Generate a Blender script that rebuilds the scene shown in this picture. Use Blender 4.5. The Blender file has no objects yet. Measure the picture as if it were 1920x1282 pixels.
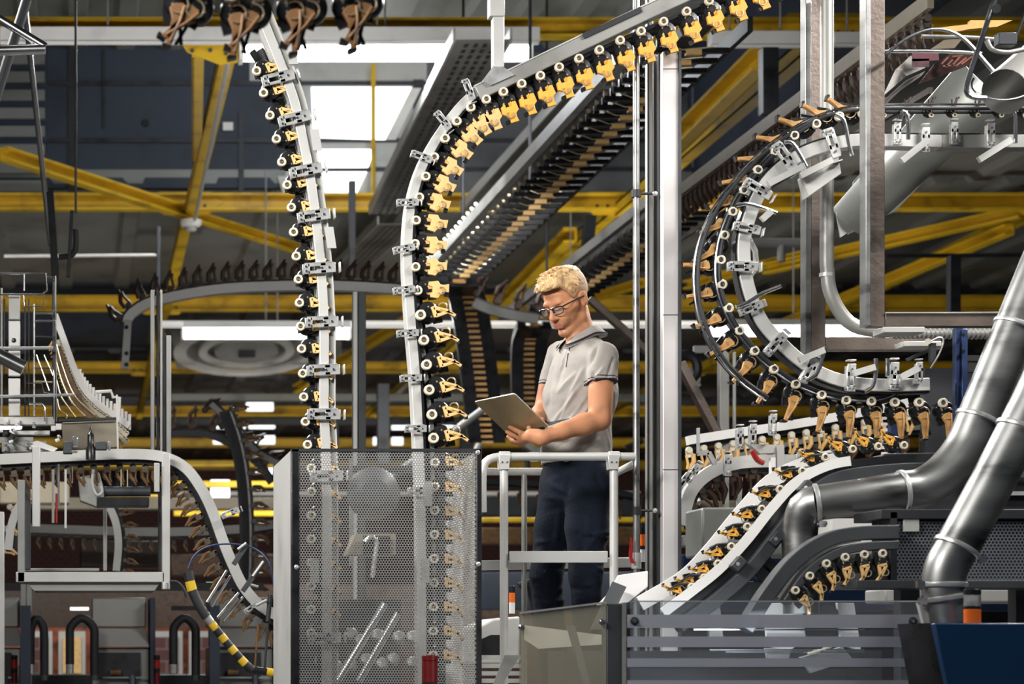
import bpy, math, random
import numpy as np
from mathutils import Vector, Matrix

random.seed(7)
SC = bpy.context.scene
COL = SC.collection
X_, Y_, Z_ = Vector((1, 0, 0)), Vector((0, 1, 0)), Vector((0, 0, 1))

# ------------------------------------------------------------ camera, world, light, exposure
# level camera 1.5 m above the hall floor looking along +Y, long lens, the frame shifted up and right
FPX = 4000.0                       # focal length in pixels of the 1920 x 1282 frame
VPX, VPY, ZC = 150.0, 1220.0, 1.5  # vanishing point of the hall's length, eye height

cam = bpy.data.cameras.new('camera')
camo = bpy.data.objects.new('camera', cam)
COL.objects.link(camo)
cam.sensor_width = 36.0
cam.lens = 36.0 * FPX / 1920.0
cam.shift_x = (960.0 - VPX) / 1920.0
cam.shift_y = (VPY - 641.0) / 1920.0
cam.clip_start, cam.clip_end = 0.2, 200
camo.location = (0, 0, ZC)
camo.rotation_euler = (math.pi / 2, 0, 0)
cam.dof.use_dof = True
cam.dof.focus_distance = 8.1
cam.dof.aperture_fstop = 4.5
SC.camera = camo

SC.view_settings.view_transform = 'Standard'
SC.view_settings.look = 'None'
SC.view_settings.gamma = 1.0
SC.view_settings.use_curve_mapping = False
SC.view_settings.exposure = 0.0

w = bpy.data.worlds.new('world'); SC.world = w
w.use_nodes = True
w.node_tree.nodes['Background'].inputs[0].default_value = (0.75, 0.85, 1.0, 1)
w.node_tree.nodes['Background'].inputs[1].default_value = 0.06

def V(px, py, D):
    """The point of the hall seen at pixel (px, py) at distance D along the hall."""
    return Vector(((px - VPX) / FPX * D, D, ZC + (VPY - py) / FPX * D))

def area_light(name, loc, target, sx, sy, watts, color=(1, 0.97, 0.92)):
    l = bpy.data.lights.new(name, 'AREA'); l.shape = 'RECTANGLE'
    l.size, l.size_y, l.energy, l.color = sx, sy, watts, color
    o = bpy.data.objects.new(name, l); COL.objects.link(o)
    o.location = loc
    o.rotation_euler = (Vector(target) - Vector(loc)).to_track_quat('-Z', 'Y').to_euler()
    return o

LIGHTS = [
    # unseen lights added over the hall for the man, conveyors and roof
    ('unseen_hall_light', (-1.6, 4.6, 4.1), (1.8, 8.3, 2.6), 2.4, 0.3, 72, (1, 0.97, 0.93)),  # added key light, hung low to brighten the man's face
    ('unseen_hall_light', (4.8, 5.6, 5.4), (2.4, 8.0, 2.4), 2.4, 0.3, 62, (1, 0.97, 0.93)),
    ('daylight_through_rooflight', (3.2, 20.4, 8.3), (3.0, 24.6, 7.2), 3.0, 1.2, 95, (0.9, 0.95, 1.0)),
    ('added_plate_light', (2.05, 6.56, 1.60), (2.1, 6.8, 1.0), 0.6, 0.03, 4, (0.9, 0.95, 1.0)),  # added lamp that brightens the pale plates behind the striped guard
    ('unseen_hall_light', (-1.2, 10.5, 5.6), (1.8, 8.3, 2.6), 3.0, 0.3, 105, (1, 0.98, 0.95)),
    ('unseen_hall_light', (4.8, 11.0, 5.4), (2.1, 8.3, 2.6), 3.0, 0.3, 125, (1, 0.98, 0.95)),
    ('unseen_hall_light', (1.5, 15.0, 5.2), (2.0, 20.0, 5.5), 6.0, 0.4, 70, (1, 0.98, 0.95)),
    ('unseen_background_light', (-2.5, 16.5, 2.8), (-1.0, 24.0, 6.5), 4.0, 0.5, 120, (1, 0.95, 0.85)),  # unseen lights added from here on to brighten roof and far hall
    ('unseen_background_light', (6.0, 22.6, 3.4), (5.5, 28.0, 6.6), 6.0, 0.5, 150, (1, 0.95, 0.85)),
    ('unseen_background_light', (2.0, 27.0, 3.2), (2.0, 33.0, 6.5), 8.0, 0.5, 70, (1, 0.95, 0.85)),
    ('unseen_background_light', (4.0, 34.0, 4.0), (4.0, 40.0, 6.5), 12.0, 0.5, 90, (1, 0.95, 0.85)),
    ('unseen_background_light', (5.0, 44.0, 4.5), (5.0, 56.0, 3.0), 16.0, 0.5, 260, (1, 0.95, 0.88)),
]
for a in LIGHTS:
    lo = area_light(*a)
    if a[0] == 'unseen_hall_light' and a[1][2] < 5.8 and a[1][1] != 15.0: lo.data.spread = math.radians(80)   # beams narrowed to keep the man's surroundings darker

# ------------------------------------------------------------ mesh helpers
class MB:
    def __init__(s):
        s.v, s.f = [], []
    def add(s, vs, fs):
        n = len(s.v); s.v += [tuple(v) for v in vs]; s.f += [tuple(i + n for i in f) for f in fs]; return s
    def box(s, c, size, R=None):
        c = Vector(c); hx, hy, hz = size[0] / 2, size[1] / 2, size[2] / 2
        pts = [Vector((x, y, z)) for x in (-hx, hx) for y in (-hy, hy) for z in (-hz, hz)]
        if R is not None: pts = [R @ p for p in pts]
        return s.add([c + p for p in pts], [(0, 1, 3, 2), (4, 6, 7, 5), (0, 4, 5, 1), (2, 3, 7, 6), (0, 2, 6, 4), (1, 5, 7, 3)])
    def bar(s, p0, p1, w, h, up=Z_):
        """rectangular bar from p0 to p1, w across, h along `up`"""
        p0, p1 = Vector(p0), Vector(p1); t = (p1 - p0); L = t.length; t.normalize()
        sd = t.cross(up)
        if sd.length < 1e-4: sd = t.cross(Y_ if abs(t.y) < .9 else X_)
        sd.normalize(); u = sd.cross(t).normalized()
        R = Matrix((t, sd, u)).transposed()
        return s.box((p0 + p1) / 2, (L, w, h), R)
    def ring(s, pts, prof, frames, closed_prof=True, cap=True, closed=False):
        n = len(prof); vs = []
        for p, (a, b) in zip(pts, frames):
            vs += [p + a * u + b * v for u, v in prof]
        fs = []; m = len(pts)
        for i in range(m if closed else m - 1):
            j = (i + 1) % m
            for k in range(n if closed_prof else n - 1):
                l = (k + 1) % n
                fs.append((i * n + k, i * n + l, j * n + l, j * n + k))
        if cap and not closed and closed_prof:
            fs.append(tuple(range(n))[::-1]); fs.append(tuple((m - 1) * n + k for k in range(n)))
        return s.add(vs, fs)
    def tube(s, pts, r, n=10, cap=True, closed=False):
        pts = [Vector(p) for p in pts]; rr = r if isinstance(r, (list, tuple)) else [r] * len(pts)
        fr = []; a = None
        for i, p in enumerate(pts):
            q0 = pts[i - 1] if i or closed else p; q1 = pts[(i + 1) % len(pts)] if i < len(pts) - 1 or closed else p
            t = (q1 - q0).normalized()
            if a is None:
                a = t.cross(Z_ if abs(t.z) < .9 else X_).normalized()
            else:
                a = (a - t * a.dot(t)); a.normalize()
            fr.append((a, t.cross(a).normalized()))
        vs = []
        for p, (a, b), ri in zip(pts, fr, rr):
            vs += [p + (a * math.cos(k * 2 * math.pi / n) + b * math.sin(k * 2 * math.pi / n)) * ri for k in range(n)]
        fs = []; m = len(pts)
        for i in range(m if closed else m - 1):
            j = (i + 1) % m
            for k in range(n):
                l = (k + 1) % n
                fs.append((i * n + k, i * n + l, j * n + l, j * n + k))
        if cap and not closed:
            fs.append(tuple(range(n))[::-1]); fs.append(tuple((m - 1) * n + k for k in range(n)))
        return s.add(vs, fs)
    def cyl(s, p0, p1, r, n=16, r2=None):
        return s.tube([p0, p1], [r, r if r2 is None else r2], n)
    def sweep(s, pts, prof, side=Y_, closed=False):
        """prof: (a, b) pairs, a along the in-plane normal side x t ... , b along `side`"""
        pts = [Vector(p) for p in pts]; fr = []
        for i, p in enumerate(pts):
            q0 = pts[max(0, i - 1)]; q1 = pts[min(len(pts) - 1, i + 1)]
            t = (q1 - q0).normalized(); n = (-side).cross(t).normalized()
            fr.append((n, t.cross(n).normalized() if False else side))
        return s.ring(pts, prof, fr, closed=closed)
    def lathe(s, o, axis, prof, n=20):
        """prof: (radius, height along axis)"""
        o, axis = Vector(o), Vector(axis).normalized()
        a = axis.cross(Z_ if abs(axis.z) < .9 else X_).normalized(); b = axis.cross(a)
        vs = []
        for r, h in prof:
            vs += [o + axis * h + (a * math.cos(k * 2 * math.pi / n) + b * math.sin(k * 2 * math.pi / n)) * r for k in range(n)]
        fs = []
        for i in range(len(prof) - 1):
            for k in range(n):
                l = (k + 1) % n
                fs.append((i * n + k, i * n + l, (i + 1) * n + l, (i + 1) * n + k))
        return s.add(vs, fs)
    def prism(s, pts, depth):
        """flat outline pts (3-D, ordered) extruded by vector depth"""
        pts = [Vector(p) for p in pts]; n = len(pts); d = Vector(depth)
        fs = [tuple(range(n)), tuple(range(2 * n - 1, n - 1, -1))]
        for k in range(n):
            l = (k + 1) % n
            fs.append((k, k + n, l + n, l))
        return s.add(pts + [p + d for p in pts], fs)
    def quad(s, a, b, c, d):
        return s.add([a, b, c, d], [(0, 1, 2, 3)])

ORG = {}
def ident(o, label=None, cat=None, group=None, kind=None):
    if label: o['label'] = label
    if cat: o['category'] = cat
    if group: o['group'] = group
    if kind: o['kind'] = kind
    return o

def thing(name, label, cat, loc, group=None):
    o = bpy.data.objects.new(name, None); COL.objects.link(o)
    o.location = loc; o.empty_display_size = 0.1
    ORG[o.name] = Vector(loc)
    return ident(o, label, cat, group)

def mesh_of(name, mb, mats, origin, sharp=35):
    me = bpy.data.meshes.new(name)
    vs = [(v[0] - origin.x, v[1] - origin.y, v[2] - origin.z) for v in mb.v]
    me.from_pydata(vs, [], mb.f)
    for m in (mats if isinstance(mats, (list, tuple)) else [mats]): me.materials.append(m)
    me.validate()
    if sharp is not None:
        me.shade_smooth()
        try: me.set_sharp_from_angle(angle=math.radians(sharp))
        except Exception: pass
    return me

def obj(name, mb, mat, parent=None, label=None, cat=None, group=None, kind=None, sharp=35, bevel=0):
    """world-space MB -> ONE object (its own, or a part of `parent`)"""
    if parent is not None:
        org = ORG[parent.name]
    else:
        a = np.array(mb.v); org = Vector(((a[:, 0].min() + a[:, 0].max()) / 2, (a[:, 1].min() + a[:, 1].max()) / 2, a[:, 2].min()))
    me = mesh_of(name, mb, mat, org, sharp)
    o = bpy.data.objects.new(name, me); COL.objects.link(o)
    if parent is not None:
        o.parent = parent; ORG[o.name] = org
    else:
        o.location = org; ORG[o.name] = org
    if bevel:
        m = o.modifiers.new('edge', 'BEVEL'); m.width = bevel; m.segments = 2; m.limit_method = 'ANGLE'
    return ident(o, label, cat, group, kind)

def struct(name, mb, mat, **k):
    return obj(name, mb, mat, kind='structure', **k)

def spline(pts, n):
    """Catmull-Rom through pts, n samples evenly spaced by length"""
    P = [Vector(p) for p in pts]
    if len(P) == 2: dense = [P[0].lerp(P[1], i / 50) for i in range(51)]
    else:
        Q = [P[0] * 2 - P[1]] + P + [P[-1] * 2 - P[-2]]; dense = []
        for i in range(1, len(Q) - 2):
            for k in range(20):
                t = k / 20; a, b, c, d = Q[i - 1], Q[i], Q[i + 1], Q[i + 2]
                dense.append(0.5 * ((2 * b) + (c - a) * t + (2 * a - 5 * b + 4 * c - d) * t * t + (3 * b - a - 3 * c + d) * t ** 3))
        dense.append(P[-1])
    L = [0]
    for i in range(1, len(dense)): L.append(L[-1] + (dense[i] - dense[i - 1]).length)
    out = []; j = 0
    for i in range(n):
        s = L[-1] * i / (n - 1)
        while j < len(L) - 2 and L[j + 1] < s: j += 1
        f = (s - L[j]) / max(1e-9, L[j + 1] - L[j]); out.append(dense[j].lerp(dense[j + 1], min(1, f)))
    return out

def path(pix, D, n):
    """pixel polyline at distance D -> smooth world path of n points; a pixel may carry its own D"""
    return spline([V(p[0], p[1], p[2] if len(p) > 2 else D) for p in pix], n)

def length(pts):
    return sum((pts[i] - pts[i - 1]).length for i in range(1, len(pts)))

_o = ['', 'first', 'second', 'third', 'fourth', 'fifth', 'sixth', 'seventh', 'eighth', 'ninth', 'tenth', 'eleventh', 'twelfth', 'thirteenth',
      'fourteenth', 'fifteenth', 'sixteenth', 'seventeenth', 'eighteenth', 'nineteenth']
def nth(i):
    """1 -> first ..."""
    if i < 20: return _o[i]
    t = {2: 'twent', 3: 'thirt', 4: 'fort', 5: 'fift', 6: 'sixt', 7: 'sevent'}[i // 10]
    return t + 'ieth' if i % 10 == 0 else t + 'y-' + _o[i % 10]

def copy_tree(src, M, label, group):
    """a copy of a thing and its parts, placed by matrix M"""
    r = src.copy(); COL.objects.link(r); r.matrix_world = M
    r['label'] = label; r['group'] = group
    for ch in list(src.children):
        c = ch.copy(); COL.objects.link(c); c.parent = r
        for g in list(ch.children):
            d = g.copy(); COL.objects.link(d); d.parent = c
    return r

# ------------------------------------------------------------ materials
def mat(name, col, rough=0.5, metal=0.0, var=0.12, scale=6.0, bump=0.0, spec=0.5, detail=4, dark=None, coat=0.0, stretch=None):
    """painted / metal / plastic surface with procedural wear"""
    m = bpy.data.materials.new(name); m.use_nodes = True; nt = m.node_tree; N = nt.nodes; Lk = nt.links
    b = N['Principled BSDF']
    b.inputs['Roughness'].default_value = rough; b.inputs['Metallic'].default_value = metal
    b.inputs['Specular IOR Level'].default_value = spec; b.inputs['Coat Weight'].default_value = coat
    tc = N.new('ShaderNodeTexCoord'); no = N.new('ShaderNodeTexNoise')
    no.inputs['Scale'].default_value = scale; no.inputs['Detail'].default_value = detail
    if stretch:
        mp = N.new('ShaderNodeMapping'); mp.inputs['Scale'].default_value = stretch
        Lk.new(tc.outputs['Object'], mp.inputs[0]); Lk.new(mp.outputs[0], no.inputs[0])
    else:
        Lk.new(tc.outputs['Object'], no.inputs[0])
    rp = N.new('ShaderNodeValToRGB'); Lk.new(no.outputs[0], rp.inputs[0])
    c = col; d = dark or tuple(max(0, x * (1 - 3 * var)) for x in c); h = tuple(min(1, x * (1 + var)) for x in c)
    rp.color_ramp.elements[0].position = 0.3; rp.color_ramp.elements[1].position = 0.7
    rp.color_ramp.elements[0].color = (*d, 1); rp.color_ramp.elements[1].color = (*h, 1)
    e = rp.color_ramp.elements.new(0.46); e.color = (*c, 1)
    Lk.new(rp.outputs[0], b.inputs['Base Color'])
    mr = N.new('ShaderNodeMapRange'); mr.inputs[3].default_value = max(0.03, rough - 0.1); mr.inputs[4].default_value = min(1, rough + 0.12)
    Lk.new(no.outputs[0], mr.inputs[0]); Lk.new(mr.outputs[0], b.inputs['Roughness'])
    if bump:
        bp = N.new('ShaderNodeBump'); bp.inputs['Strength'].default_value = bump; bp.inputs['Distance'].default_value = 0.01
        n2 = N.new('ShaderNodeTexNoise'); n2.inputs['Scale'].default_value = scale * 12
        Lk.new(tc.outputs['Object'], n2.inputs[0]); Lk.new(n2.outputs[0], bp.inputs['Height']); Lk.new(bp.outputs[0], b.inputs['Normal'])
    return m

def emit(name, col, strength):
    m = bpy.data.materials.new(name); m.use_nodes = True; b = m.node_tree.nodes['Principled BSDF']
    b.inputs['Base Color'].default_value = (0.8, 0.8, 0.8, 1)
    b.inputs['Emission Color'].default_value = (*col, 1); b.inputs['Emission Strength'].default_value = strength
    return m

def glassy(name, col, clear=0.8, rough=0.08):
    """thin clear or tinted sheet: mostly see-through with a glossy skin"""
    m = bpy.data.materials.new(name); m.use_nodes = True; nt = m.node_tree; N = nt.nodes; Lk = nt.links
    b = N['Principled BSDF']; b.inputs['Base Color'].default_value = (*col, 1); b.inputs['Roughness'].default_value = rough
    tr = N.new('ShaderNodeBsdfTransparent'); tr.inputs[0].default_value = (*[min(1, .55 + .45 * c / max(col)) for c in col], 1)
    gl = N.new('ShaderNodeBsdfGlossy'); gl.inputs['Roughness'].default_value = rough
    fr = N.new('ShaderNodeLayerWeight'); fr.inputs[0].default_value = 0.35
    m1 = N.new('ShaderNodeMixShader'); m1.inputs[0].default_value = clear
    Lk.new(b.outputs[0], m1.inputs[1]); Lk.new(tr.outputs[0], m1.inputs[2])
    m2 = N.new('ShaderNodeMixShader'); Lk.new(fr.outputs['Fresnel'], m2.inputs[0]); Lk.new(m1.outputs[0], m2.inputs[1]); Lk.new(gl.outputs[0], m2.inputs[2])
    Lk.new(m2.outputs[0], N['Material Output'].inputs[0])
    return m

def perforated(name, col, pitch, hole, axes=('X', 'Z'), rough=0.4, metal=0.7):
    """sheet metal with a staggered pattern of round holes"""
    m = mat(name, col, rough, metal, 0.08, 3); nt = m.node_tree; N = nt.nodes; Lk = nt.links
    b = N['Principled BSDF']; tc = N.new('ShaderNodeTexCoord'); sp = N.new('ShaderNodeSeparateXYZ'); Lk.new(tc.outputs['Object'], sp.inputs[0])
    cb = N.new('ShaderNodeCombineXYZ'); Lk.new(sp.outputs[axes[0]], cb.inputs[0]); Lk.new(sp.outputs[axes[1]], cb.inputs[1])
    ds = []
    for off in (0.0, 0.5):
        sc = N.new('ShaderNodeVectorMath'); sc.operation = 'MULTIPLY_ADD'
        sc.inputs[1].default_value = (1 / pitch, 1 / (pitch * 1.732), 0); sc.inputs[2].default_value = (off + 100, off + 100, 0)
        Lk.new(cb.outputs[0], sc.inputs[0])
        fr = N.new('ShaderNodeVectorMath'); fr.operation = 'FRACTION'; Lk.new(sc.outputs[0], fr.inputs[0])
        ma = N.new('ShaderNodeVectorMath'); ma.operation = 'MULTIPLY_ADD'; ma.inputs[1].default_value = (1, 1.732, 0); ma.inputs[2].default_value = (-.5, -.866, 0)
        Lk.new(fr.outputs[0], ma.inputs[0])
        ln = N.new('ShaderNodeVectorMath'); ln.operation = 'LENGTH'; Lk.new(ma.outputs[0], ln.inputs[0]); ds.append(ln)
    mn = N.new('ShaderNodeMath'); mn.operation = 'MINIMUM'; Lk.new(ds[0].outputs['Value'], mn.inputs[0]); Lk.new(ds[1].outputs['Value'], mn.inputs[1])
    gt = N.new('ShaderNodeMath'); gt.operation = 'GREATER_THAN'; gt.inputs[1].default_value = hole; Lk.new(mn.outputs[0], gt.inputs[0])
    tr = N.new('ShaderNodeBsdfTransparent'); mx = N.new('ShaderNodeMixShader')
    Lk.new(gt.outputs[0], mx.inputs[0]); Lk.new(tr.outputs[0], mx.inputs[1]); Lk.new(b.outputs[0], mx.inputs[2])
    Lk.new(mx.outputs[0], N['Material Output'].inputs[0])
    return m

M = dict(
    yellow=mat('yellow_paint', (0.72, 0.46, 0.02), 0.45, 0, 0.12, 2.5, 0.1, dark=(0.36, 0.21, 0.015)),
    alu=mat('anodised_aluminium', (0.56, 0.56, 0.54), 0.42, 0.35, 0.05, 4),
    alud=mat('grey_aluminium', (0.33, 0.33, 0.31), 0.42, 0.4, 0.08, 4),
    galv=mat('galvanised_steel', (0.68, 0.69, 0.68), 0.33, 0.7, 0.08, 14),
    chrome=mat('bright_steel', (0.75, 0.76, 0.77), 0.2, 1.0, 0.06, 8),
    stain=mat('brushed_stainless', (0.32, 0.325, 0.32), 0.40, 1.0, 0.25, 3, stretch=(1, 1, 4)),
    tube=mat('mill_steel_tube', (0.16, 0.13, 0.112), 0.42, 0.75, 0.25, 5, 0.1, dark=(0.06, 0.05, 0.045)),
    dark=mat('dark_iron', (0.035, 0.037, 0.042), 0.5, 0.4, 0.2, 5),
    anthra=mat('anthracite_paint', (0.055, 0.06, 0.066), 0.45, 0.2, 0.12, 4),
    black=mat('black_plastic', (0.012, 0.012, 0.014), 0.28, 0, 0.2, 10),
    rubber=mat('black_rubber', (0.016, 0.016, 0.018), 0.6, 0, 0.2, 10),
    cream=mat('cream_nylon', (0.72, 0.66, 0.52), 0.4, 0, 0.05, 20),
    hub=mat('brown_hub', (0.10, 0.08, 0.06), 0.4, 0.2, 0.1, 20),
    tan=mat('tan_plastic', (0.74, 0.47, 0.19), 0.42, 0, 0.10, 22),
    orange=mat('amber_plastic', (0.80, 0.40, 0.06), 0.42, 0, 0.10, 22),
    brown=mat('brown_plastic', (0.17, 0.095, 0.04), 0.35, 0.2, 0.2, 22),
    dbrown=mat('dark_brown_plastic', (0.05, 0.028, 0.017), 0.4, 0, 0.2, 22),
    wire=mat('spring_wire', (0.72, 0.62, 0.42), 0.3, 0.8, 0.05, 20),
    white=mat('white_paint', (0.80, 0.79, 0.77), 0.45, 0, 0.06, 3),
    pale=mat('pale_grey_paint', (0.46, 0.46, 0.44), 0.45, 0.1, 0.08, 3),
    beige=mat('beige_plate', (0.36, 0.31, 0.23), 0.5, 0, 0.06, 4),
    sheet=mat('sheet_metal', (0.28, 0.29, 0.27), 0.45, 0.6, 0.12, 2),
    blue=mat('blue_paint', (0.022, 0.045, 0.13), 0.4, 0.2, 0.1, 4),
    dblue=mat('deep_blue_panel', (0.004, 0.035, 0.105), 0.38, 0, 0.12, 2),
    navy=mat('navy_panel', (0.030, 0.042, 0.068), 0.6, 0, 0.15, 1.2),
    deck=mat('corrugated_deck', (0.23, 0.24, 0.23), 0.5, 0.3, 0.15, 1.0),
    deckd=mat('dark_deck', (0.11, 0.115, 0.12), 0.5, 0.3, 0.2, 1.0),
    red=mat('red_plastic', (0.36, 0.02, 0.015), 0.3, 0, 0.1, 10),
    orl=mat('orange_lens', (0.85, 0.16, 0.02), 0.25, 0, 0.05, 10),
    redl=mat('red_lens', (0.11, 0.004, 0.005), 0.35, 0, 0.05, 10),
    paper=mat('newsprint', (0.62, 0.60, 0.57), 0.8, 0, 0.1, 12),
    tubelight=emit('fluorescent_glow', (0.93, 0.96, 1.0), 9.0),
    sky=emit('daylight_glass', (0.93, 0.97, 1.0), 2.6),
    farsky=emit('far_window_glass', (0.95, 0.98, 1.0), 1.8),
    green=emit('exit_sign_glow', (0.15, 1.0, 0.6), 2.0),
    dot=emit('dot_glow', (1.0, 0.98, 0.9), 3.0),
    glass=glassy('clear_guard', (0.75, 0.8, 0.85), 0.90, 0.04),
    smoke=glassy('smoked_guard', (0.42, 0.40, 0.33), 0.68, 0.08),
    clear=glassy('clear_dome', (0.6, 0.6, 0.58), 0.6, 0.15),
)
M['perf'] = perforated('perforated_steel', (0.42, 0.42, 0.41), 0.0098, 0.37)
M['perfs'] = perforated('perforated_side', (0.75, 0.73, 0.69), 0.0098, 0.33, ('Y', 'Z'), 0.6, 0.2)
M['perfd'] = perforated('perforated_grille', (0.30, 0.32, 0.35), 0.0115, 0.3)
# ------------------------------------------------------------ hall shell
H0 = ZC + 5.0          # underside of the yellow steelwork
HD = ZC + 5.4          # underside of the roof deck
XL, XR, YF = -12.0, 30.0, 62.0

mb = MB().box(((XL + XR) / 2, 30, -0.05), (XR - XL, 66, 0.1))
struct('floor', mb, mat('concrete_floor', (0.16, 0.155, 0.15), 0.5, 0, 0.15, 0.8))
brick = bpy.data.materials.new('brick_wall'); brick.use_nodes = True
nt = brick.node_tree; bt = nt.nodes.new('ShaderNodeTexBrick'); tc = nt.nodes.new('ShaderNodeTexCoord'); mp = nt.nodes.new('ShaderNodeMapping')
mp.inputs['Rotation'].default_value = (math.pi / 2, 0, 0)
nt.links.new(tc.outputs['Object'], mp.inputs[0]); nt.links.new(mp.outputs[0], bt.inputs[0])
bt.inputs['Color1'].default_value = (0.13, 0.045, 0.035, 1); bt.inputs['Color2'].default_value = (0.10, 0.04, 0.04, 1); bt.inputs['Mortar'].default_value = (0.16, 0.12, 0.11, 1)
bt.inputs['Scale'].default_value = 2.2; nt.links.new(bt.outputs[0], nt.nodes['Principled BSDF'].inputs['Base Color']); nt.nodes['Principled BSDF'].inputs['Roughness'].default_value = 0.85
struct('wall_back', MB().box(((XL + XR) / 2, YF + 0.15, 3.6), (XR - XL, 0.3, 7.4)), brick)
struct('wall_left', MB().box((XL - 0.1, 30, 3.6), (0.2, 66, 7.4)), M['navy'])
struct('wall_right', MB().box((XR + 0.1, 30, 3.6), (0.2, 66, 7.4)), M['navy'])

def deck(name, x0, x1, y0, y1, z, m, pitch=0.85, rib=0.2, dep=0.07):
    mb = MB(); xs = []; x = x0; prof = []
    while x < x1:
        prof += [(x, z + dep), (x + pitch - rib - 0.06, z + dep), (x + pitch - rib, z), (x + pitch - 0.03, z)]
        x += pitch
    prof = [(a, b) for a, b in prof if a <= x1] + [(x1, z + dep)]
    n = len(prof)
    vs = [(a, y0, b) for a, b in prof] + [(a, y1, b) for a, b in prof] + [(a, y0, z + .16) for a, b in prof] + [(a, y1, z + .16) for a, b in prof]
    fs = []
    for i in range(n - 1):
        fs += [(i, i + 1, n + i + 1, n + i), (2 * n + i, 3 * n + i, 3 * n + i + 1, 2 * n + i + 1), (i, 2 * n + i, 2 * n + i + 1, i + 1), (n + i, n + i + 1, 3 * n + i + 1, 3 * n + i)]
    mb.add(vs, fs)
    return struct(name, mb, m, sharp=20)

MX0, MX1 = V(92, 0, 24.6).x, V(1300, 0, 24.6).x     # the raised rooflight bay, in x
Y1, Y2, Y3, Y4, Y5, Y6, Y7 = 17.5, 24.3, 31.5, 38.5, 45.5, 52.5, 59.0
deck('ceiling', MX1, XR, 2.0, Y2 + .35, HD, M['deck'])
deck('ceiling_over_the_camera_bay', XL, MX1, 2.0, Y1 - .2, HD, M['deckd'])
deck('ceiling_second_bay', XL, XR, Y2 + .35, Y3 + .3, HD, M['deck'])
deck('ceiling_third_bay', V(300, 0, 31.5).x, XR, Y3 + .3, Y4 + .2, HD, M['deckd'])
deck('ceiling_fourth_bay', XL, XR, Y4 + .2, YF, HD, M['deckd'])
deck('ceiling_of_the_rooflight', XL, MX1, Y1 - .2, Y2 + .4, ZC + 6.95, M['deck'], 0.55, 0.22, 0.09)
struct('ceiling_pale_panel', MB().box((V(300, 0, 31.5).x - 3.2, 35.2, HD + .1), (6.4, 6.6, .08)), M['navy'])
struct('wall_of_the_rooflight', MB().box(((XL + MX1) / 2, Y2 + .42, HD + .8), (MX1 - XL, .12, 1.7)), M['navy'])
struct('wall_beside_the_rooflight', MB().box((MX1 + .05, (Y1 + Y2) / 2, HD + .8), (.1, Y2 - Y1 + .6, 1.7)), M['navy'])
struct('wall_before_the_rooflight', MB().box(((XL + MX1) / 2, Y1 - .2, HD + .95), (MX1 - XL, .1, 1.5)), M['deckd'])

# framing bars of the rooflight wall, one window per bay
D = Y2 + .36
k = 1
for (x0, x1, y) in ((92, 1300, 157), (92, 1300, 264), (92, 1300, 366), (92, 1300, 318)):
    if y == 318: x0 = 560
    struct('trim_%d' % k, MB().bar(V(x0, y, D), V(x1, y, D), .06, .05), M['dark']); k += 1
for (x, y0, y1, wd) in ((136, 95, 370, .1), (195, 95, 240, .03), (452, 210, 370, .06), (784, 150, 370, .12), (560, 150, 372, .05), (1010, 150, 370, .08)):
    struct('trim_%d' % k, MB().bar(V(x, y0, D), V(x, y1, D), wd, .05, Y_), M['dark']); k += 1
struct('window_1', MB().prism([V(584, 163, D - .04), V(772, 163, D - .04), V(722, 262, D - .04), V(588, 258, D - .04)], (0, .03, 0)), M['sky'])
struct('window_2', MB().prism([V(584, 280, D - .04), V(702, 280, D - .04), V(690, 314, D - .04), V(600, 314, D - .04)], (0, .03, 0)), M['sky'])
struct('window_3', MB().prism([V(604, 322, D - .04), V(688, 322, D - .04), V(668, 364, D - .04), V(610, 364, D - .04)], (0, .03, 0)), M['sky'])
struct('window_4', MB().prism([V(520, 330, D - .04), V(556, 330, D - .04), V(556, 362, D - .04), V(530, 362, D - .04)], (0, .03, 0)), M['pale'])
struct('window_5', MB().prism([V(418, 229, D - .04), V(437, 229, D - .04), V(437, 244, D - .04), V(418, 244, D - .04)], (0, .02, 0)), M['white'])
struct('trim_20', MB().prism([V(468, 98, D - .02), V(800, 98, D - .02), V(800, 154, D - .02), V(468, 154, D - .02)], (0, .03, 0)), M['pale'])  # pale panel paints in the lamp-lit stretch of the rooflight wall
struct('trim_21', MB().prism([V(566, 160, D - .02), V(800, 160, D - .02), V(800, 366, D - .02), V(528, 366, D - .02)], (0, .02, 0)), M['alud'])  # grey panel paints in the brighter wall around the windows
struct('trim_22', MB().prism([V(800, 98, D - .02), V(1290, 98, D - .02), V(1290, 366, D - .02), V(800, 366, D - .02)], (0, .02, 0)), M['deckd'])
struct('trim_23', MB().prism([V(722, 262, D - .05), V(742, 262, D - .05), V(790, 165, D - .05), V(772, 165, D - .05)], (0, .02, 0)), M['white'])
obj('ceiling_rod', MB().tube([V(700, 120, D - .2), V(700, 372, D - .2)], .026, 8), M['yellow'], label='thin yellow rod standing in front of the bright rooflight', cat='rod')
obj('rooflight_speaker', MB().lathe(V(272, 231, D), (0, -1, 0), [(0, .02), (.035, .02), (.045, 0), (.045, -.02)], 20), M['black'], label='small round black fitting on the dark blue rooflight wall', cat='fitting')
# corrugated louvre sheets at the left end of the rooflight
mb = MB()
for i in range(9):
    y = 100 + i * 34
    mb.prism([V(-10, y, D - .1), V(84, y, D - .1), V(84, y + 20, D - .1), V(-10, y + 20, D - .1)], (0, .06, 0))
struct('wall_louvre', mb, M['deck'])

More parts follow.
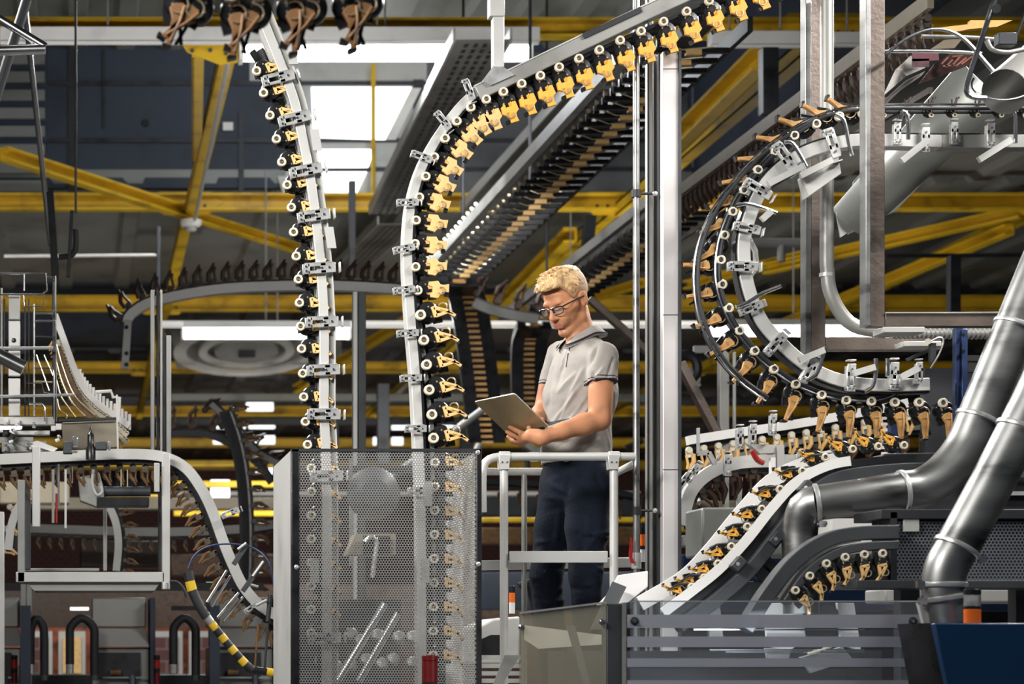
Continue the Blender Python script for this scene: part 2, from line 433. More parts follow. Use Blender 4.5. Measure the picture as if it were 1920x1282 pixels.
# ------------------------------------------------------------ yellow roof steelwork
def channel(p0, p1, w, h, up=Z_, lip=.035):
    """yellow channel: web plus two lips turned down"""
    m = MB(); p0, p1 = Vector(p0), Vector(p1); t = (p1 - p0).normalized(); sd = t.cross(up)
    if sd.length < 1e-3: sd = t.cross(Y_)
    sd.normalize(); u = sd.cross(t)
    m.bar(p0, p1, .02, h, up)
    for s in (-1, 1):
        m.bar(p0 + u * s * (h / 2 - .012) + sd * (w / 2 - .01), p1 + u * s * (h / 2 - .012) + sd * (w / 2 - .01), w, .024, up)
    return m
for i, (y, h, ex, where) in enumerate(((Y1, .16, 0, 'nearest and highest, under the pale lamp trunking'), (Y2, .19, 0, 'crossing just below the bright rooflight'),
                                      (Y3, .23, 0, 'third from the camera, above the white trunking'), (Y4, .2, 0, 'fourth from the camera, below the round roof vents'),
                                      (Y5, .2, 0, 'fifth from the camera'), (Y6, .22, 0, 'sixth from the camera'), (Y7, .25, 0, 'farthest, against the brick wall'))):
    t = thing('roof_beam', 'yellow steel roof beam, ' + where, 'roof beam', (0, y, H0), 'yellow roof beams')
    obj('web', channel((XL, y, H0 + h / 2), (XR, y, H0 + h / 2), .14, h), M['yellow'], t)
    for x in ((1.2, 6.1, 11.0) if y < 40 else (6.1,)):
        g = MB().prism([Vector((x - .42, y - .03, H0 + .10)), Vector((x - .25, y - .03, H0 - .04)), Vector((x + .25, y - .03, H0 - .04)), Vector((x + .42, y - .03, H0 + .10)), Vector((x + .3, y - .03, H0 + .22)), Vector((x - .3, y - .03, H0 + .22))], (0, .02, 0))
        gp = obj('gusset_plate', g, M['yellow'], t)
        for bx in (-.22, -.1, .1, .22):
            obj('bolt', MB().cyl((x + bx, y - .05, H0 + .06), (x + bx, y - .03, H0 + .06), .018, 6), M['dark'], gp)

def ybar(a, b, w, h, label, m='yellow', name='roof_brace'):
    return obj(name, channel(a, b, w, h, Z_), M[m], label=label, cat='brace')
for x, where in ((1.2, 'beside the rooflight'), (6.1, 'right of the overhead slatted conveyors'), (11.0, 'behind the steel tube frame')):
    t = thing('roof_tie', 'yellow steel tie running down the hall ' + where, 'roof tie', (x, 17, H0), 'yellow roof ties')
    for a, b in ((Y1, Y2), (Y2, Y3), (Y3, Y4), (Y4, Y5)):
        obj('tie_length', channel((x, a, H0 + .1), (x, b, H0 + .02), .13, .15), M['yellow'], t)
ybar(V(0, 290, 21.4), V(350, 402, 24.3), .12, .14, 'yellow diagonal brace sloping down to the plate beside the smoke detector')
ybar(V(362, 96, 17.6), V(362, 294, 22), .10, .1, 'short yellow brace just left of the long yellow tie')
ybar(V(355, 405, 24.3), V(556, 468, 26.8), .11, .12, 'yellow diagonal brace from the smoke detector towards the tall curved strand')
ybar(V(1270, 275, 20.2), V(1440, 108, 17.5), .14, .2, 'broad yellow diagonal brace right of the aluminium column')
ybar(V(1440, 505, 27.5), V(1920, 398, 24.5), .12, .14, 'yellow diagonal brace rising to the right beyond the steel tube frame')
ybar(V(1290, 535, 29), V(1510, 480, 27), .1, .12, 'short yellow brace seen inside the U-shaped conveyor')
ybar(V(1400, 640, 31), V(1900, 430, 24.6), .12, .13, 'long lower yellow brace rising to the right beyond the tube frame')
ybar(V(560, 730, 36), V(770, 600, 31.6), .12, .14, 'yellow brace rising behind the two tall strands')
ybar(V(930, 590, 31), V(1080, 440, 25.5), .16, .18, 'yellow brace behind the fair-haired man, left of his head')
ybar(V(1110, 560, 31), V(1210, 530, 29), .1, .12, 'thin yellow brace just right of the man\'s head')
t = thing('node_plate', 'large yellow gusset plate at the lamp end under the highest beam', 'plate', V(395, 100, 17.3))
obj('plate_sheet', MB().prism([V(342, 83, 17.3), V(445, 83, 17.3), V(446, 116, 17.3), V(414, 121, 17.3), V(352, 97, 17.3)], (0, .03, 0)), M['yellow'], t, bevel=.003)
for x_, y_ in ((360, 95), (394, 94), (424, 100)): obj('bolt', MB().cyl(V(x_, y_, 17.24), V(x_, y_, 17.3), .018, 6), M['dark'], t)
obj('conduit', MB().tube([V(430, 105, 17.4), V(365, 415, 24.0)], .02, 8), M['pale'], label='thin pale conduit clipped along the yellow roof tie', cat='conduit')
sd = thing('smoke_detector', 'round white smoke detector under the yellow roof plate', 'smoke detector', V(358, 418, 24.0))
obj('base', MB().lathe(V(358, 418, 24.0), (0, 0, -1), [(0, -.03), (.12, -.03), (.12, .02), (.09, .05)], 20), M['white'], sd)
obj('sensor_cap', MB().lathe(V(358, 418, 24.0), (0, 0, -1), [(.07, .05), (.06, .09), (0, .10)], 20), M['pale'], sd)

# dark posts, hangers and cross rails under the roof
def dbar(a, b, w, h, name, label, cat, m='dark', up=Y_):
    return obj(name, MB().bar(a, b, w, h, up), M[m], label=label, cat=cat, bevel=.004)
dbar(V(0, 520, 33.6), V(760, 520, 33.6), .12, .2, 'cross_rail', 'black rail across the hall below the ribbed roof deck', 'rail')
dbar(V(94, 360, 13), V(104, 520, 13), .045, .06, 'hanger', 'thin black hanger above the chromed wire rack', 'hanger')
dbar(V(297, 425, 18), V(297, 550, 18), .03, .04, 'hanger', 'thin black hanger over the pale curved track', 'hanger')
dbar(V(1106, 405, 23), V(1098, 505, 23), .12, .12, 'hanger', 'square dark hanger right above the man\'s head', 'hanger')
dbar(V(1441, 92, 15), V(1441, 215, 15), .11, .11, 'hanger', 'black hanger left of the steel tube frame near the roof', 'hanger')
dbar(V(1788, 480, 16), V(1788, 600, 16), .08, .08, 'hanger', 'dark hanger inside the steel tube frame', 'hanger')
dbar(V(660, 340, 17), V(660, 540, 17), .05, .07, 'hanger', 'dark hanger between the two tall strands', 'hanger')
dbar(V(135, 395, 12), V(128, 520, 12), .02, .03, 'hanger', 'thin dark rod above the chute at the side of the wire rack', 'hanger')
dbar(V(620, 770, 30), V(620, 870, 30), .2, .2, 'post', 'dark far post between bright windows', 'post')
dbar(V(718, 720, 26), V(718, 870, 26), .14, .14, 'post', 'dark post right of the tall square post', 'post')
dbar(V(875, 770, 33), V(875, 860, 33), .2, .2, 'post', 'dark far post left of the laptop', 'post')
dbar(V(1105, 560, 12.5), V(1215, 660, 12.5), .04, .06, 'strut', 'brown steel strut sloping behind the man\'s shoulder', 'strut', 'tube')
dbar(V(1275, 680, 11), V(1355, 835, 11), .04, .07, 'strut', 'brown steel strut sloping down right of the aluminium column', 'strut', 'tube')
dbar(V(1356, 640, 11), V(1356, 850, 11), .05, .05, 'post', 'slim steel post below the U-shaped conveyor', 'post', 'alud')
dbar(V(1377, 660, 11.2), V(1377, 870, 11.2), .015, .02, 'rod', 'thin pale rod beside the slim steel post', 'rod', 'alu')
dbar(V(1100, 500, 26), V(1210, 505, 26), .05, .08, 'cross_rail', 'dark cross rail right of the man\'s forehead', 'rail')
dbar(V(1660, 480, 20), V(1920, 478, 20), .03, .06, 'cross_rail', 'dark cross rail seen inside the steel tube frame', 'rail')
dbar(V(1300, 655, 15), V(1370, 655, 15), .05, .03, 'lamp_bracket', 'short white bracket at the leftmost bend of the U-shaped conveyor', 'bracket', 'white')

# perforated cable trays and pipes running down the hall
M['traym'] = mat('tray_steel', (.15, .145, .135), .5, .5, .12, 3)
def tray(p0, p1, w, label):
    t = thing('cable_tray', label, 'cable tray', p0, 'perforated cable trays')
    p0, p1 = Vector(p0), Vector(p1)
    obj('tray_bottom', MB().bar(p0, p1, w, .01), M['traym'], t)
    for s, nm in ((-1, 'side_lip'), (1, 'side_lip')):
        obj(nm, MB().bar(p0 + X_ * s * w / 2 + Z_ * .04, p1 + X_ * s * w / 2 + Z_ * .04, .02, .1), M['alud'], t)
    L = (p1 - p0).length; mb = MB(); u = (p1 - p0).normalized()
    for i in range(int(L / .16)):
        for q in (-.25, -.08, .08, .25):
            c = p0 + u * (i * .16 + .08) + X_ * q * w - Z_ * .008
            mb.bar(c - u * .045, c + u * .045, .028, .004)
    obj('slot', mb, M['black'], t, kind='stuff')
tray(V(730, 400, 22.4), V(905, 75, 15.8), .42, 'perforated steel cable tray beside the bright rooflight')
tray(V(905, 395, 22.6), V(1125, 165, 17.4), .46, 'perforated steel cable tray above the bright slatted conveyor')
tray(V(640, 520, 30), V(745, 420, 25), .45, 'perforated steel cable tray below the yellow beam, near the tall strand')
for (a, b, r, lab, mm) in (((45, 0, 12), (95, 460, 14), .017, 'chromed pipe hanging slightly aslant at the far left', 'chrome'),
                           ((142, 0, 13), (142, 400, 14), .008, 'thin steel rod in front of the dark blue panels', 'alud'),
                           ((50, 0, 9), (-10, 190, 9), .022, 'dark slanting pipe in the top left corner', 'dark'),
                           ((8, 480, 18), (300, 478, 18), .014, 'thin conduit under the ribbed roof deck', 'pale'),
                           ((1400, 455, 16), (1510, 455, 16), .035, 'grey water pipe seen inside the U-shaped conveyor', 'pale'),
                           ((1465, 455, 16), (1465, 490, 16), .03, 'short grey pipe stub below the grey water pipe', 'pale'),
                           ((-5, 665, 9), (45, 690, 9), .03, 'round chromed arm at the very left edge', 'chrome'),
                           ((-10, 95, 8), (85, 92, 8), .02, 'chromed rail end at the upper left edge', 'chrome'),
                           ((-10, 30, 8), (85, 88, 8), .016, 'chromed arm sloping down to the rail end at the upper left', 'chrome'),
                           ((720, 905, 17), (905, 768, 17), .03, 'pale bar sloping up behind the laptop', 'pale')):
    obj('pipe', MB().tube([V(*a), V(*b)], r, 12), M[mm], label=lab, cat='pipe')
obj('pipe', MB().tube(path([(142, 430), (142, 460), (135, 478), (110, 482)], 12, 12), .016, 8), M['dark'], label='dark pipe bend above the wire rack', cat='pipe')

# ------------------------------------------------------------ lamps
def lamp(px0, px1, py, D, hgt, label, watts, hood=True):
    a, b = V(px0, py, D), V(px1, py, D)
    t = thing('fluorescent_lamp', label, 'lamp', (a + b) / 2, 'fluorescent lamps')
    r = hgt / 2 * D / FPX
    obj('tube', MB().tube([a, b], r, 14), M['tubelight'], t)
    z = Z_ * (r + .01); hd = MB()
    pr = [(-r * 2.4, 0), (-r * 1.2, r * 1.6), (r * 1.2, r * 1.6), (r * 2.4, 0), (r * 2.1, 0), (r * 1.0, r * 1.3), (-r * 1.0, r * 1.3), (-r * 2.1, 0)]
    hd.ring([a + z, b + z], [(p, q) for p, q in pr], [(Y_, Z_)] * 2)
    obj('reflector_hood', hd, M['white'], t)
    for p in (a, b):
        obj('end_cap', MB().box(p + Z_ * r * .4, (r * .5, r * 2.6, r * 3)), M['white'], t)
    p_ = a.lerp(b, .5); obj('suspension_rod', MB().cyl(p_ + Z_ * r, (p_.x, p_.y, HD - .005), .008, 8), M['alud'], t)
    l = area_light('lamp_light', (a + b) / 2 - Z_ * (r + .02), (a + b) / 2 - Z_ * 3, (b - a).length, r * 2, watts, (0.95, 0.97, 1.0))
    l.parent = t; l.location = (0, 0, -(r + .02))
    return t
lamp(452, 992, 100, 17.3, 30, 'bright fluorescent lamp under the roof, behind the tops of the tall strands', 260)
lamp(342, 655, 627, 24.0, 17, 'fluorescent lamp glowing below the round roof vents', 170)
lamp(1330, 1645, 622, 24.0, 16, 'fluorescent lamp glowing inside the U-shaped conveyor', 150)
lamp(-90, 40, 800, 40, 6, 'small distant fluorescent lamp at the left edge', 40)
for (x0, x1, y, D, h, lab) in ((0, 1010, 67, 17.2, 27, 'long pale lamp trunking below the highest yellow beam'), (1330, 1520, 74, 16.6, 26, 'pale lamp trunking left of the steel tube frame'),
                               (1560, 1700, 74, 16.6, 22, 'pale lamp trunking between the two steel tubes'),
                               (300, 1400, 608, 25.0, 11, 'long white lamp trunking behind the man at neck height')):
    t = thing('lamp_trunking', lab, 'trunking', V(x0, y, D)); hh = h * D / FPX
    obj('channel', MB().bar(V(x0, y, D), V(x1, y, D), .12, hh), M['white'], t, bevel=.005)
    obj('bottom_lip', MB().bar(V(x0, y + h / 2, D - .07), V(x1, y + h / 2, D - .07), .03, hh * .2), M['white'], t)
    for f_ in (.2, .7):
        p_ = V(x0, y, D).lerp(V(x1, y, D), f_); obj('suspension_rod', MB().cyl(p_, (p_.x, p_.y, HD - .005), .008, 8), M['alud'], t)
for (x, y, lab) in ((1010, 494, 'above the laptop'), (720, 215, 'x')):
    if lab == 'x': continue
    obj('roof_plate', MB().prism([V(935, 515, 34), V(990, 515, 34), V(990, 527, 34), V(935, 527, 34)], (0, .05, 0)), M['sheet'], label='small pale roof plate left of the man\'s hair', cat='plate')
# round vents in the third bay's pale panel
cx = V(465, 662, 31.9)
t = thing('roof_vent', 'large round roof vent behind the lower fluorescent lamp', 'vent', cx)
Dv = 33.5; c = V(462, 655, Dv)
for nm, r0, r1, m_ in (('outer_ring', .95, 1.15, 'white'), ('middle_ring', .62, .75, 'white'), ('fan_disc', 0, .5, 'pale')):
    pr = [(r0, 0), (r0, .05), (r1, .05), (r1, 0), (r0, 0)] if r0 else [(0, 0), (r1, 0), (r1, .05), (0, .05)]
    mb = MB().lathe(c, (0, -.2, -.98), pr, 32); obj(nm, mb, M[m_], t)
obj('motor', MB().box(c + Vector((0, -.08, -.05)), (.26, .12, .16)), M['dark'], t)
obj('vent_panel', MB().prism([V(320, 618, 34), V(640, 618, 34), V(640, 690, 34.8), V(330, 690, 34.8)], (0, .05, .02)), M['sheet'], t)
# ------------------------------------------------------------ newspaper grippers
def L3(x, y, z=0.0): return (x, y, z)
def gripper_proto(kind, clip_m, name='gripper_carrier'):
    """local frame: x along the chain, y outwards to the clip tip, z towards the viewer"""
    t = thing(name, 'gripper', 'gripper', (0, 0, 0))
    Z = Vector((0, 0, 1))
    # runner wheel: cream tyre, dark bush
    wmb = MB().lathe((0, 0, .022), Z, [(.0085, 0), (.0085, .013), (.011, .016), (.0155, .015), (.0175, .010), (.0175, .002), (.0155, 0), (.0085, 0)], 20)
    wh = obj('runner_wheel', wmb, M['cream'], t)
    obj('wheel_hub', MB().lathe((0, 0, .022), Z, [(0, .011), (.004, .013), (.0085, .010)], 14).cyl((0, 0, -.03), (0, 0, .03), .0045, 8), M['hub'], wh)
    # black spring drum behind it
    d = MB().lathe((-.006, .030, -.012), Z, [(0, .024), (.012, .024), (.016, .020), (.032, .018), (.036, .012), (.036, -.012), (.030, -.016), (0, -.016)], 22)
    d.box((.0, .008, -.008), (.040, .030, .018)).box((.004, .058, -.012), (.058, .030, .014))
    dr = obj('spring_drum', d, M['black'], t)
    h = MB()
    for a in range(5):
        an = a * 1.2566 + .4
        h.cyl((-.006 + .018 * math.cos(an), .030 + .018 * math.sin(an), .005), (-.006 + .018 * math.cos(an), .030 + .018 * math.sin(an), .0095), .0032, 8)
    obj('drum_stud', h, M['wire'], dr, kind='stuff')
    if kind == 'fan':        # spool-shaped tan clip of the arched strand
        o = [(-.030, .046), (-.016, .044), (-.010, .058), (.014, .056), (.018, .046), (.028, .048), (.034, .074), (.020, .086), (.013, .094), (.017, .116), (-.014, .120), (-.013, .100), (-.016, .088), (-.030, .080)]
        c = MB().prism([L3(x, y, .004) for x, y in o], (0, 0, .016))
        c.box((-.010, .045, .004), (.012, .024, .014)).box((.012, .048, .002), (.008, .020, .012))
        tip = MB().box((.022, .108, .004), (.014, .014, .020))
        loop = MB().tube([L3(.008 + .013 * math.cos(a), .088 + .013 * math.sin(a), .024) for a in np.linspace(-1.2, 3.6, 14)], .0022, 6)
    elif kind == 'hook':     # open triangular tan clip with a wire loop
        c = MB()
        def leg(a, b, w0, w1, z=.006):
            a, b = Vector((*a, z)), Vector((*b, z)); tt = (b - a).normalized(); n = Vector((-tt.y, tt.x, 0))
            c.prism([a + n * w0, b + n * w1, b - n * w1, a - n * w0], (0, 0, .014))
        leg((-.016, .048), (.006, .096), .007, .004); leg((.012, .050), (.008, .098), .006, .004)
        leg((-.020, .046), (.016, .050), .006, .006); leg((.004, .090), (.026, .112), .006, .005); leg((-.004, .066), (.018, .108), .003, .003)
        tip = MB().box((.026, .112, .006), (.016, .008, .022))
        loop = MB().tube([L3(-.012 + .014 * math.cos(a), .078 + .014 * math.sin(a), .016) for a in np.linspace(-.6, 4.2, 14)], .0022, 6)
    else:                    # long narrow clip of the U-shaped strand
        o = [(-.014, .040), (.004, .038), (.018, .046), (.014, .070), (.032, .128), (.020, .132), (.000, .082), (-.018, .066)]
        c = MB().prism([L3(x, y, .002) for x, y in o], (0, 0, .018))
        c.tube([L3(-.016, .046, .022), L3(-.004, .078, .024), L3(.022, .124, .022)], .004, 6)
        tip = MB().box((.030, .130, .006), (.020, .010, .026)).box((-.004, .100, -.012), (.008, .050, .006))
        loop = MB().tube([L3(-.004 + .020 * math.cos(a), .042 + .020 * math.sin(a), .022) for a in np.linspace(.8, 5.0, 14)], .0022, 6)
    cl = obj('clip_jaw', c, M[clip_m], t, bevel=.0012)
    obj('jaw_pad', tip, M['black'], cl)
    obj('wire_spring', loop, M['wire'], t)
    return t

def frames_along(pts, side=-Y_):
    out = []
    for i, p in enumerate(pts):
        t = (pts[min(len(pts) - 1, i + 1)] - pts[max(0, i - 1)]).normalized()
        n = side.cross(t).normalized()
        out.append((p, t, n))
    return out

def place(proto, first, pts, label, group, side=-Y_, scale=1.0, twist=None):
    """grippers at every point of pts; the first use moves the proto itself. label(i) -> text"""
    for i, (p, t, n) in enumerate(frames_along(pts, side)):
        z = t.cross(n).normalized()
        R = Matrix((t, n, z)).transposed()
        if twist: R = R @ Matrix.Rotation(twist(i), 3, 'Z')
        Mx = Matrix.Translation(p) @ R.to_4x4() @ Matrix.Scale(scale, 4)
        if first[0]:
            first[0] = False; proto.matrix_world = Mx; proto['label'] = label(i + 1); proto['group'] = group
        else:
            copy_tree(proto, Mx, label(i + 1), group)

def bracket_proto():
    """slotted galvanised strap folded round a rail; x across the rail, z to the viewer"""
    t = thing('rail_clamp', 'clamp', 'clamp', (0, 0, 0))
    o = MB(); w_, l = .020, .066
    # face plate with a real slot: four bars round the opening
    o.box((-l * .78, 0, .004), (.030, w_ * 2, .006)).box((l * .55, 0, .004), (.060, w_ * 2, .006))
    for s in (-1, 1): o.box((-.008, s * (w_ - .006), .004), (.072, .012, .006))
    o.box((l + .018, 0, -.012), (.006, w_ * 2, .038)); o.box((0, w_ + .002, -.010), (l * 1.7, .004, .034)); o.box((-l * .9, 0, -.012), (.006, w_ * 2, .034))
    obj('slotted_strap', o, M['galv'], t, bevel=.0015)
    b = MB()
    for x, y in ((-.052, .009), (-.052, -.009), (.040, 0), (.010, 0)):
        b.cyl((x, y, .006), (x, y, .013), .0052, 6)
    obj('bolt', b, M['chrome'], t, kind='stuff')
    return t
CL = bracket_proto(); CL1 = [True]
def clamps(items, D, label, group, scale=1.0):
    """items: (px, py, angle in degrees of the strap's long side, seen from the front, [scale])"""
    for i, it in enumerate(items):
        a = math.radians(it[2]); s = it[3] if len(it) > 3 else 1.0
        x = Vector((math.cos(a), 0, math.sin(a))); y = Vector((-math.sin(a), 0, math.cos(a)))
        z = x.cross(y)
        Mx = Matrix.Translation(V(it[0], it[1], D)) @ Matrix((x, y, z)).transposed().to_4x4() @ Matrix.Scale(s * scale, 4)
        lb = label(i + 1)
        if CL1[0]:
            CL1[0] = False; CL.matrix_world = Mx; CL['label'] = lb; CL['group'] = group
        else: copy_tree(CL, Mx, lb, group)

def rect(a0, a1, b0, b1): return [(a0, b0), (a1, b0), (a1, b1), (a0, b1)]

# ------------------------------------------------------------ strand A: the tall S-curved strand, rail side to the viewer
DA = 7.95
railA = path([(486, 20), (508, 75), (530, 130), (552, 190), (566, 250), (580, 320), (592, 400), (600, 470), (606, 550), (609, 620), (609, 700), (609, 770), (612, 840), (614, 960), (614, 1300)], DA, 90)
tA = thing('tall_conveyor', 'tall S-curved conveyor rail rising from the steel cover to the bright lamp', 'conveyor', railA[-1])
obj('guide_rail', MB().sweep(railA, rect(-.026, .010, -.05, .02)), M['alu'], tA, bevel=.003)
obj('rail_channel', MB().sweep(railA, rect(.012, .030, -.035, .02)).sweep(railA, rect(-.030, .034, .02, .03)), M['alud'], tA)
obj('rail_edge', MB().sweep(railA, rect(.030, .035, -.045, .02)), M['alu'], tA)
rolA = [(480, 137), (493, 178), (505, 220), (517, 264), (527, 307), (537, 350), (545, 392), (549, 438), (554, 483), (558, 526), (560, 570), (562, 614), (564, 656), (566, 702), (568, 746), (571, 792), (575, 835)]
chainA = spline([V(474, 95, DA) + Y_ * .02] + [V(x + 20, y, DA) + Y_ * .02 for x, y in rolA] + [V(600, 960, DA), V(600, 1290, DA)], 90)
obj('chain_guide', MB().sweep(chainA, rect(-.012, .008, -.03, .0)), M['black'], tA)
obj('backing_strip', MB().sweep(chainA, rect(.008, .05, .03, .036)), M['black'], tA)
hook = gripper_proto('hook', 'tan'); H1 = [True]
ptsA = [V(x, y, DA - .03) for x, y in rolA] + [V(582, 835 + 44 * k, DA - .03) for k in range(1, 9)]
place(hook, H1, ptsA, lambda i: 'tan gripper on the tall S-curved strand, %s runner wheel down from the bright lamp' % nth(i), 'grippers of the S-curved strand', scale=.98)
clamps([(521, 147, 14), (552, 223, 14), (573, 320, 12), (588, 405, 8), (598, 503, 4), (603, 604, 3), (606, 694, 3), (607, 777, 0), (612, 893, 2), (608, 1197, 2)], DA - .065,
       lambda i: 'galvanised slotted clamp on the tall S-curved rail, %s from the top' % nth(i), 'clamps of the S-curved strand', .93)
for i, (x, y) in enumerate(((590, 262), (617, 445), (545, 100))):
    obj('cover_plate', MB().prism([V(x - 9, y - 20, DA - .06), V(x + 8, y - 20, DA - .06), V(x + 14, y + 20, DA - .06), V(x - 3, y + 20, DA - .06)], (0, .006, 0)), M['alu'],
        label='small pale cover plate on the tall S-curved rail, ' + ('second from the top', 'lowest of three', 'topmost of three')[i], cat='plate', group='cover plates of the S-curved strand')

# ------------------------------------------------------------ strand B: the arched strand, clips hanging outwards
DB = 7.95
rolB = [(1450, -55), (1410, -35), (1368, -14), (1325, 6), (1283, 26), (1240, 45), (1198, 63), (1159, 80), (1120, 98), (1082, 114), (1045, 130), (1010, 146), (975, 161), (941, 176), (909, 190), (880, 205), (854, 231), (832, 263), (812, 298), (796, 334),
        (784, 373), (778, 416), (776, 460), (777, 503), (781, 547), (786, 593), (792, 640), (797, 686), (802, 733), (807, 779), (810, 823)]
fan = gripper_proto('fan', 'tan'); F1 = [True]
fan2 = gripper_proto('fan', 'orange'); F2 = [True]
PB = [V(x, y, DB - .03) for x, y in rolB]
# orange ones on the straight run, tan further down, hooks at the bottom; tangents need the neighbours, so place in slices
def place_slice(proto, first, pts, a, b, label, group, **k):
    fr = frames_along(pts)[a:b]
    for i, (p, t, n) in enumerate(fr):
        z = t.cross(n).normalized(); s = k.get('scale', 1.0)
        Mx = Matrix.Translation(p) @ Matrix((t, n, z)).transposed().to_4x4() @ Matrix.Rotation(k.get('rot', 0), 4, 'Z') @ Matrix.Scale(s, 4)
        lb = label(a + i)
        if first[0]:
            first[0] = False; proto.matrix_world = Mx; proto['label'] = lb; proto['group'] = group
        else: copy_tree(proto, Mx, lb, group)
lb = lambda i: 'amber gripper on the straight upper run of the arched strand, %s from its upper end' % nth(i + 1)
place_slice(fan2, F2, PB, 0, 14, lb, 'grippers of the arched strand')
place_slice(fan, F1, PB, 14, 25, lambda i: 'tan gripper on the bend of the arched strand, %s down from the ceiling bracket' % nth(i - 13), 'grippers of the arched strand')
place_slice(hook, H1, PB, 25, 31, lambda i: 'tan hook gripper low on the arched strand, %s up from the steel cover' % nth(31 - i), 'grippers of the arched strand', rot=.1, scale=1.14)
low = [V(797, 686, DB - .03)] + [V(814 - k * .5, 823 + 45 * k, DB - .03) for k in range(1, 10)]
place_slice(hook, H1, low, 1, 10, lambda i: 'dim gripper of the arched strand behind the perforated cover, %s from its top' % nth(i), 'grippers of the arched strand')
railB = path([(1530, -118), (1400, -56), (1262, 2), (1100, 78), (960, 145), (905, 170), (868, 200), (838, 236), (808, 282), (785, 330), (770, 385), (764, 440), (763, 500), (766, 560), (771, 630), (777, 700), (781, 770), (784, 840), (788, 960), (790, 1300)], DB, 110)
tB = thing('arched_conveyor', 'arched conveyor rail climbing from the steel cover and over to the upper right', 'conveyor', railB[-1])
obj('guide_rail', MB().sweep(railB[38:], rect(-.022, .014, -.05, .02)), M['alu'], tB, bevel=.003)
stB = path([(1530, -113), (1262, 6), (1100, 82), (960, 149), (890, 182)], DB, 30)
obj('straight_rail', MB().sweep(stB, rect(-.026, .026, -.06, .02)), M['alud'], tB, bevel=.003)
obj('rail_edge', MB().sweep(stB, rect(-.031, -.026, -.062, .025)), M['alu'], tB)
cB = spline([p + n * .004 + Y_ * .03 for p, t, n in frames_along(PB)] + [V(818, 1300, DB)], 110)
obj('chain_guide', MB().sweep(cB, rect(-.022, .020, .0, .012)), M['black'], tB)
cB2 = cB[52:]
obj('chain_channel', MB().sweep(cB2, rect(-.010, .006, -.016, .0)), M['alud'], tB)
obj('dark_edge', MB().sweep(railB[38:], rect(.014, .021, -.052, .0)), M['black'], tB)
clamps([(878, 168, -70), (830, 226, -52), (790, 294, -20), (764, 380, 2), (757, 467, 12), (757, 544, 8), (764, 625, 4), (770, 709, 4), (779, 804, 2), (785, 920, 2)], DB - .07,
       lambda i: 'bright slotted clamp on the arched rail, %s down from the ceiling bracket' % nth(i), 'clamps of the arched strand', .62)
# ceiling drop bracket
t = thing('drop_bracket', 'grey square steel drop bracket holding the arched rail below the lamp', 'bracket', V(932, 130, DB + .05))
obj('upper_sleeve', MB().bar(V(930, -10, DB + .05), V(930, 34, DB + .05), .056, .056, Y_), M['pale'], t, bevel=.003)
obj('post', MB().bar(V(933, 20, DB + .05), V(933, 128, DB + .05), .042, .042, Y_), M['alu'], t, bevel=.003)
obj('foot_plate', MB().prism([V(905, 150, DB - .07), V(925, 124, DB - .07), V(945, 126, DB - .07), V(965, 140, DB - .07), V(920, 160, DB - .07)], (0, .12, 0)), M['galv'], t)
obj('edge_strip', MB().bar(V(1092, 70, DB - .05), V(1200, 20, DB - .05), .04, .02), M['dark'], label='black strip lying on the arched rail below the yellow beam', cat='strip')

# ------------------------------------------------------------ out-of-focus strand crossing close above
M['midbrown'] = mat('mid_brown_plastic', (0.25, 0.13, 0.055), 0.4, 0, 0.2, 22)
near = gripper_proto('long', 'midbrown'); N1 = [True]
ptsN = path([(690, -22), (640, -14), (580, -10), (500, -6), (440, -2), (380, -10), (330, -22)], 5.0, 8)
place(near, N1, ptsN, lambda i: 'blurred brown gripper hanging at the top edge, %s from the right' % nth(i), 'blurred grippers at the top edge', scale=1.05, twist=lambda i: (-.35, .3)[i % 2])
obj('near_rail', MB().sweep(path([(760, -40), (500, -28), (300, -40)], 5.45, 10), rect(-.03, .02, 0, .03)), M['alud'], label='grey rail carrying the blurred brown grippers at the top edge', cat='rail')

# ------------------------------------------------------------ strand U: the big U-shaped conveyor
DU = 7.6
tU = thing('u_conveyor', 'U-shaped conveyor with black guide rails and a grey rail opening to the right', 'conveyor', V(1500, 760, DU))
outer = path([(1990, 203), (1760, 203), (1640, 204), (1570, 212), (1500, 240), (1430, 290), (1370, 355), (1330, 420), (1310, 490), (1311, 560), (1325, 615), (1352, 665), (1392, 710), (1440, 745)], DU, 70)
inner = path([(1530, 226), (1480, 262), (1428, 315), (1385, 375), (1358, 440), (1349, 495), (1353, 545), (1372, 595), (1404, 640), (1445, 682), (1495, 715), (1545, 735), (1600, 743), (1650, 741), (1697, 722)], DU, 70)
grey = path([(1990, 268), (1760, 268), (1640, 266), (1582, 268), (1515, 285), (1468, 312), (1430, 350), (1405, 400), (1392, 450), (1392, 500), (1402, 550), (1424, 603), (1460, 645), (1500, 680), (1545, 706), (1600, 720), (1660, 724), (1738, 722)], DU, 80)
for nm, p, o_ in (('outer_guide', outer, 0), ('inner_guide', inner, 0)):
    obj(nm, MB().tube(p, .0075, 8).tube([q + Y_ * .05 for q in p], .0075, 8), M['dark'], tU)
    fr = frames_along(p)
    obj(nm + '_lip', MB().tube([q + n * (-.014) for q, t_, n in fr], .004, 6), M['chrome'], tU)
obj('inner_guide_strip', MB().sweep(inner, rect(-.020, -.006, .0, .03)), M['black'], tU)
obj('grey_rail', MB().sweep(grey[:16], rect(-.024, .024, -.03, .03)), M['alud'], tU, bevel=.003)
obj('pale_rail', MB().sweep(grey[15:], rect(-.023, .023, -.03, .03)), M['alu'], tU, bevel=.003)
obj('dark_back_strip', MB().sweep(grey, rect(-.030, -.023, -.02, .03)), M['black'], tU)
M['umber'] = mat('umber_plastic', (0.46, 0.25, 0.085), 0.4, 0, 0.15, 22)
ug = gripper_proto('long', 'umber'); U1 = [True]
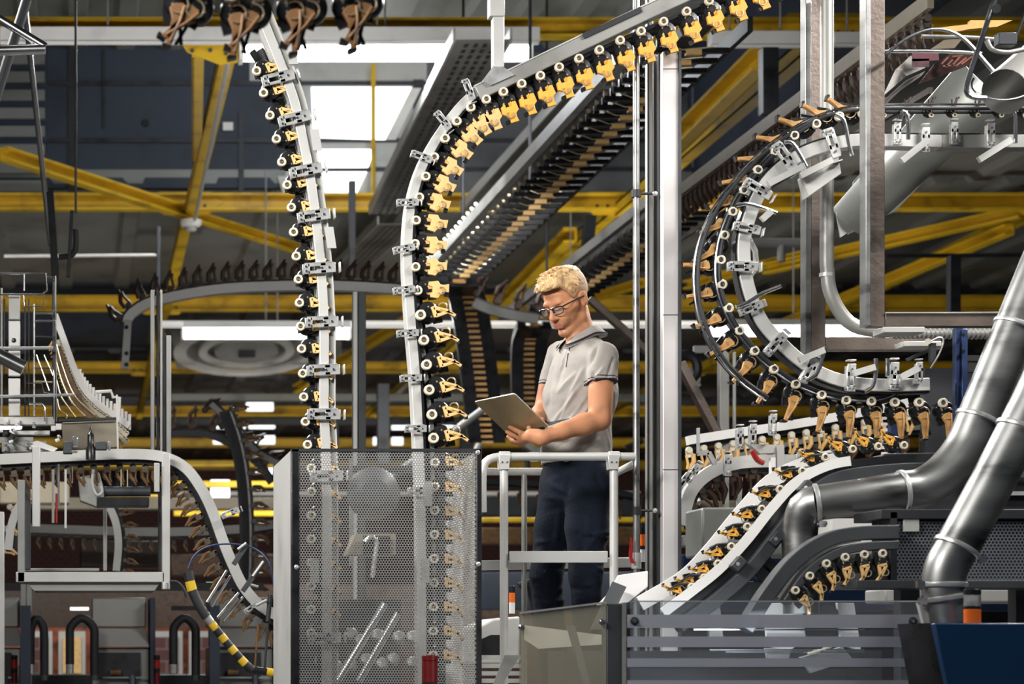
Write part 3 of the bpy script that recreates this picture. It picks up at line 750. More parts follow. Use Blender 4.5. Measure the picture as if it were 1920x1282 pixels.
pu = [(1762, 757), (1717, 756), (1672, 756), (1628, 754), (1581, 752), (1535, 742), (1487, 722), (1446, 694), (1410, 660), (1382, 622), (1362, 580), (1350, 536), (1347, 490), (1354, 444), (1369, 400), (1390, 360), (1416, 322), (1448, 287), (1484, 258),
      (1525, 236), (1568, 222), (1612, 216)]
ptsU = [V(x, y, DU + .03) for x, y in pu]
place(ug, U1, ptsU, lambda i: 'brown and tan gripper on the U-shaped conveyor, %s along it from the lower opening' % nth(i), 'grippers of the U-shaped conveyor', scale=1.0, twist=lambda i: .45 if i < 9 else (.35 if i < 13 else 1.2))
pu2 = [V(1655 + 44 * k, 218, DU + .03) for k in range(0, 7)]
small = gripper_proto('long', 'dbrown'); S1 = [True]
place(small, S1, pu2, lambda i: 'dark ring on the upper straight run of the U, %s right of the steel tubes' % nth(i), 'upper grippers of the U-shaped conveyor', scale=.5)
clamps([(1560, 268, -72, 1.1), (1471, 294, -55, 1.2), (1420, 354, -30, 1.1), (1400, 428, -12), (1392, 500, 0, 1.1), (1408, 578, 22, .9), (1455, 645, 48), (1518, 694, 62), (1596, 708, 88), (1677, 705, 88), (1724, 698, 90, .75),
        (1683, 250, 90, .8), (1736, 262, 90, .9), (1790, 250, 90, .8), (1858, 254, 90, .9)], DU - .05,
       lambda i: 'slotted galvanised clamp on the U-shaped rail, ' + (nth(i) + ' counted down round the bend' if i < 12 else nth(i - 11) + ' along the upper straight run'), 'clamps of the U-shaped conveyor', .74)
def rod(pix, D, r, label, m='chrome', name='bent_rod', n=14, cat='rod'):
    return obj(name, MB().tube(path(pix, D, n), r, 10), M[m], label=label, cat=cat)
rod([(1566, 214), (1580, 222), (1586, 240), (1592, 270), (1598, 292)], DU - .06, .0075, 'bright bent rod on the upper bend of the U, beside the steel tube')
rod([(1471, 266), (1485, 268), (1500, 290), (1512, 312)], DU - .06, .0075, 'bright bent rod on the shoulder of the U-shaped conveyor')
rod([(1380, 385), (1400, 382), (1425, 388), (1456, 399)], DU - .06, .0075, 'bright bent rod pointing inwards high on the left bend of the U')
rod([(1380, 575), (1400, 568), (1430, 550), (1464, 536)], DU - .06, .0075, 'bright straight rod pointing inwards low on the left bend of the U')
rod([(1516, 712), (1532, 700), (1542, 670), (1548, 650)], DU - .06, .0075, 'bright bent rod on the lower bend of the U')
rod([(1622, 735), (1636, 724), (1642, 700), (1642, 672)], DU - .06, .0075, 'bright bent rod on the lower run of the U, left of the last clamps')
rod([(1664, 672), (1664, 705)], DU - .06, .008, 'short upright pin beside the bent rod on the lower run of the U')
rod([(1688, 225), (1694, 208), (1702, 222), (1703, 262)], DU - .06, .0075, 'bright hooked rod just right of the steel tubes on the upper run')
rod([(1892, 212), (1900, 208), (1904, 225), (1904, 268)], DU - .06, .0075, 'bright hooked rod at the right end of the upper run')
for a, b, lab in (((1500, 330), (1560, 300), 'pale flat bar on the shoulder of the U-shaped conveyor'), ((1440, 345), (1505, 312), 'second pale flat bar on the shoulder of the U'), ((1428, 412), (1446, 396), 'short pale flat bar under the high inward rod'),
                  ((1498, 675), (1545, 656), 'pale flat bar on the lower bend of the U'), ((1600, 700), (1640, 688), 'pale flat bar on the lower run of the U'), ((1688, 708), (1722, 690), 'pale flat bar at the last clamp of the U'),
                  ((1690, 302), (1740, 262), 'pale flat bar hanging under the upper run of the U'), ((1835, 300), (1895, 262), 'long pale flat bar under the right end of the upper run')):
    obj('flat_bar', MB().bar(V(*a, DU - .07), V(*b, DU - .07), .02, .022), M['alu'], label=lab, cat='bar')
obj('triangular_lug', MB().prism([V(1402, 440, DU), V(1416, 470, DU), V(1418, 500, DU), V(1400, 535, DU), V(1405, 530, DU), V(1424, 500, DU), V(1421, 468, DU), V(1406, 438, DU)], (0, .03, 0)), M['galv'], label='bent triangular lug behind the middle clamp of the U', cat='lug')
obj('mounting_plate', MB().prism([V(1505, 330, DU - .03), V(1572, 290, DU - .03), V(1578, 325, DU - .03), V(1515, 370, DU - .03)], (0, .06, 0)), M['pale'], label='pale folded plate holding the U-shaped conveyor to the steel tube', cat='plate', bevel=.003)

# ------------------------------------------------------------ lower-right climbing conveyor
DI = 7.1
tI = thing('climbing_conveyor', 'white-edged conveyor climbing in an S from behind the guard to the upper right', 'conveyor', V(1350, 1100, DI))
band = path([(1240, 1150), (1290, 1112), (1345, 1068), (1395, 1015), (1445, 952), (1490, 905), (1545, 876), (1600, 865), (1680, 858), (1760, 857)], DI, 60)
back = path([(1200, 1130), (1280, 1082), (1330, 1032), (1385, 965), (1440, 905), (1490, 876), (1555, 856), (1640, 846), (1760, 842)], DI + .12, 60)
obj('white_side_strip', MB().sweep(band[:44], rect(-.014, .018, -.03, -.02)), M['white'], tI)
obj('far_side_strip', MB().sweep(back[:44], rect(-.028, .022, .0, .01)), M['white'], tI)
obj('side_strip_end', MB().sweep(band[43:], rect(-.02, .006, -.03, -.02)), M['black'], tI)
obj('dark_web', MB().sweep(band, rect(-.055, -.012, -.02, .10)), M['black'], tI)
rail = path([(1270, 1175), (1340, 1125), (1400, 1072), (1450, 1010), (1500, 945), (1550, 905), (1600, 890), (1680, 882), (1740, 880)], DI - .02, 60)
obj('anthracite_rail', MB().sweep(rail, rect(-.022, .022, -.03, .05)), M['anthra'], tI, bevel=.003)
for i, (x, y) in enumerate(((1510, 914), (1454, 1010), (1383, 1057))):
    lg = obj('lug', MB().box(V(x, y, DI - .06), (.045, .04, .03), Matrix.Rotation(-.85, 3, 'Y')), M['anthra'], tI, bevel=.002)
    obj('lug_bolt', MB().lathe(V(x, y, DI - .075), (0, -1, 0), [(0, .006), (.006, .006), (.009, .0), (.012, 0), (.012, .004)], 12), M['galv'], lg)
obj('upright', MB().bar(V(1400, 1015, DI + .02), V(1500, 1120, DI + .02), .03, .05, Y_).bar(V(1405, 1060, DI), V(1450, 1095, DI), .04, .03, Y_).bar(V(1421, 985, DI), V(1440, 1075, DI + .02), .02, .02), M['dark'], tI)
pi = [(1293, 1100), (1316, 1083), (1342, 1057), (1367, 1025), (1397, 988), (1424, 955), (1458, 918), (1500, 884), (1543, 858), (1594, 843), (1642, 838), (1690, 836)]
ptsI = [V(x, y, DI) for x, y in pi]
amb = gripper_proto('hook', 'orange'); A1 = [True]
place_slice(amb, A1, ptsI, 0, 12, lambda i: 'amber gripper on the white-edged climbing conveyor, %s up from the clear guard' % nth(i + 1), 'grippers of the climbing conveyor', scale=.78, rot=1.1)
for i in range(0, 9):
    x, y = pi[i]
    obj('steel_finger', MB().tube(path([(x - 42, y + 8), (x - 24, y - 4), (x - 4, y - 6), (x + 22, y - 10)], DI - .02, 7), [.0015, .003, .004, .0045, .004, .003, .0015], 6), M['dark'],
        label='thin dark steel finger between grippers on the climbing conveyor, %s up from the guard' % nth(i + 1), cat='finger', group='steel fingers of the climbing conveyor')
# lower sister conveyor
DJ = 6.65
tJ = thing('lower_conveyor', 'dark double-railed conveyor curving out of the perforated grille', 'conveyor', V(1500, 1120, DJ))
r1 = path([(1395, 1180), (1440, 1110), (1490, 1050), (1550, 1012), (1610, 1000), (1680, 998)], DJ, 40)
r2 = path([(1470, 1130), (1510, 1075), (1560, 1040), (1610, 1026), (1680, 1022)], DJ, 40)
obj('upper_rail', MB().sweep(r1, rect(-.022, .022, -.03, .04)), M['anthra'], tJ, bevel=.003)
obj('lower_rail', MB().sweep(r2, rect(-.014, .014, -.03, .03)), M['anthra'], tJ, bevel=.003)
obj('spacer', MB().sweep(path([(1455, 1120), (1500, 1062), (1555, 1026), (1610, 1013)], DJ, 30), rect(-.004, .004, -.02, .0)), M['galv'], tJ)
pj = [(1487, 1107), (1514, 1080), (1545, 1057), (1580, 1045), (1616, 1040), (1650, 1038)]
place_slice(hook, H1, [V(x, y, DJ - .03) for x, y in pj[::-1]], 0, 6, lambda i: 'brown gripper under the lower curved rail, %s left of the perforated grille' % nth(i + 1), 'grippers of the lower curved conveyor', scale=.75)
# ------------------------------------------------------------ overhead slatted conveyors running down the hall
def slat_proto(name, w_, label):
    """one gripper of the overhead strand seen end-on: dark shaft, tan block, small bright wheel"""
    t = thing(name, label, 'gripper', (0, 0, 0))
    h = w_ / 2
    obj('dark_shaft', MB().box((0, .0, 0), (w_, .03, .028)).box((-h * .5, 0, .045), (.02, .03, .07)).box((-h * .8, 0, .03), (.016, .02, .06)), M['black'], t)
    obj('tan_block', MB().box((.02, -.004, -.012), (w_ * .2, .034, .03)), M['tan'], t)
    obj('wheel', MB().cyl((-h * 1.02, 0, .03), (-h * .94, 0, .03), .018, 10).tube([(-h * .6, -.018, .03), (-h * .2, -.018, .0), (h * .6, -.018, .014)], .004, 6), M['wire'], t)
    return t
SL = slat_proto('gripper_shaft', .42, ''); SL1 = [True]
def shafts(fn, n, label, group, scale=1.0):
    for i in range(n):
        p, R = fn(i)
        Mx = Matrix.Translation(p) @ R.to_4x4() @ Matrix.Scale(scale, 4)
        if SL1[0]: SL1[0] = False; SL.matrix_world = Mx; SL['label'] = label(i + 1); SL['group'] = group
        else: copy_tree(SL, Mx, label(i + 1), group)
I3 = Matrix.Identity(3)
XC, HC = 3.27, ZC + 3.2
t = thing('overhead_conveyor', 'long straight overhead conveyor with a bright side rail running down the hall', 'conveyor', (XC, 11.4, HC))
for y_ in (12.0, 15.5, 18.2): obj('suspension_rod', MB().cyl((XC, y_, HC + .16), (XC, y_, HD + (1.5 if y_ > 17.3 else .05)), .012, 8), M['dark'], t)
obj('side_rail', MB().bar((XC - .27, 11.3, HC + .1), (XC - .27, 18.4, HC + .1), .05, .085), M['pale'], t)
obj('top_rail', MB().bar((XC + .05, 11.3, HC + .16), (XC + .05, 18.4, HC + .16), .12, .06), M['dark'], t)
obj('far_rail', MB().bar((XC + .28, 11.3, HC + .12), (XC + .28, 18.4, HC + .12), .03, .08), M['dark'], t)
shafts(lambda i: (Vector((XC, 11.45 + i * .2, HC + .02)), I3), 35, lambda i: 'dark shaft with tan block on the bright overhead conveyor, %s from the aluminium column' % nth(i), 'shafts of the long overhead conveyor')
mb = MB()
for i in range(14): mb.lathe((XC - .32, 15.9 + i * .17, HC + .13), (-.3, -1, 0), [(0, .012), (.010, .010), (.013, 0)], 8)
obj('glow_dot', mb, M['dot'], t, kind='stuff')  # row of emissive dots along the side rail
# second one, darker, further right
XC2 = 4.42
t = thing('overhead_conveyor', 'darker overhead conveyor running down the hall behind the man\'s head', 'conveyor', (XC2, 15.3, HC))
for y_ in (16.5, 20.2): obj('suspension_rod', MB().cyl((XC2, y_, HC + .16), (XC2, y_, HD + (1.5 if y_ > 17.3 else .05)), .012, 8), M['dark'], t)
obj('side_rail', MB().bar((XC2 - .27, 15.3, HC + .08), (XC2 - .27, 20.6, HC + .08), .05, .08), M['traym'], t)
obj('top_rail', MB().bar((XC2 + .05, 15.3, HC + .14), (XC2 + .05, 20.6, HC + .14), .3, .06), M['dark'], t)
shafts(lambda i: (Vector((XC2, 15.4 + i * .2, HC)), I3), 26, lambda i: 'dark shaft on the overhead conveyor behind the man\'s head, %s from the near end' % nth(i), 'shafts of the second overhead conveyor')
# descending belts
def descender(pix, D0, wdt, label, n, word):
    P = spline([V(*p) for p in pix], 40)
    t = thing('descending_conveyor', label, 'conveyor', P[-1])
    obj('dark_frame', MB().sweep(P, rect(.0, .04, -wdt / 2, wdt / 2), X_), M['black'], t)
    for s in (-1, 1):
        obj('side_cheek', MB().sweep([p + X_ * s * wdt * .36 for p in P], rect(-.05, .03, -wdt * .12, wdt * .12), X_), M['black'], t)
    obj('ladder_chain', MB().sweep(P, rect(-.02, .0, -wdt * .09, wdt * .09), X_), M['dbrown'], t)
    Q = spline([V(*p) for p in pix], n)
    p0 = None
    for i, q in enumerate(Q):
        lab = 'dark rung of the %s, %s from the top' % (word, nth(i + 1))
        q = q - Y_ * .05
        if p0 is None:
            p0 = obj('belt_rung', MB().box(q, (wdt * .3, .02, .022)), M['umber'], label=lab, cat='rung', group='rungs of the ' + word)
        else:
            c = p0.copy(); COL.objects.link(c); c.location = p0.location + (q - Q[0] + Y_ * .05); c['label'] = lab
    return t
descender([(858, 528, 18.4), (872, 545, 18.7), (880, 580, 18.8), (895, 680, 18.9), (912, 830, 19)], 18.5, .33, 'dark belt dropping from the bright overhead conveyor behind the laptop', 34, 'belt behind the laptop')
descender([(1002, 610, 20.7), (992, 640, 20.9), (990, 700, 21), (992, 830, 21)], 21, .34, 'dark belt dropping behind the man\'s chest', 24, 'belt behind the man\'s chest')

# small one-piece grippers for the far strands
def tiny_proto(name, m1, m2):
    t = thing(name, '', 'gripper', (0, 0, 0))
    obj('carrier', MB().lathe((0, .0, 0), (0, 0, 1), [(0, .012), (.014, .012), (.018, 0), (.014, -.01)], 10).box((0, .018, -.004), (.03, .03, .014)), M[m1], t)
    obj('hook', MB().tube([(-.016, .02, .004), (-.012, .055, .006), (.004, .075, .004), (.018, .10, .0)], [.010, .011, .009, .005], 7).tube([(.016, .02, 0), (.014, .06, 0), (.022, .084, 0)], .006, 6), M[m2], t)
    return t
TY = tiny_proto('small_gripper', 'cream', 'tan'); TY1 = [True]
TD = tiny_proto('dark_gripper', 'dbrown', 'dbrown'); TD1 = [True]
TB = tiny_proto('brown_gripper', 'hub', 'brown'); TB1 = [True]

def strand(name, label, cat, pix, D, prof, m, pitch, proto, first, word, group, side=-Y_, off=0.03, scale=1.0, rev=False):
    P = path(pix, D, 60)
    r = thing(name, label, cat, P[0])
    obj('rail', MB().sweep(P, prof), M[m], r)
    obj('dark_guide', MB().sweep(P, rect(prof[1][0] if not rev else prof[0][0] - .02, (prof[1][0] + .02) if not rev else prof[0][0], 0, .04)), M['black'], r)
    n = max(2, int(length(P) / pitch)); Q = spline(P, n)
    Q = [p + n_ * off for p, t_, n_ in frames_along(Q, side)]
    place(proto, first, Q, lambda i: '%s, %s along it' % (word, nth(i)), group, side, scale)
    return r
# pale curved track on the left with dark clips standing up
strand('curved_track', 'pale curved track arching behind the S-curved strand with dark clips on top', 'conveyor', [(238, 606), (246, 590), (290, 566), (400, 545), (520, 538), (640, 538), (760, 545)], 14.0,
       rect(-.03, .03, -.05, .03), 'white', .085, TD, TD1, 'dark clip standing on the pale curved track', 'clips on the pale curved track', scale=1.5)
t = thing('hanging_arm', 'pale flat steel arm with holes hanging from the end of the curved track', 'arm', V(238, 690, 13.9))
obj('arm_bar', MB().bar(V(240, 600, 13.9), V(234, 692, 13.9), .05, .02, Y_), M['pale'], t, bevel=.003)
for y in (613, 662, 683): obj('hole_rim', MB().lathe(V(237, y, 13.88), (0, -1, 0), [(0, 0), (.012, .002), (.014, 0)], 12), M['dark'], t)
# long pale rail with hooks, upper right
P0, P1 = V(1240, 385, 14.3), V(1745, 0, 9.9)
t = thing('hook_conveyor', 'long pale rail sloping across behind the steel tubes with brown hooks below', 'conveyor', P1)
obj('pale_rail', MB().bar(P0, P1, .03, .075), M['beige'], t)
obj('lower_bar', MB().bar(P0 - Z_ * .3, P1 - Z_ * .42, .02, .03), M['hub'], t)
n = 46
TBr = Matrix(((1, 0, 0), (0, 0, -1), (0, 1, 0)))
for i in range(n):
    p = P0.lerp(P1, i / (n - 1)) - Z_ * .07 + Y_ * .05
    Mx = Matrix.Translation(p) @ Matrix(((1, 0, 0), (0, 0, -1), (0, -1, 0))).to_4x4() @ Matrix.Scale(1.35, 4)
    lab = 'brown hook under the long pale sloping rail, %s from its lower end' % nth(i + 1)
    copy_tree(TD, Mx, lab, 'hooks of the long pale rail')
# yellow grippers under the white rail, right middle
strand('gripper_line', 'white rail rising behind the U with a row of yellow grippers under it', 'conveyor', [(1700, 762), (1640, 775), (1500, 800), (1380, 818), (1290, 832)], 9.8, rect(-.035, .005, -.03, .03), 'white', .062, TY, TY1,
       'yellow gripper in the row under the white rail behind the U', 'yellow grippers below the white rail', off=.03, scale=1.0)
strand('gripper_line', 'dim row of brown grippers behind the climbing conveyor', 'conveyor', [(1830, 800), (1700, 806), (1560, 822), (1430, 845), (1300, 880)], 11.5, rect(-.02, .005, -.03, .03), 'alud', .09, TB, TB1,
       'brown gripper in the dim row behind the climbing conveyor', 'brown grippers of the dim row', off=.03, scale=1.1)
strand('curved_track', 'grey track curving down right of the aluminium column with dark hooks below', 'conveyor', [(1530, 868), (1440, 868), (1380, 872), (1330, 890), (1295, 925), (1278, 985)], 9.4, rect(-.035, .02, -.03, .03), 'alu', .075, TD, TD1,
       'dark hook below the grey track right of the column', 'hooks below the grey track', off=.03, scale=1.15)
# right: white arm unit on that track
t = thing('track_switch', 'pale switch unit with arms on the grey curved track', 'switch unit', V(1440, 880, 9.2))
obj('top_arm', MB().prism([V(1405, 832, 9.2), V(1468, 834, 9.2), V(1468, 848, 9.2), V(1425, 850, 9.2)], (0, .05, 0)), M['pale'], t)
obj('leg', MB().bar(V(1462, 835, 9.2), V(1462, 905, 9.2), .03, .03, Y_), M['pale'], t)
obj('leg', MB().bar(V(1448, 858, 9.2), V(1448, 905, 9.2), .022, .022, Y_), M['white'], t)
obj('red_cable', MB().tube(path([(1410, 845), (1420, 862), (1432, 868)], 9.18, 6), .012, 6), M['red'], t)
obj('arm', MB().bar(V(1308, 850, 9.2), V(1328, 848, 9.2), .02, .02).bar(V(1309, 802, 9.2), V(1309, 850, 9.2), .012, .012, Y_).bar(V(1328, 848, 9.2), V(1340, 870, 9.2), .02, .02).bar(V(1350, 850, 9.2), V(1340, 870, 9.2), .01, .01), M['galv'], t)
clamps([(1365, 872, 90), (1300, 888, 55), (1283, 902, 50), (1500, 868, 90), (1412, 815, 88), (1450, 796, 88), (1388, 822, 88)], 9.15, lambda i: 'pale blurred clamp beyond the column on the right-hand rails, %s of seven' % nth(i), 'clamps on the far right-hand rails', .7)
for a, b, lab in (((1362, 895), (1362, 985), 'pale slim leg under the grey curved track'), ((1388, 895), (1384, 965), 'second pale slim leg under the grey curved track')):
    obj('leg_post', MB().bar(V(*a, 9.4), V(*b, 9.4), .018, .018, Y_), M['pale'], label=lab, cat='post')

# left machine run: flat rail, S-curve down to the steel cover
DL = 9.4
strand('serpentine_conveyor', 'pale conveyor rail running flat over the left-hand machine then swooping down to the cover', 'conveyor',
       [(0, 862), (120, 856), (230, 852), (300, 856), (345, 876), (376, 915), (398, 960), (416, 1010), (434, 1055), (456, 1100), (488, 1136), (530, 1160)], DL, rect(-.023, .023, -.03, .03), 'alu', .056, TB, TB1,
       'bronze gripper on the swooping left-hand rail', 'grippers of the swooping rail', side=Y_, off=.05, scale=.85, rev=True)
# ------------------------------------------------------------ steel cover with perforated front
D0, D1 = 7.6, 8.3
xl, xr = V(546, 0, D0).x, V(903, 0, D0).x
zt = V(0, 841, D0).z
t = thing('steel_cover', 'tall steel machine cover with a perforated front around the foot of both strands', 'machine cover', ((xl + xr) / 2, (D0 + D1) / 2, 0))
fx0, fx1 = V(561, 0, D0).x, V(893, 0, D0).x
obj('perforated_front', MB().quad((fx0, D0, .02), (fx1, D0, .02), (fx1, D0, zt - .012), (fx0, D0, zt - .012)), M['perf'], t, sharp=None)
fr = MB().box(((xl + fx0) / 2, D0 + .01, zt / 2), (fx0 - xl, .03, zt)).box(((xr + fx1) / 2, D0 + .01, zt / 2), (xr - fx1, .03, zt))
obj('front_post', MB().box(((xl + fx0) / 2, D0 + .01, zt / 2), (fx0 - xl, .03, zt)), M['black'], t, bevel=.002)
obj('front_post', MB().box(((xr + fx1) / 2, D0 + .01, zt / 2), (xr - fx1, .03, zt)), M['black'], t, bevel=.002)
obj('top_rim', MB().box(((xl + xr) / 2, D0 + .01, zt - .005), (xr - xl, .03, .010)), M['dark'], t)
obj('side_panel', MB().box((xl + .003, (D0 + D1) / 2, zt / 2), (.006, D1 - D0, zt - .01)), M['pale'], t)
obj('perforated_side', MB().quad((xr - .012, D0 + .02, .02), (xr - .012, D1, .02), (xr - .012, D1, zt - .01), (xr - .012, D0 + .02, zt - .01)), M['perfs'], t, sharp=None)
obj('back_frame', MB().box(((xl + xr) / 2, D1, zt - .015), (xr - xl, .03, .03)).box((xr - .02, D1, zt / 2), (.03, .03, zt)).box((xl + .02, D1, zt / 2), (.03, .03, zt)), M['dark'], t)
obj('back_plate', MB().box(((xl + xr) / 2 - .08, D1 + .012, .95), (xr - xl - .2, .008, 1.5)), M['anthra'], t)
for x, y in ((893 + 3, 848), (897, 1057), (556, 1063)):
    b = obj('screw', MB().lathe(V(x, y, D0 - .006), (0, -1, 0), [(0, .006), (.004, .006), (.0055, .001), (.0085, 0)], 12), M['galv'], t)
# mechanics inside the cover
t = thing('drive_unit', 'grey drive unit with a hooked lever inside the perforated cover', 'drive unit', V(700, 1100, 7.9))
obj('housing', MB().prism([V(652, 1040, 7.9), V(668, 1000, 7.9), V(742, 1000, 7.9), V(742, 1040, 7.9)], (0, .15, 0)), M['beige'], t)
obj('round_cover', MB().lathe(V(700, 925, 7.95), (0, -1, 0), [(0, .05), (.05, .05), (.085, .02), (.10, 0)], 24), M['anthra'], t)
obj('window', MB().box(V(706, 1022, 7.88), (.10, .01, .07)), M['black'], t)
obj('lever', MB().tube(path([(684, 1016), (696, 1006), (706, 1014), (702, 1050), (698, 1082)], 7.86, 12), .009, 8), M['galv'], t)
for i, (x0, y0, x1, y1) in enumerate(((634, 1276, 722, 1132), (672, 1278, 746, 1150))):
    obj('air_tube', MB().tube([V(x0, y0, 7.7), V(x1, y1, 7.7)], .013, 12), M['chrome'], label='shiny slanting metal tube inside the perforated cover, %s' % ('left of two' if i == 0 else 'right of two'), cat='tube', group='slanting tubes in the cover')
for x, y, lab in ((802, 925, 'upper'), (797, 1070, 'middle'), (590, 1070, 'side')):
    obj('bracket_plate', MB().box(V(x, y, 7.85), (.03, .02, .09)), M['galv'], label='%s small upright plate inside the perforated cover' % lab, cat='plate')
obj('inner_post', MB().bar(V(658, 860, 8.1), V(658, 1060, 8.1), .012, .012, Y_), M['alu'], label='thin bright rod hanging inside the perforated cover', cat='rod')
random.seed(3)
for i in range(14):
    x, y = 600 + (i % 7) * 28 + random.uniform(-8, 8), 1195 + (i // 7) * 48 + random.uniform(-8, 8)
    obj('transfer_cup', MB().lathe(V(x, y, 8.0), (-.2, -1, .3), [(0, .02), (.018, .018), (.026, 0), (.02, -.03)], 14), M['alud'],
        label='pale round cup low inside the perforated cover, %s in the %s row' % (nth(i % 7 + 1), 'upper' if i < 7 else 'lower'), cat='cup', group='cups in the perforated cover')
def beacon(x, y0, y1, D, wpx, label, lens, top='black', lit=False, layers=None):
    """stack light: cap, lens, foot"""
    p = V(x, y1, D); t = thing('signal_beacon', label, 'beacon', p); r = wpx / 2 * D / FPX; ht = (y1 - y0) * D / FPX
    for nm, a, b, m_, rr in layers or (('foot', 0, .3, 'black', 1), ('lens', .3, .86, lens, .97), ('cap', .86, 1, top, 1)):
        obj(nm, MB().lathe(p, Z_, [(0, a * ht), (r * rr, a * ht), (r * rr, b * ht - r * .1), (r * rr * .9, b * ht), (0, b * ht)], 20), M[m_], t)
    return t
beacon(806, 1228, 1300, 7.5, 31, 'round red beacon in front of the perforated cover', 'redl', 'redl')

# ------------------------------------------------------------ work platform and guard rails
zp = V(0, 1340, 8.3).z
DF, DBk = 7.9, 8.62
xa, xb = V(905, 0, DF).x, V(1192, 0, DF).x
t = thing('work_platform', 'aluminium work platform under the man', 'platform', ((xa + xb) / 2, 8.25, 0))
obj('deck_plate', MB().box(((xa + xb) / 2, 8.26, zp - .015), (xb - xa + .1, .9, .03)), M['alud'], t)
for x in (xa + .03, xb - .03):
    for y in (DF, DBk): obj('leg', MB().box((x, y, (zp - .03) / 2), (.05, .05, zp - .03)), M['alu'], t)
ztop = V(0, 857, DF).z; zb = V(0, 882, DBk).z
t = thing('front_guard_rail', 'near aluminium guard rail with two posts in front of the man', 'guard rail', (V(945, 0, DF).x, DF, zp))
r_ = .0155
bend = spline([V(905, 960, DF), V(905, 890, DF), V(911, 866, DF), V(930, 857, DF), V(960, 856, DF)], 18)
obj('top_tube', MB().tube(bend + [V(1190, 856, DF)], r_, 16), M['alu'], t)
obj('post', MB().tube([V(945, 866, DF), V(945, 1296, DF)], r_, 16), M['alu'], t)
obj('post', MB().tube([V(1151, 866, DF), V(1151, 1330, DF)], r_, 16), M['alu'], t)
for x in (946, 1151):
    cp = obj('tee_clamp', MB().tube([V(x - 10, 856, DF), V(x + 10, 856, DF)], r_ * 1.3, 16).prism([V(x - 11, 852, DF - .02), V(x + 11, 852, DF - .02), V(x + 9, 880, DF - .02), V(x - 9, 880, DF - .02)], (0, .04, 0)), M['alu'], t, bevel=.002)
    for dx in (-4, 5): obj('screw', MB().cyl(V(x + dx, 866, DF - .024), V(x + dx, 866, DF - .02), .003, 8), M['dark'], cp)
obj('collar', MB().tube([V(1146, 856, DF), V(1148, 856, DF)], r_ * 1.15, 16), M['dark'], t)
obj('knee_bar', MB().bar(V(955, 1044, DF - .02), V(1139, 1044, DF - .02), .012, .043), M['alu'], t, bevel=.002)
obj('foot_plate', MB().prism([V(925, 1282, DF - .03), V(947, 1228, DF - .03), V(976, 1228, DF - .03), V(955, 1262, DF - .03), V(930, 1300, DF - .03)], (0, .008, 0)), M['alud'], t)
t = thing('rear_guard_rail', 'far aluminium guard rail behind the man\'s legs', 'guard rail', (V(1000, 0, DBk).x, DBk, zp))
obj('top_tube', MB().tube([V(905, 884, DBk), V(1160, 884, DBk), V(1192, 868, DBk - .4)], r_, 14), M['alu'], t)
obj('post', MB().tube([V(983, 884, DBk), V(983, 1330, DBk)], .011, 14), M['alud'], t)
obj('post', MB().tube([V(1078, 1060, DBk), V(1078, 1330, DBk)], .009, 14), M['alud'], t)
obj('knee_bar', MB().bar(V(902, 1060, DBk), V(1192, 1054, DBk), .012, .04), M['alu'], t, bevel=.002)
obj('ladder_tube', MB().tube([V(995, 1090, 8.8), V(1010, 1180, 8.8)], .02, 14).tube([V(972, 1098, 8.8), V(1000, 1088, 8.8)], .014, 10), M['dark'], label='dark tube with a stub behind the man\'s shins', cat='tube')
t = thing('aluminium_step', 'ribbed aluminium step at the foot of the near rail post', 'step', V(940, 1300, 8.0))
for y in (1232, 1248, 1262, 1276): obj('rib', MB().bar(V(904, y, 8.0), V(975, y, 8.0), .03, .016), M['alu'], t)
t = thing('curved_hood', 'pale curved hood with a dark opening beyond the near rail post', 'hood', V(935, 1230, 9.5))
obj('hood_shell', MB().prism([V(896, 1175, 9.5), V(925, 1160, 9.5), V(975, 1155, 9.5), V(975, 1245, 9.5), V(896, 1245, 9.5)], (0, .4, 0)), M['pale'], t, bevel=.01)
obj('dark_opening', MB().prism([V(898, 1200, 9.49), V(920, 1190, 9.49), V(940, 1190, 9.49), V(940, 1228, 9.49), V(898, 1228, 9.49)], (0, .01, 0)), M['black'], t)
beacon(960, 1098, 1150, 9.3, 11, 'small orange-topped beacon between the near rail post and the man\'s shin', 'orl', layers=(('foot', 0, .4, 'white', 1), ('lens', .4, .75, 'orl', 1), ('cap', .75, 1, 'black', 1)))
beacon(1207, 980, 1066, 8.6, 13, 'slim orange and black beacon beside the aluminium column', 'orl', layers=(('foot', 0, .15, 'black', 1), ('clear_ring', .15, .42, 'white', 1), ('middle_ring', .42, .5, 'black', 1), ('lens', .5, .75, 'orl', 1), ('cap', .75, 1, 'black', 1)))

# ------------------------------------------------------------ column, pipe and valve
DC = 8.0; dd = .24
t = thing('aluminium_column', 'tall square aluminium column right of the man', 'column', (V(1256, 0, DC).x, DC, 0))
zc = V(0, 96, DC).z
xf0, xf1 = V(1243, 0, DC).x, V(1272, 0, DC).x
obj('front_face', MB().box(((xf0 + xf1) / 2, DC + .02, zc / 2), (xf1 - xf0, .04, zc)), mat('column_aluminium', (.70, .67, .67), .38, .3, .04, 4), t, bevel=.003)
obj('corner_strip', MB().box((xf1 + .004, DC + .02, zc / 2), (.009, .06, zc)), M['anthra'], t)
for i, (a, b, m_, ex) in enumerate(((.045, .075, 'anthra', -.004), (.08, .12, 'black', .01), (.125, .15, 'alud', -.002), (.155, .19, 'black', .010), (.195, .24, 'alu', -.003))):
    obj(('side_strip', 'side_groove')[m_ == 'black'], MB().box((xf0 + ex + .01, DC + (a + b) / 2, zc / 2), (.02, b - a, zc)), M[m_], t)
for y in (129, 590, 880): obj('joint_line', MB().box(V(1257.5, y, DC - .001), (xf1 - xf0, .002, .002)), M['dark'], t)
t = thing('grooved_post', 'bright grooved aluminium post just left of the column', 'post', (V(1215, 0, DC).x, DC + .1, 0))
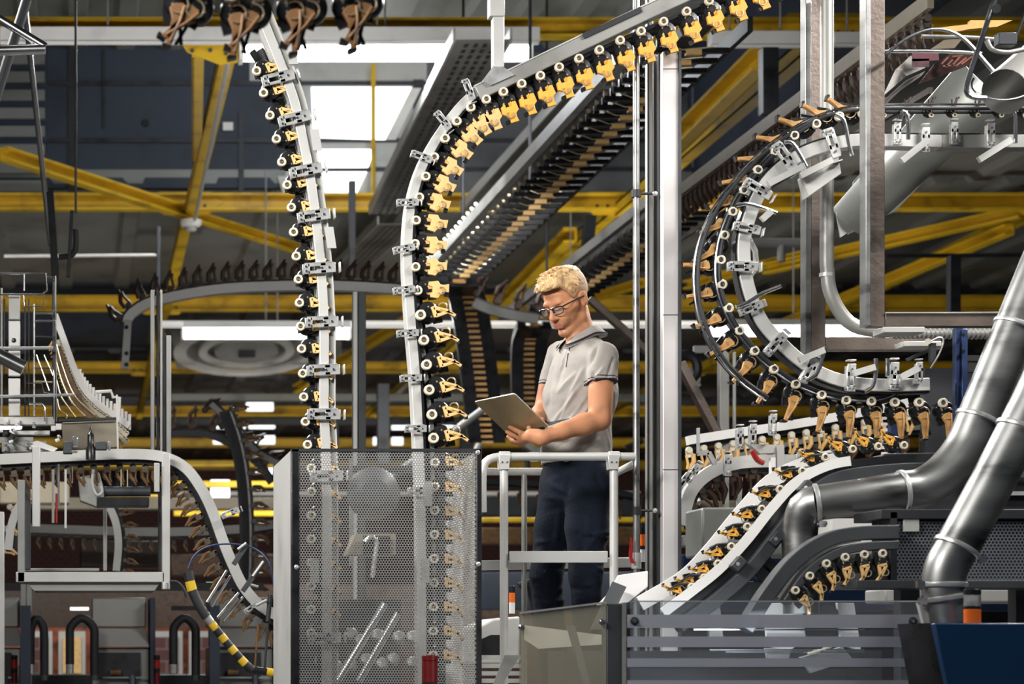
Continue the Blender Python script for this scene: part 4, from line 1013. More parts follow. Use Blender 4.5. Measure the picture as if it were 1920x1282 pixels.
zz = V(0, -30, DC).z
obj('profile', MB().box((V(1217, 0, DC + .1).x, DC + .1, zz / 2), (.024, .03, zz)), M['alu'], t, bevel=.004)
obj('groove', MB().box((V(1215.5, 0, DC + .08).x, DC + .083, zz / 2), (.005, .004, zz)), M['dark'], t)
t = thing('air_pipe', 'slim vertical grey air pipe with clamps between the man and the column', 'pipe', (V(1193, 0, DC).x, DC, 0))
obj('pipe_run', MB().tube([V(1193, -30, DC), V(1193, 1290, DC)], .0125, 14), M['stain'], t)
for y in (363, 957):
    c = obj('clamp', MB().tube([V(1193, y - 7, DC), V(1193, y + 7, DC)], .018, 14).tube([V(1193, y, DC - .01), V(1226, y, DC + .02)], .005, 8), M['dark'], t)
    obj('clamp_bolt', MB().lathe(V(1228, y, DC + .01), (0, -1, 0), [(0, .008), (.008, .006), (.010, 0)], 10), M['galv'], c)
obj('valve_body', MB().tube([V(1193, 1036, DC), V(1193, 1066, DC)], .019, 12), M['galv'], t)
obj('red_lever', MB().prism([V(1183, 1007, DC - .03), V(1186, 1010, DC - .03), V(1186, 1045, DC - .03), V(1191, 1056, DC - .03), V(1184, 1056, DC - .03), V(1180, 1040, DC - .03)], (0, .012, 0)), M['red'], t, label='red valve lever')

# ------------------------------------------------------------ brown steel tube frames
DT = 7.3
def sq(a, b, w_, D, d=.06): return MB().bar(V(*a, D), V(*b, D), w_ * D / FPX, d, Y_) if abs(a[0] - b[0]) < abs(a[1] - b[1]) else MB().bar(V(*a, D), V(*b, D), d, w_ * D / FPX)
t = thing('tube_frame', 'brown steel square-tube frame, the far one, crossing the U-shaped conveyor', 'frame', V(1525, 660, 7.95))
obj('upright', sq((1530, -20), (1530, 657), 27, 7.95, .05), M['tube'], t, bevel=.002)
obj('upright_edge', sq((1511, -20), (1511, 664), 11, 7.9, .06), M['stain'], t, bevel=.002)
obj('foot_bar', sq((1544, 646), (1760, 646), 24, 7.95, .05), M['tube'], t, bevel=.002)
t = thing('tube_frame', 'brown steel square-tube frame, the near one, with mitred lower corner', 'frame', V(1640, 610, DT))
obj('upright', sq((1640, -20), (1640, 614), 28, DT, .05), M['tube'], t, bevel=.002)
obj('upright_edge', sq((1622, -20), (1622, 612), 9, DT - .02, .06), M['stain'], t, bevel=.002)
obj('foot_bar', sq((1655, 600), (1990, 600), 27, DT, .05), M['tube'], t, bevel=.002)
obj('edge_highlight', sq((1660, 586), (1990, 586), 2, DT - .03, .005), M['galv'], t)
t = thing('down_pipe', 'grey round pipe between the steel tubes, bending right at the foot', 'pipe', V(1650, 620, 7.5))
obj('pipe_run', MB().tube([V(1550, -20, 7.8), V(1550, 500, 7.8)] + path([(1551, 505), (1556, 545), (1575, 585), (1605, 612), (1660, 622)], 7.8, 16), .025, 18), M['alud'], t)
obj('pipe_collar', MB().tube([V(1550, 512, 7.8), V(1550, 519, 7.8)], .027, 18), M['alu'], t)
obj('pipe_collar', MB().tube([V(1640, 620, 7.8), V(1646, 621, 7.8)], .028, 18), M['alu'], t)
mb = MB(); 
pr = []
for i in range(52):
    x = 1672 + i * 4.2
    pr.append(V(x, 624, 7.7))
obj('corrugated_hose', MB().tube(pr, [(.019 if i % 2 else .024) for i in range(52)], 14), M['alud'], label='grey corrugated hose lying along the foot bar of the tube frame', cat='hose')
for (a, b, D, lab) in (((1650, 622), (1720, 618), 7.25, 'grey flat plate on the foot bar of the near frame'), ((1700, 648), (1740, 642), 7.85, 'grey flat plate on the foot bar of the far frame')):
    obj('base_plate', MB().box(V((a[0] + b[0]) / 2, a[1], D), (.14, .1, .02)), M['pale'], label=lab, cat='plate', bevel=.003)

# ------------------------------------------------------------ extraction pipes
def band_clamp(p, axis, r, parent):
    axis = Vector(axis).normalized()
    c = obj('band_clamp', MB().lathe(p, axis, [(r, -.008), (r + .006, -.006), (r + .007, 0), (r + .006, .006), (r, .008)], 32), M['galv'], parent)
    e = axis.cross(Y_).normalized(); q = p + e * (r + .012) - Y_ * .02
    obj('clamp_bolt', MB().box(q, (.022, .018, .02)).cyl(q - axis * .016, q + axis * .016, .006, 8), M['chrome'], c)
DP = 6.95; R1 = .066
t = thing('extraction_pipe', 'stainless extraction pipe coming down from the right edge and bending left under the rails', 'pipe', V(1550, 960, 6.2))
top = [V(1985, 420, DP), V(1950, 500, DP), V(1905, 610, DP), V(1866, 705, DP), V(1832, 788, DP)]
obj('straight_length', MB().tube(top, R1, 32), M['stain'], t)
el = spline([V(1832, 788, DP), V(1808, 842, DP), V(1770, 888, DP), V(1728, 915, DP), V(1690, 921, DP)], 20)
obj('elbow', MB().tube(el, R1 * 1.0, 32), M['stain'], t)
hz = [V(1690, 921, DP), V(1610, 932, DP), V(1530, 943, DP + .03)]
obj('level_length', MB().tube(hz, [R1 * .97, R1 * .9, R1 * .88], 32), M['stain'], t)
obj('lower_elbow', MB().tube(spline([V(1534, 942, 6.98), V(1512, 950, 7.0), V(1500, 990, 7.02), V(1500, 1040, 7.02), V(1502, 1150, 7.02)], 18), R1 * .87, 28), M['stain'], t)
band_clamp(V(1834, 784, DP), top[-1] - top[-2], R1, t); band_clamp(V(1692, 921, DP), hz[1] - hz[0], R1 * .97, t); band_clamp(V(1532, 943, 6.98), hz[2] - hz[1], R1 * .88, t)
band_clamp(V(1905, 612, DP), top[1] - top[0], R1, t)
t = thing('extraction_pipe', 'second stainless extraction pipe, nearer the right edge, dropping to the blue panel', 'pipe', V(1775, 1165, 5.7))
DQ = 6.3; R1 = .063
top = [V(1990, 640, DQ), V(1935, 760, DQ), V(1860, 905, DQ), V(1792, 1030, DQ)]
obj('straight_length', MB().tube(top, R1, 32), M['stain'], t)
obj('elbow', MB().tube(spline([V(1792, 1030, DQ), V(1775, 1062, DQ), V(1768, 1100, DQ), V(1770, 1125, DQ)], 14), R1 * .98, 32), M['stain'], t)
obj('outlet', MB().tube([V(1768, 1095, DQ), V(1780, 1168, DQ)], R1 * .9, 32), M['stain'], t)
band_clamp(V(1794, 1026, DQ), top[-1] - top[-2], R1, t); band_clamp(V(1768, 1096, DQ), Vector((0, 0, 1)), R1, t); band_clamp(V(1772, 1120, DQ), Vector((-.15, 0, 1)), R1, t); band_clamp(V(1912, 804, DQ), top[1] - top[0], R1, t)

# ------------------------------------------------------------ perforated grille machine, right
DG = 6.7
t = thing('grille_cabinet', 'machine cabinet with a perforated grey grille behind the extraction pipes', 'cabinet', V(1800, 1100, DG))
obj('grille', MB().quad(V(1664, 1088, DG), V(1990, 1088, DG), V(1990, 978, DG), V(1664, 978, DG)), M['perfd'], t, sharp=None)
obj('inner_wall', MB().box(V(1830, 1034, DG + .08), (.62, .01, .22)), M['anthra'], t)
obj('top_frame', MB().box(V(1820, 968, DG + .1), (.66, .24, .03)), M['dark'], t, bevel=.002)
obj('end_frame', MB().box(V(1658, 1034, DG + .06), (.02, .16, .24)), M['dark'], t)
obj('bottom_shelf', MB().box(V(1800, 1097, DG - .05), (.72, .2, .025)), M['anthra'], t, bevel=.002)
obj('clip_plate', MB().box(V(1708, 982, DG - .01), (.05, .01, .05)), M['pale'], t, bevel=.002)
obj('lower_grille_box', MB().box(V(1636, 1072, DG + .05), (.11, .12, .06)), M['anthra'], t)
obj('cabinet_leg', MB().box((V(1700, 0, DG + .1).x, DG + .1, .85), (.06, .06, 1.7)).box((V(1915, 0, DG + .1).x, DG + .1, .85), (.06, .06, 1.7)), M['dark'], t)
t = thing('machine_housing', 'black machine housing above the perforated grille', 'housing', V(1800, 960, 7.6))
obj('housing_block', MB().prism([V(1600, 962, 7.6), V(1600, 905, 7.6), V(1660, 850, 7.6), V(1990, 842, 7.6), V(1990, 962, 7.6)], (0, .3, 0)), M['dark'], t, bevel=.004)
obj('vent_row', MB().box(V(1900, 925, 7.58), (.2, .02, .014)), M['galv'], t)
obj('ledge', MB().box(V(1880, 890, 7.57), (.26, .03, .02)).box(V(1700, 870, 7.57), (.2, .03, .01)), M['anthra'], t)
# blue steel post with holes
t = thing('blue_post', 'blue perforated steel post below the tube frame', 'post', V(1800, 960, 7.5))
obj('post_body', MB().bar(V(1796, 615, 7.5), V(1796, 900, 7.5), .028, .03, Y_).bar(V(1806, 618, 7.49), V(1806, 900, 7.49), .02, .03, Y_), M['blue'], t, bevel=.002)
obj('post_hole', MB().box(V(1806, 627, 7.47), (.009, .01, .009)).box(V(1806, 658, 7.47), (.009, .01, .009)).box(V(1806, 745, 7.47), (.004, .01, .004)).box(V(1806, 757, 7.47), (.004, .01, .004)).bar(V(1792, 718, 7.47), V(1792, 760, 7.47), .004, .006, Y_), M['black'], t, kind='stuff')
obj('cross_arm', MB().bar(V(1812, 672, 7.52), V(1990, 672, 7.52), .03, .02).bar(V(1812, 690, 7.52), V(1990, 690, 7.52), .03, .03), M['dark'], t)
obj('dark_backing', MB().prism([V(1735, 690, 7.8), V(1990, 690, 7.8), V(1990, 860, 7.8), V(1735, 860, 7.8)], (0, .05, 0)), M['dark'], label='dark plate behind the blue post and the extraction pipes', cat='plate')
t = thing('toothed_post', 'blue and white toothed post behind the lower grippers of the U', 'post', V(1665, 960, 7.9))
obj('post_body', MB().bar(V(1675, 780, 7.9), V(1675, 960, 7.9), .03, .03, Y_), M['blue'], t)
mb = MB()
for i in range(16): mb.box(V(1658, 784 + i * 11, 7.88), (.02, .01, .010))
obj('tooth', mb, M['white'], t, kind='stuff')
# sensor at the end of the lower run
t = thing('sensor', 'small sensor with looped grey cable at the lower end of the U', 'sensor', V(1740, 650, 7.6))
obj('sensor_head', MB().cyl(V(1740, 640, 7.65), V(1740, 640, 7.58), .011, 12), M['cream'], t)
obj('cable', MB().tube(path([(1744, 640), (1762, 632), (1769, 640), (1760, 665), (1745, 690)], 7.6, 16), .003, 8), M['galv'], t)
obj('bracket', MB().box(V(1748, 662, 7.62), (.02, .02, .07)), M['dark'], t)
obj('arm', MB().bar(V(1700, 675, 7.65), V(1745, 655, 7.65), .012, .012), M['dark'], t)
# sheet trough, wires and newspapers, upper right
t = thing('sheet_trough', 'curved sheet-metal trough reaching down from the upper right past the steel tube', 'trough', V(1600, 440, 8.0))
def trough(a, b, r0, r1, m_, name, th=.003):
    a, b = Vector(a), Vector(b); ax = (b - a).normalized(); e = ax.cross(Y_).normalized(); f = ax.cross(e)
    vs = []; n = 16
    for p, r in ((a, r0), (b, r1)):
        for k in range(n + 1):
            an = math.pi * (1.05 * k / n) - .15; vs.append(p + (e * math.cos(an) + f * math.sin(an)) * r)
    return obj(name, MB().add(vs, [(k, k + 1, n + 2 + k, n + 1 + k) for k in range(n)]), m_, t)
o = trough(V(1592, 415, 8.7), V(1850, 150, 8.3), .085, .125, M['sheet'], 'trough_shell')
m_ = o.modifiers.new('thickness', 'SOLIDIFY'); m_.thickness = .004
obj('trough_mouth', MB().prism([V(1568, 398, 8.65), V(1612, 388, 8.65), V(1620, 420, 8.65), V(1590, 436, 8.65), V(1576, 445, 8.65)], (0, .01, 0)), M['sheet'], t)
obj('folded_wing', MB().prism([V(1590, 440, 8.9), V(1680, 395, 8.9), V(1760, 310, 8.8), V(1660, 275, 8.8), V(1600, 340, 8.9)], (0, .006, 0)), M['sheet'], t)
t = thing('round_bin', 'open round sheet-metal spout at the upper right edge', 'spout', V(1880, 190, 7.0))
obj('spout_body', MB().tube([V(1884, 172, 7.0), V(2000, 70, 7.4)], .075, 24, cap=False), M['alud'], t)
obj('spout_lip', MB().tube([V(1880 + 58 * math.cos(a), 158 + 30 * math.sin(a), 7.0 - .05 * math.sin(a)) for a in np.linspace(-.2, 3.5, 20)], .004, 8), M['chrome'], t)
rod([(1880, -20), (1862, 10), (1842, 70), (1815, 150), (1812, 172), (1822, 182), (1848, 184)], 6.6, .008, 'bright bent rod hooked down in front of the sheet-metal spout', n=30)
rod([(1660, 102), (1700, 72), (1750, 55), (1800, 68), (1850, 120), (1884, 160)], 7.2, .006, 'thin curved rod arching over the newspapers', n=30)
rod([(1655, 96), (1760, 96), (1840, 100)], 7.3, .006, 'straight bright rod crossing above the newspapers', n=6)
rod([(1728, 68), (1820, 70), (1905, 78)], 7.6, .008, 'straight pale rod under the amber plate', n=6)
rod([(1850, 76), (1860, 92), (1890, 98), (1930, 90)], 6.9, .008, 'pale bent arm at the right edge near the roof', m='alud', n=12)
rod([(1925, 20), (1905, 70)], 6.9, .005, 'thin slanting rod at the right edge near the roof', n=4)
obj('clamp_block', MB().box(V(1885, 75, 6.9), (.06, .04, .04)), M['dark'], label='dark clamp block on the bent arm near the roof', cat='block', bevel=.003)
obj('rod_joint', MB().cyl(V(1868, 16, 6.55), V(1868, 16, 6.62), .014, 10), M['anthra'], label='dark joint knob high on the hooked rod', cat='joint')
obj('amber_plate', MB().prism([V(1758, 52, 8.5), V(1820, 45, 8.5), V(1820, 38, 8.5), V(1898, 38, 8.5), V(1870, 50, 8.5), V(1820, 54, 8.5), V(1790, 60, 8.5)], (0, .03, 0)), M['orange'], label='amber plate near the roof above the newspapers', cat='plate')
def news(name, pix, D, mats, label, lines, bars):
    t = thing(name, label, 'newspaper', V(*pix[0], D), 'newspapers in the upper conveyor')
    P = [V(x, y, D + .12 * i / len(pix)) for i, (x, y) in enumerate(pix)]
    obj('folded_sheet', MB().prism(P, (0, .006, 0)), M[mats], t)
    mb = MB()
    for a, b, w_ in bars: mb.bar(V(*a, D - .004), V(*b, D - .004), .003, w_)
    if bars: obj('printed_block', mb, M[lines], t, kind='stuff')
    return t
M['ink'] = mat('printed_page', (0.07, 0.035, 0.03), .7, 0, .3, 18); M['inkred'] = mat('printed_red', (.22, .06, .04), .7, 0, .2, 20); M['mag'] = mat('printed_magenta', (.09, .018, .03), .7, 0, .3, 14)
n1 = news('newspaper', [(1656, 180), (1680, 130), (1708, 104), (1735, 127), (1700, 142), (1672, 165)], 7.6, 'paper', 'folded pale newspaper with a magenta strip beside the near steel tube', 'mag', [((1710, 106), (1760, 104), .035), ((1710, 118), (1742, 118), .03)])
n2 = news('newspaper', [(1722, 158), (1752, 120), (1786, 98), (1836, 100), (1828, 118), (1770, 140)], 7.65, 'ink', 'dark printed newspaper with reddish lettering under the straight rod', 'inkred', [((1765, 120), (1778, 107), .006), ((1772, 126), (1786, 112), .006), ((1784, 124), (1800, 106), .006), ((1792, 124), (1812, 108), .006), ((1803, 120), (1822, 106), .005), ((1768, 124), (1790, 122), .005), ((1786, 106), (1806, 104), .005)])
n3 = news('newspaper', [(1655, 190), (1700, 150), (1735, 133), (1728, 142), (1690, 168), (1660, 196)], 7.5, 'paper', 'thin folded newspaper edge below the magenta-striped one', 'ink', [])
n4 = news('newspaper', [(1745, 92), (1770, 75), (1805, 72), (1790, 90)], 7.9, 'beige', 'small beige folded paper between the two straight rods', 'ink', [])

# ------------------------------------------------------------ striped clear guard, dark post, blue panel
DS = 6.4
t = thing('striped_guard', 'clear guard panel with frosted grey stripes across the lower right', 'guard panel', V(1450, 1300, DS))
zt1 = V(0, 1127, DS).z
obj('clear_sheet', MB().box(((V(1182, 0, DS).x + V(1732, 0, DS).x) / 2, DS, (zt1 + .9) / 2), (V(1732, 0, DS).x - V(1182, 0, DS).x, .008, zt1 - .9)), M['glass'], t, sharp=None)
M['frost'] = glassy('frosted_stripe', (.36, .37, .44), .16, .5)
for i, (y0, y1) in enumerate(((1152, 1177), (1193, 1213), (1234, 1250), (1275, 1292))):
    x1 = 1735 + (y0 - 1150) * .28
    obj('frosted_stripe', MB().prism([V(1176, y0, DS - .006), V(x1, y0, DS - .006), V(x1 + 6, y1, DS - .006), V(1176, y1, DS - .006)], (0, .001, 0)), M['frost'], t, sharp=None)
obj('top_edge', MB().bar(V(1185, 1127, DS), V(1732, 1127, DS), .009, .0035), M['galv'], t)
for x, y in ((1190, 1164), (1712, 1164)):
    w_ = obj('fixing_washer', MB().lathe(V(x, y, DS - .008), (0, -1, 0), [(0, .004), (.006, .004), (.007, .002), (.012, .001), (.013, -.002)], 18), M['dark'], t)
    obj('fixing_bolt', MB().lathe(V(x, y, DS - .012), (0, -1, 0), [(0, .006), (.005, .006), (.0055, 0)], 6), M['chrome'], w_)
t = thing('guard_post', 'grey steel post between the smoked guard and the striped guard', 'post', (V(1158, 0, DS).x, DS + .03, 0))
obj('post_face', MB().box((V(1157, 0, DS).x, DS + .03, V(0, 1131, DS).z / 2), (.062, .06, V(0, 1131, DS).z)), M['anthra'], t, bevel=.003)
obj('post_flange', MB().box((V(1170, 0, DS).x, DS + .001, V(0, 1131, DS).z / 2), (.012, .01, V(0, 1131, DS).z)), M['alud'], t)
t = thing('smoked_guard', 'smoked clear guard panel in front of the man\'s feet', 'guard panel', V(1055, 1300, DS))
obj('smoked_sheet', MB().prism([V(975, 1300, DS), V(975, 1149, DS), V(1136, 1129, DS), V(1136, 1300, DS)], (0, .008, 0)), M['smoke'], t, sharp=None)
obj('top_edge', MB().bar(V(975, 1149, DS), V(1136, 1129, DS), .010, .005), M['galv'], t)
for x, y in ((978, 1176), (1129, 1166)):
    obj('fixing_bolt', MB().lathe(V(x, y, DS - .004), (0, -1, 0), [(0, .010), (.007, .009), (.010, .003), (.010, 0)], 14), M['chrome'], t)
t = thing('inner_chute', 'pale bent chute plate rising between the smoked guard and the air pipe', 'chute', V(1130, 1200, 7.2))
obj('upper_plate', MB().prism([V(1142, 1112, 7.3), V(1160, 1078, 7.3), V(1215, 1070, 7.3), V(1215, 1100, 7.3), V(1178, 1130, 7.3), V(1120, 1135, 7.3)], (0, .02, 0)), M['white'], t, bevel=.003)
obj('lower_plate', MB().prism([V(1108, 1180, 7.2), V(1150, 1090, 7.25), V(1175, 1100, 7.25), V(1135, 1180, 7.2)], (0, .015, 0)), M['anthra'], t)
obj('chute_plate', MB().prism([V(985, 1172, 7.3), V(1128, 1190, 7.3), V(1128, 1208, 7.3), V(1010, 1216, 7.3), V(985, 1200, 7.3)], (0, .02, 0)), M['pale'], t)
obj('glove_port', MB().prism([V(1064, 1172, 7.1), V(1096, 1285, 7.1), V(1108, 1285, 7.1), V(1078, 1172, 7.1)], (0, .02, 0)), M['anthra'], t)
t = thing('machine_interior', 'dark machine bed behind the guards with bright plates', 'machine', V(1350, 1250, 7.4))
obj('bed', MB().box((V(1350, 0, 7.5).x, 7.6, .75), (1.1, .3, 1.5)), M['dark'], t)
obj('base', MB().box((V(1350, 0, 7.5).x, 7.55, .45), (1.0, .5, .9)), M['anthra'], t)
for nm, pts, m_ in (('cover_plate', [(1365, 1126), (1372, 1090), (1480, 1090), (1487, 1126)], 'anthra'), ('pale_plate', [(1432, 1130), (1503, 1130), (1512, 1200), (1480, 1220), (1440, 1212)], 'white'), ('strip_plate', [(1570, 1130), (1602, 1130), (1615, 1220), (1578, 1210)], 'white'),
                    ('side_plate', [(1328, 1130), (1350, 1130), (1356, 1190), (1364, 1212), (1330, 1212)], 'pale'), ('floor_plate', [(1500, 1232), (1580, 1212), (1600, 1236), (1520, 1262)], 'galv'), ('slot_plate', [(1435, 1215), (1484, 1215), (1480, 1235), (1440, 1235)], 'pale'),
                    ('post_plate', [(1690, 1213), (1706, 1213), (1706, 1285), (1690, 1285)], 'pale')):
    obj(nm, MB().prism([V(x, y, 7.1) for x, y in pts], (0, .02, 0)), M[m_], t, bevel=.002)
for i, y in enumerate((1180, 1218, 1222)):
    obj('guide_bar', MB().bar(V(1300 + i * 30, y, 7.08), V(1620, y, 7.08), .01, .005), M['chrome'], t)
obj('drum', MB().cyl(V(1552, 1150, 7.2), V(1552, 1150, 7.1), .03, 20), M['dark'], t)
obj('chain_row', MB().tube([V(1515 + i * 5, 1226 - i * 1.6, 7.06) for i in range(10)], [.003 if i % 2 else .006 for i in range(10)], 8), M['cream'], t)
t = thing('machine_cabinet', 'deep blue machine panel with a slanted edge in the lower right corner', 'panel', V(1850, 1300, 6.0))
obj('panel_face', MB().prism([V(1752, 1168, 6.0), V(1990, 1168, 6.0), V(1990, 1320, 6.0), V(1785, 1320, 6.0)], (0, .25, 0)), M['dblue'], t, bevel=.004)
obj('panel_edge', MB().prism([V(1733, 1168, 6.05), V(1754, 1168, 6.01), V(1788, 1320, 6.01), V(1762, 1320, 6.05)], (0, .2, 0)), M['black'], t)
obj('back_flange', MB().prism([V(1722, 1130, 6.3), V(1748, 1127, 6.3), V(1757, 1168, 6.3), V(1732, 1168, 6.3)], (0, .02, 0)), M['pale'], t)
beacon(1823, 1104, 1168, 6.1, 31, 'orange beacon with a clear top standing on the blue panel', 'orl', layers=(('lens', 0, .42, 'orl', 1), ('divider', .42, .5, 'black', 1), ('clear_ring', .5, .84, 'clear', 1), ('cap', .84, 1.0, 'black', 1)))
# ------------------------------------------------------------ left machine frame and what hangs in it
DM = 9.3
def vbar(parent, name, x, y0, y1, wpx, D, m, d=.05):
    return obj(name, MB().bar(V(x, y0, D), V(x, y1, D), d, wpx * D / FPX, X_) if 0 else MB().box(((x - VPX) / FPX * D, D, (V(0, y0, D).z + V(0, y1, D).z) / 2), (wpx * D / FPX, d, V(0, y0, D).z - V(0, y1, D).z)), M[m], parent, bevel=.003)
def hbar(parent, name, x0, x1, y, hpx, D, m, d=.05):
    return obj(name, MB().box(((V(x0, 0, D).x + V(x1, 0, D).x) / 2, D, V(0, y, D).z), (V(x1, 0, D).x - V(x0, 0, D).x, d, hpx * D / FPX)), M[m], parent, bevel=.003)
t = thing('box_gantry', 'pale aluminium box frame hanging below the left-hand conveyor run', 'frame', V(180, 1085, DM))
vbar(t, 'upright', 311, 850, 1105, 15, DM, 'alu'); vbar(t, 'upright', 68, 838, 988, 15, DM - .1, 'alu', .06)
vbar(t, 'upright', 40, 900, 1092, 14, DM, 'alud'); vbar(t, 'inner_upright', 300, 858, 1072, 6, DM + .25, 'dark', .1); vbar(t, 'inner_upright', 52, 905, 1068, 10, DM + .25, 'anthra', .1)
vbar(t, 'inner_upright', 197, 940, 1070, 7, DM + .5, 'pale', .03)
hbar(t, 'bottom_bar', 30, 308, 1082, 19, DM, 'alu'); hbar(t, 'bottom_rear_bar', 45, 186, 1068, 5, DM + .5, 'pale')
obj('bottom_pan', MB().prism([V(50, 1092, DM), V(300, 1092, DM), V(290, 1107, DM), V(64, 1107, DM)], (0, .4, 0)), M['alud'], t)
obj('foot_bolt', MB().cyl(V(309, 1092, DM - .03), V(309, 1104, DM - .03), .014, 10), M['galv'], t)
vbar(t, 'flat_bracket', 294, 868, 922, 10, DM - .05, 'pale', .02)
t = thing('drive_motor', 'dark green and black motor unit inside the pale box frame', 'motor', V(215, 945, DM + .1))
obj('motor_body', MB().cyl(V(195, 921, DM + .1), V(282, 921, DM + .1), .023, 18), M['anthra'], t)
obj('motor_base', MB().box(V(230, 942, DM + .1), (.23, .12, .04)), M['black'], t, bevel=.003)
obj('gearbox', MB().prism([V(146, 895, DM + .1), V(186, 885, DM + .1), V(200, 935, DM + .1), V(182, 950, DM + .1), V(150, 938, DM + .1)], (0, .1, 0)), M['alud'], t, bevel=.003)
obj('belt_loop', MB().tube(path([(175, 880), (173, 905), (178, 924), (186, 928), (192, 920), (188, 912)], DM + .05, 14), .007, 8), M['pale'], t)
obj('dark_window', MB().box(V(232, 898, DM + .2), (.2, .02, .07)), M['black'], t)
for i, (x0, x1, y0, y1, m_) in enumerate(((97, 102, 880, 980, 'alud'), (108, 112, 870, 950, 'chrome'), (121, 125, 880, 990, 'alu'), (135, 137, 875, 905, 'chrome'), (226, 228, 880, 912, 'wire'), (238, 240, 880, 912, 'wire'))):
    obj('guide_pin', MB().bar(V((x0 + x1) / 2, y0, DM), V((x0 + x1) / 2, y1, DM), (x1 - x0) * DM / FPX, .01, Y_), M[m_], label='upright %s pin under the left-hand run, %s from the frame\'s left post' % (('grey', 'bright', 'pale hooked', 'short bright', 'thin brass', 'thin brass')[i], nth(i + 1)), cat='pin')
obj('red_hose', MB().tube([V(106, 925, DM), V(106, 980, DM)], .005, 8), M['red'], label='thin red hose beside the grey pin in the box frame', cat='hose')
# posts rising beside it
for i, (x0, D, parts, lab) in enumerate(((672, 12.0, ((665, 8, 'alu'), (678, 14, 'anthra')), 'two-tone square post standing between the two tall strands'),
                                       (294, 10.2, ((286, 7, 'alud'), (296, 5, 'black'), (302, 4, 'pale')), 'slim dark and grey post left of the S-curved strand'))):
    t = thing('support_post', lab, 'post', V(x0, 1300, D))
    for x, w_, m_ in parts: vbar(t, 'post_face', x, 548 if i == 0 else 545, 1300 if i == 0 else 850, w_, D, m_, .06)
t = thing('support_post', 'pale post right of the slim dark post, ending at the swooping rail', 'post', V(316, 860, 10.6)); vbar(t, 'post_face', 316, 630, 870, 9, 10.6, 'alu', .05); vbar(t, 'post_face', 308, 625, 870, 6, 10.6, 'dark', .04)

t = thing('support_post', 'pale blurred post cut by the left edge beside the stacker units', 'post', V(4, 1300, 8.6)); vbar(t, 'post_face', 2, 960, 1300, 12, 8.6, 'pale', .05)
# chromed wire rack, left edge
DR = 9.6
t = thing('wire_rack', 'tall chromed wire rack with a pale central plate at the left edge', 'rack', V(60, 860, DR))
mb = MB()
vbar(t, 'black_post', 102, 520, 790, 8, DR, 'black', .04)
for y0, y1, m_ in ((555, 600, 'alud'), (602, 650, 'alu'), (658, 705, 'white'), (710, 742, 'white'), (748, 780, 'alu')):
    obj('centre_plate', MB().box(V(27, (y0 + y1) / 2, DR), (22 * DR / FPX, .03, (y1 - y0) * DR / FPX)), M[m_], t, bevel=.003)
obj('plate_hole', MB().lathe(V(26, 638, DR - .016), (0, -1, 0), [(0, .001), (.009, .001), (.011, 0)], 12), M['black'], t)
def wire(pix, r=.0045, D=DR - .05, m='chrome', n=None):
    return obj('wire', MB().tube([V(x, y, D) for x, y in pix], r, 8), M[m], t)
wire([(-5, 513), (86, 513), (88, 545), (80, 551)]); wire([(0, 552), (84, 552)]); wire([(45, 513), (45, 545)]); wire([(104, 517), (104, 600), (98, 602), (66, 602)]); wire([(88, 520), (104, 520)])
wire([(66, 588), (98, 588), (101, 580)]); wire([(44, 555), (46, 574), (80, 574), (84, 555)], .003); wire([(66, 630), (103, 632)], .003)
wire([(-5, 653), (100, 652)], .007, DR - .08, 'galv'); wire([(65, 690), (98, 690), (101, 700), (101, 785)]); wire([(66, 715), (98, 716)], .004, DR - .05, 'wire'); wire([(50, 718), (78, 718), (82, 735), (100, 738)], .003)
wire([(-5, 743), (140, 740)], .006, DR - .08, 'galv'); wire([(54, 757), (78, 757), (84, 765), (84, 790)]); wire([(104, 520), (106, 790)], .003); wire([(68, 665), (92, 732)], .003); wire([(82, 665), (100, 705)], .003)
wire([(54, 560), (54, 780)], .003, DR, 'dark'); wire([(64, 570), (64, 780)], .004, DR, 'galv'); wire([(47, 560), (47, 780)], .004, DR, 'dark'); wire([(8, 560), (8, 700)], .004, DR, 'dark'); wire([(3, 540), (3, 790)], .005, DR, 'alud')
obj('cross_beam', MB().box(V(40, 790, DR), (.3, .06, .035)).box(V(60, 812, DR), (.16, .05, .02)), M['alu'], t, bevel=.003)
obj('lower_beam', MB().box(V(30, 826, DR), (.16, .05, .03)).box(V(45, 838, DR), (.2, .06, .05)), M['alud'], t, bevel=.003)
random.seed(11)
for i in range(26):
    x, y = random.uniform(0, 112), random.uniform(786, 868)
    s = random.uniform(.010, .028)
    mb = MB().box(V(x, y, DR - random.uniform(.02, .12)), (s, .02, s * random.uniform(.5, 1.6)), Matrix.Rotation(random.uniform(-.6, .6), 3, 'Y'))
    mb.cyl(V(x + 2, y, DR - .12), V(x + 2, y, DR - .05), .006, 8)
    obj('fitting', mb, M[('chrome', 'galv', 'dark', 'white')[i % 4]], t, bevel=.002)
t2 = thing('switch_arm', 'white bent steel arm at the foot of the wire rack', 'arm', V(90, 850, DR - .2))
obj('arm_plate', MB().prism([V(62, 828, DR - .2), V(70, 826, DR - .2), V(108, 840, DR - .2), V(100, 847, DR - .2), V(72, 838, DR - .2), V(70, 850, DR - .2), V(60, 850, DR - .2)], (0, .03, 0)), M['white'], t2)
obj('white_block', MB().box(V(110, 800, DR - .2), (.025, .03, .025)).box(V(100, 803, DR - .2), (.02, .03, .02)), M['white'], t2)
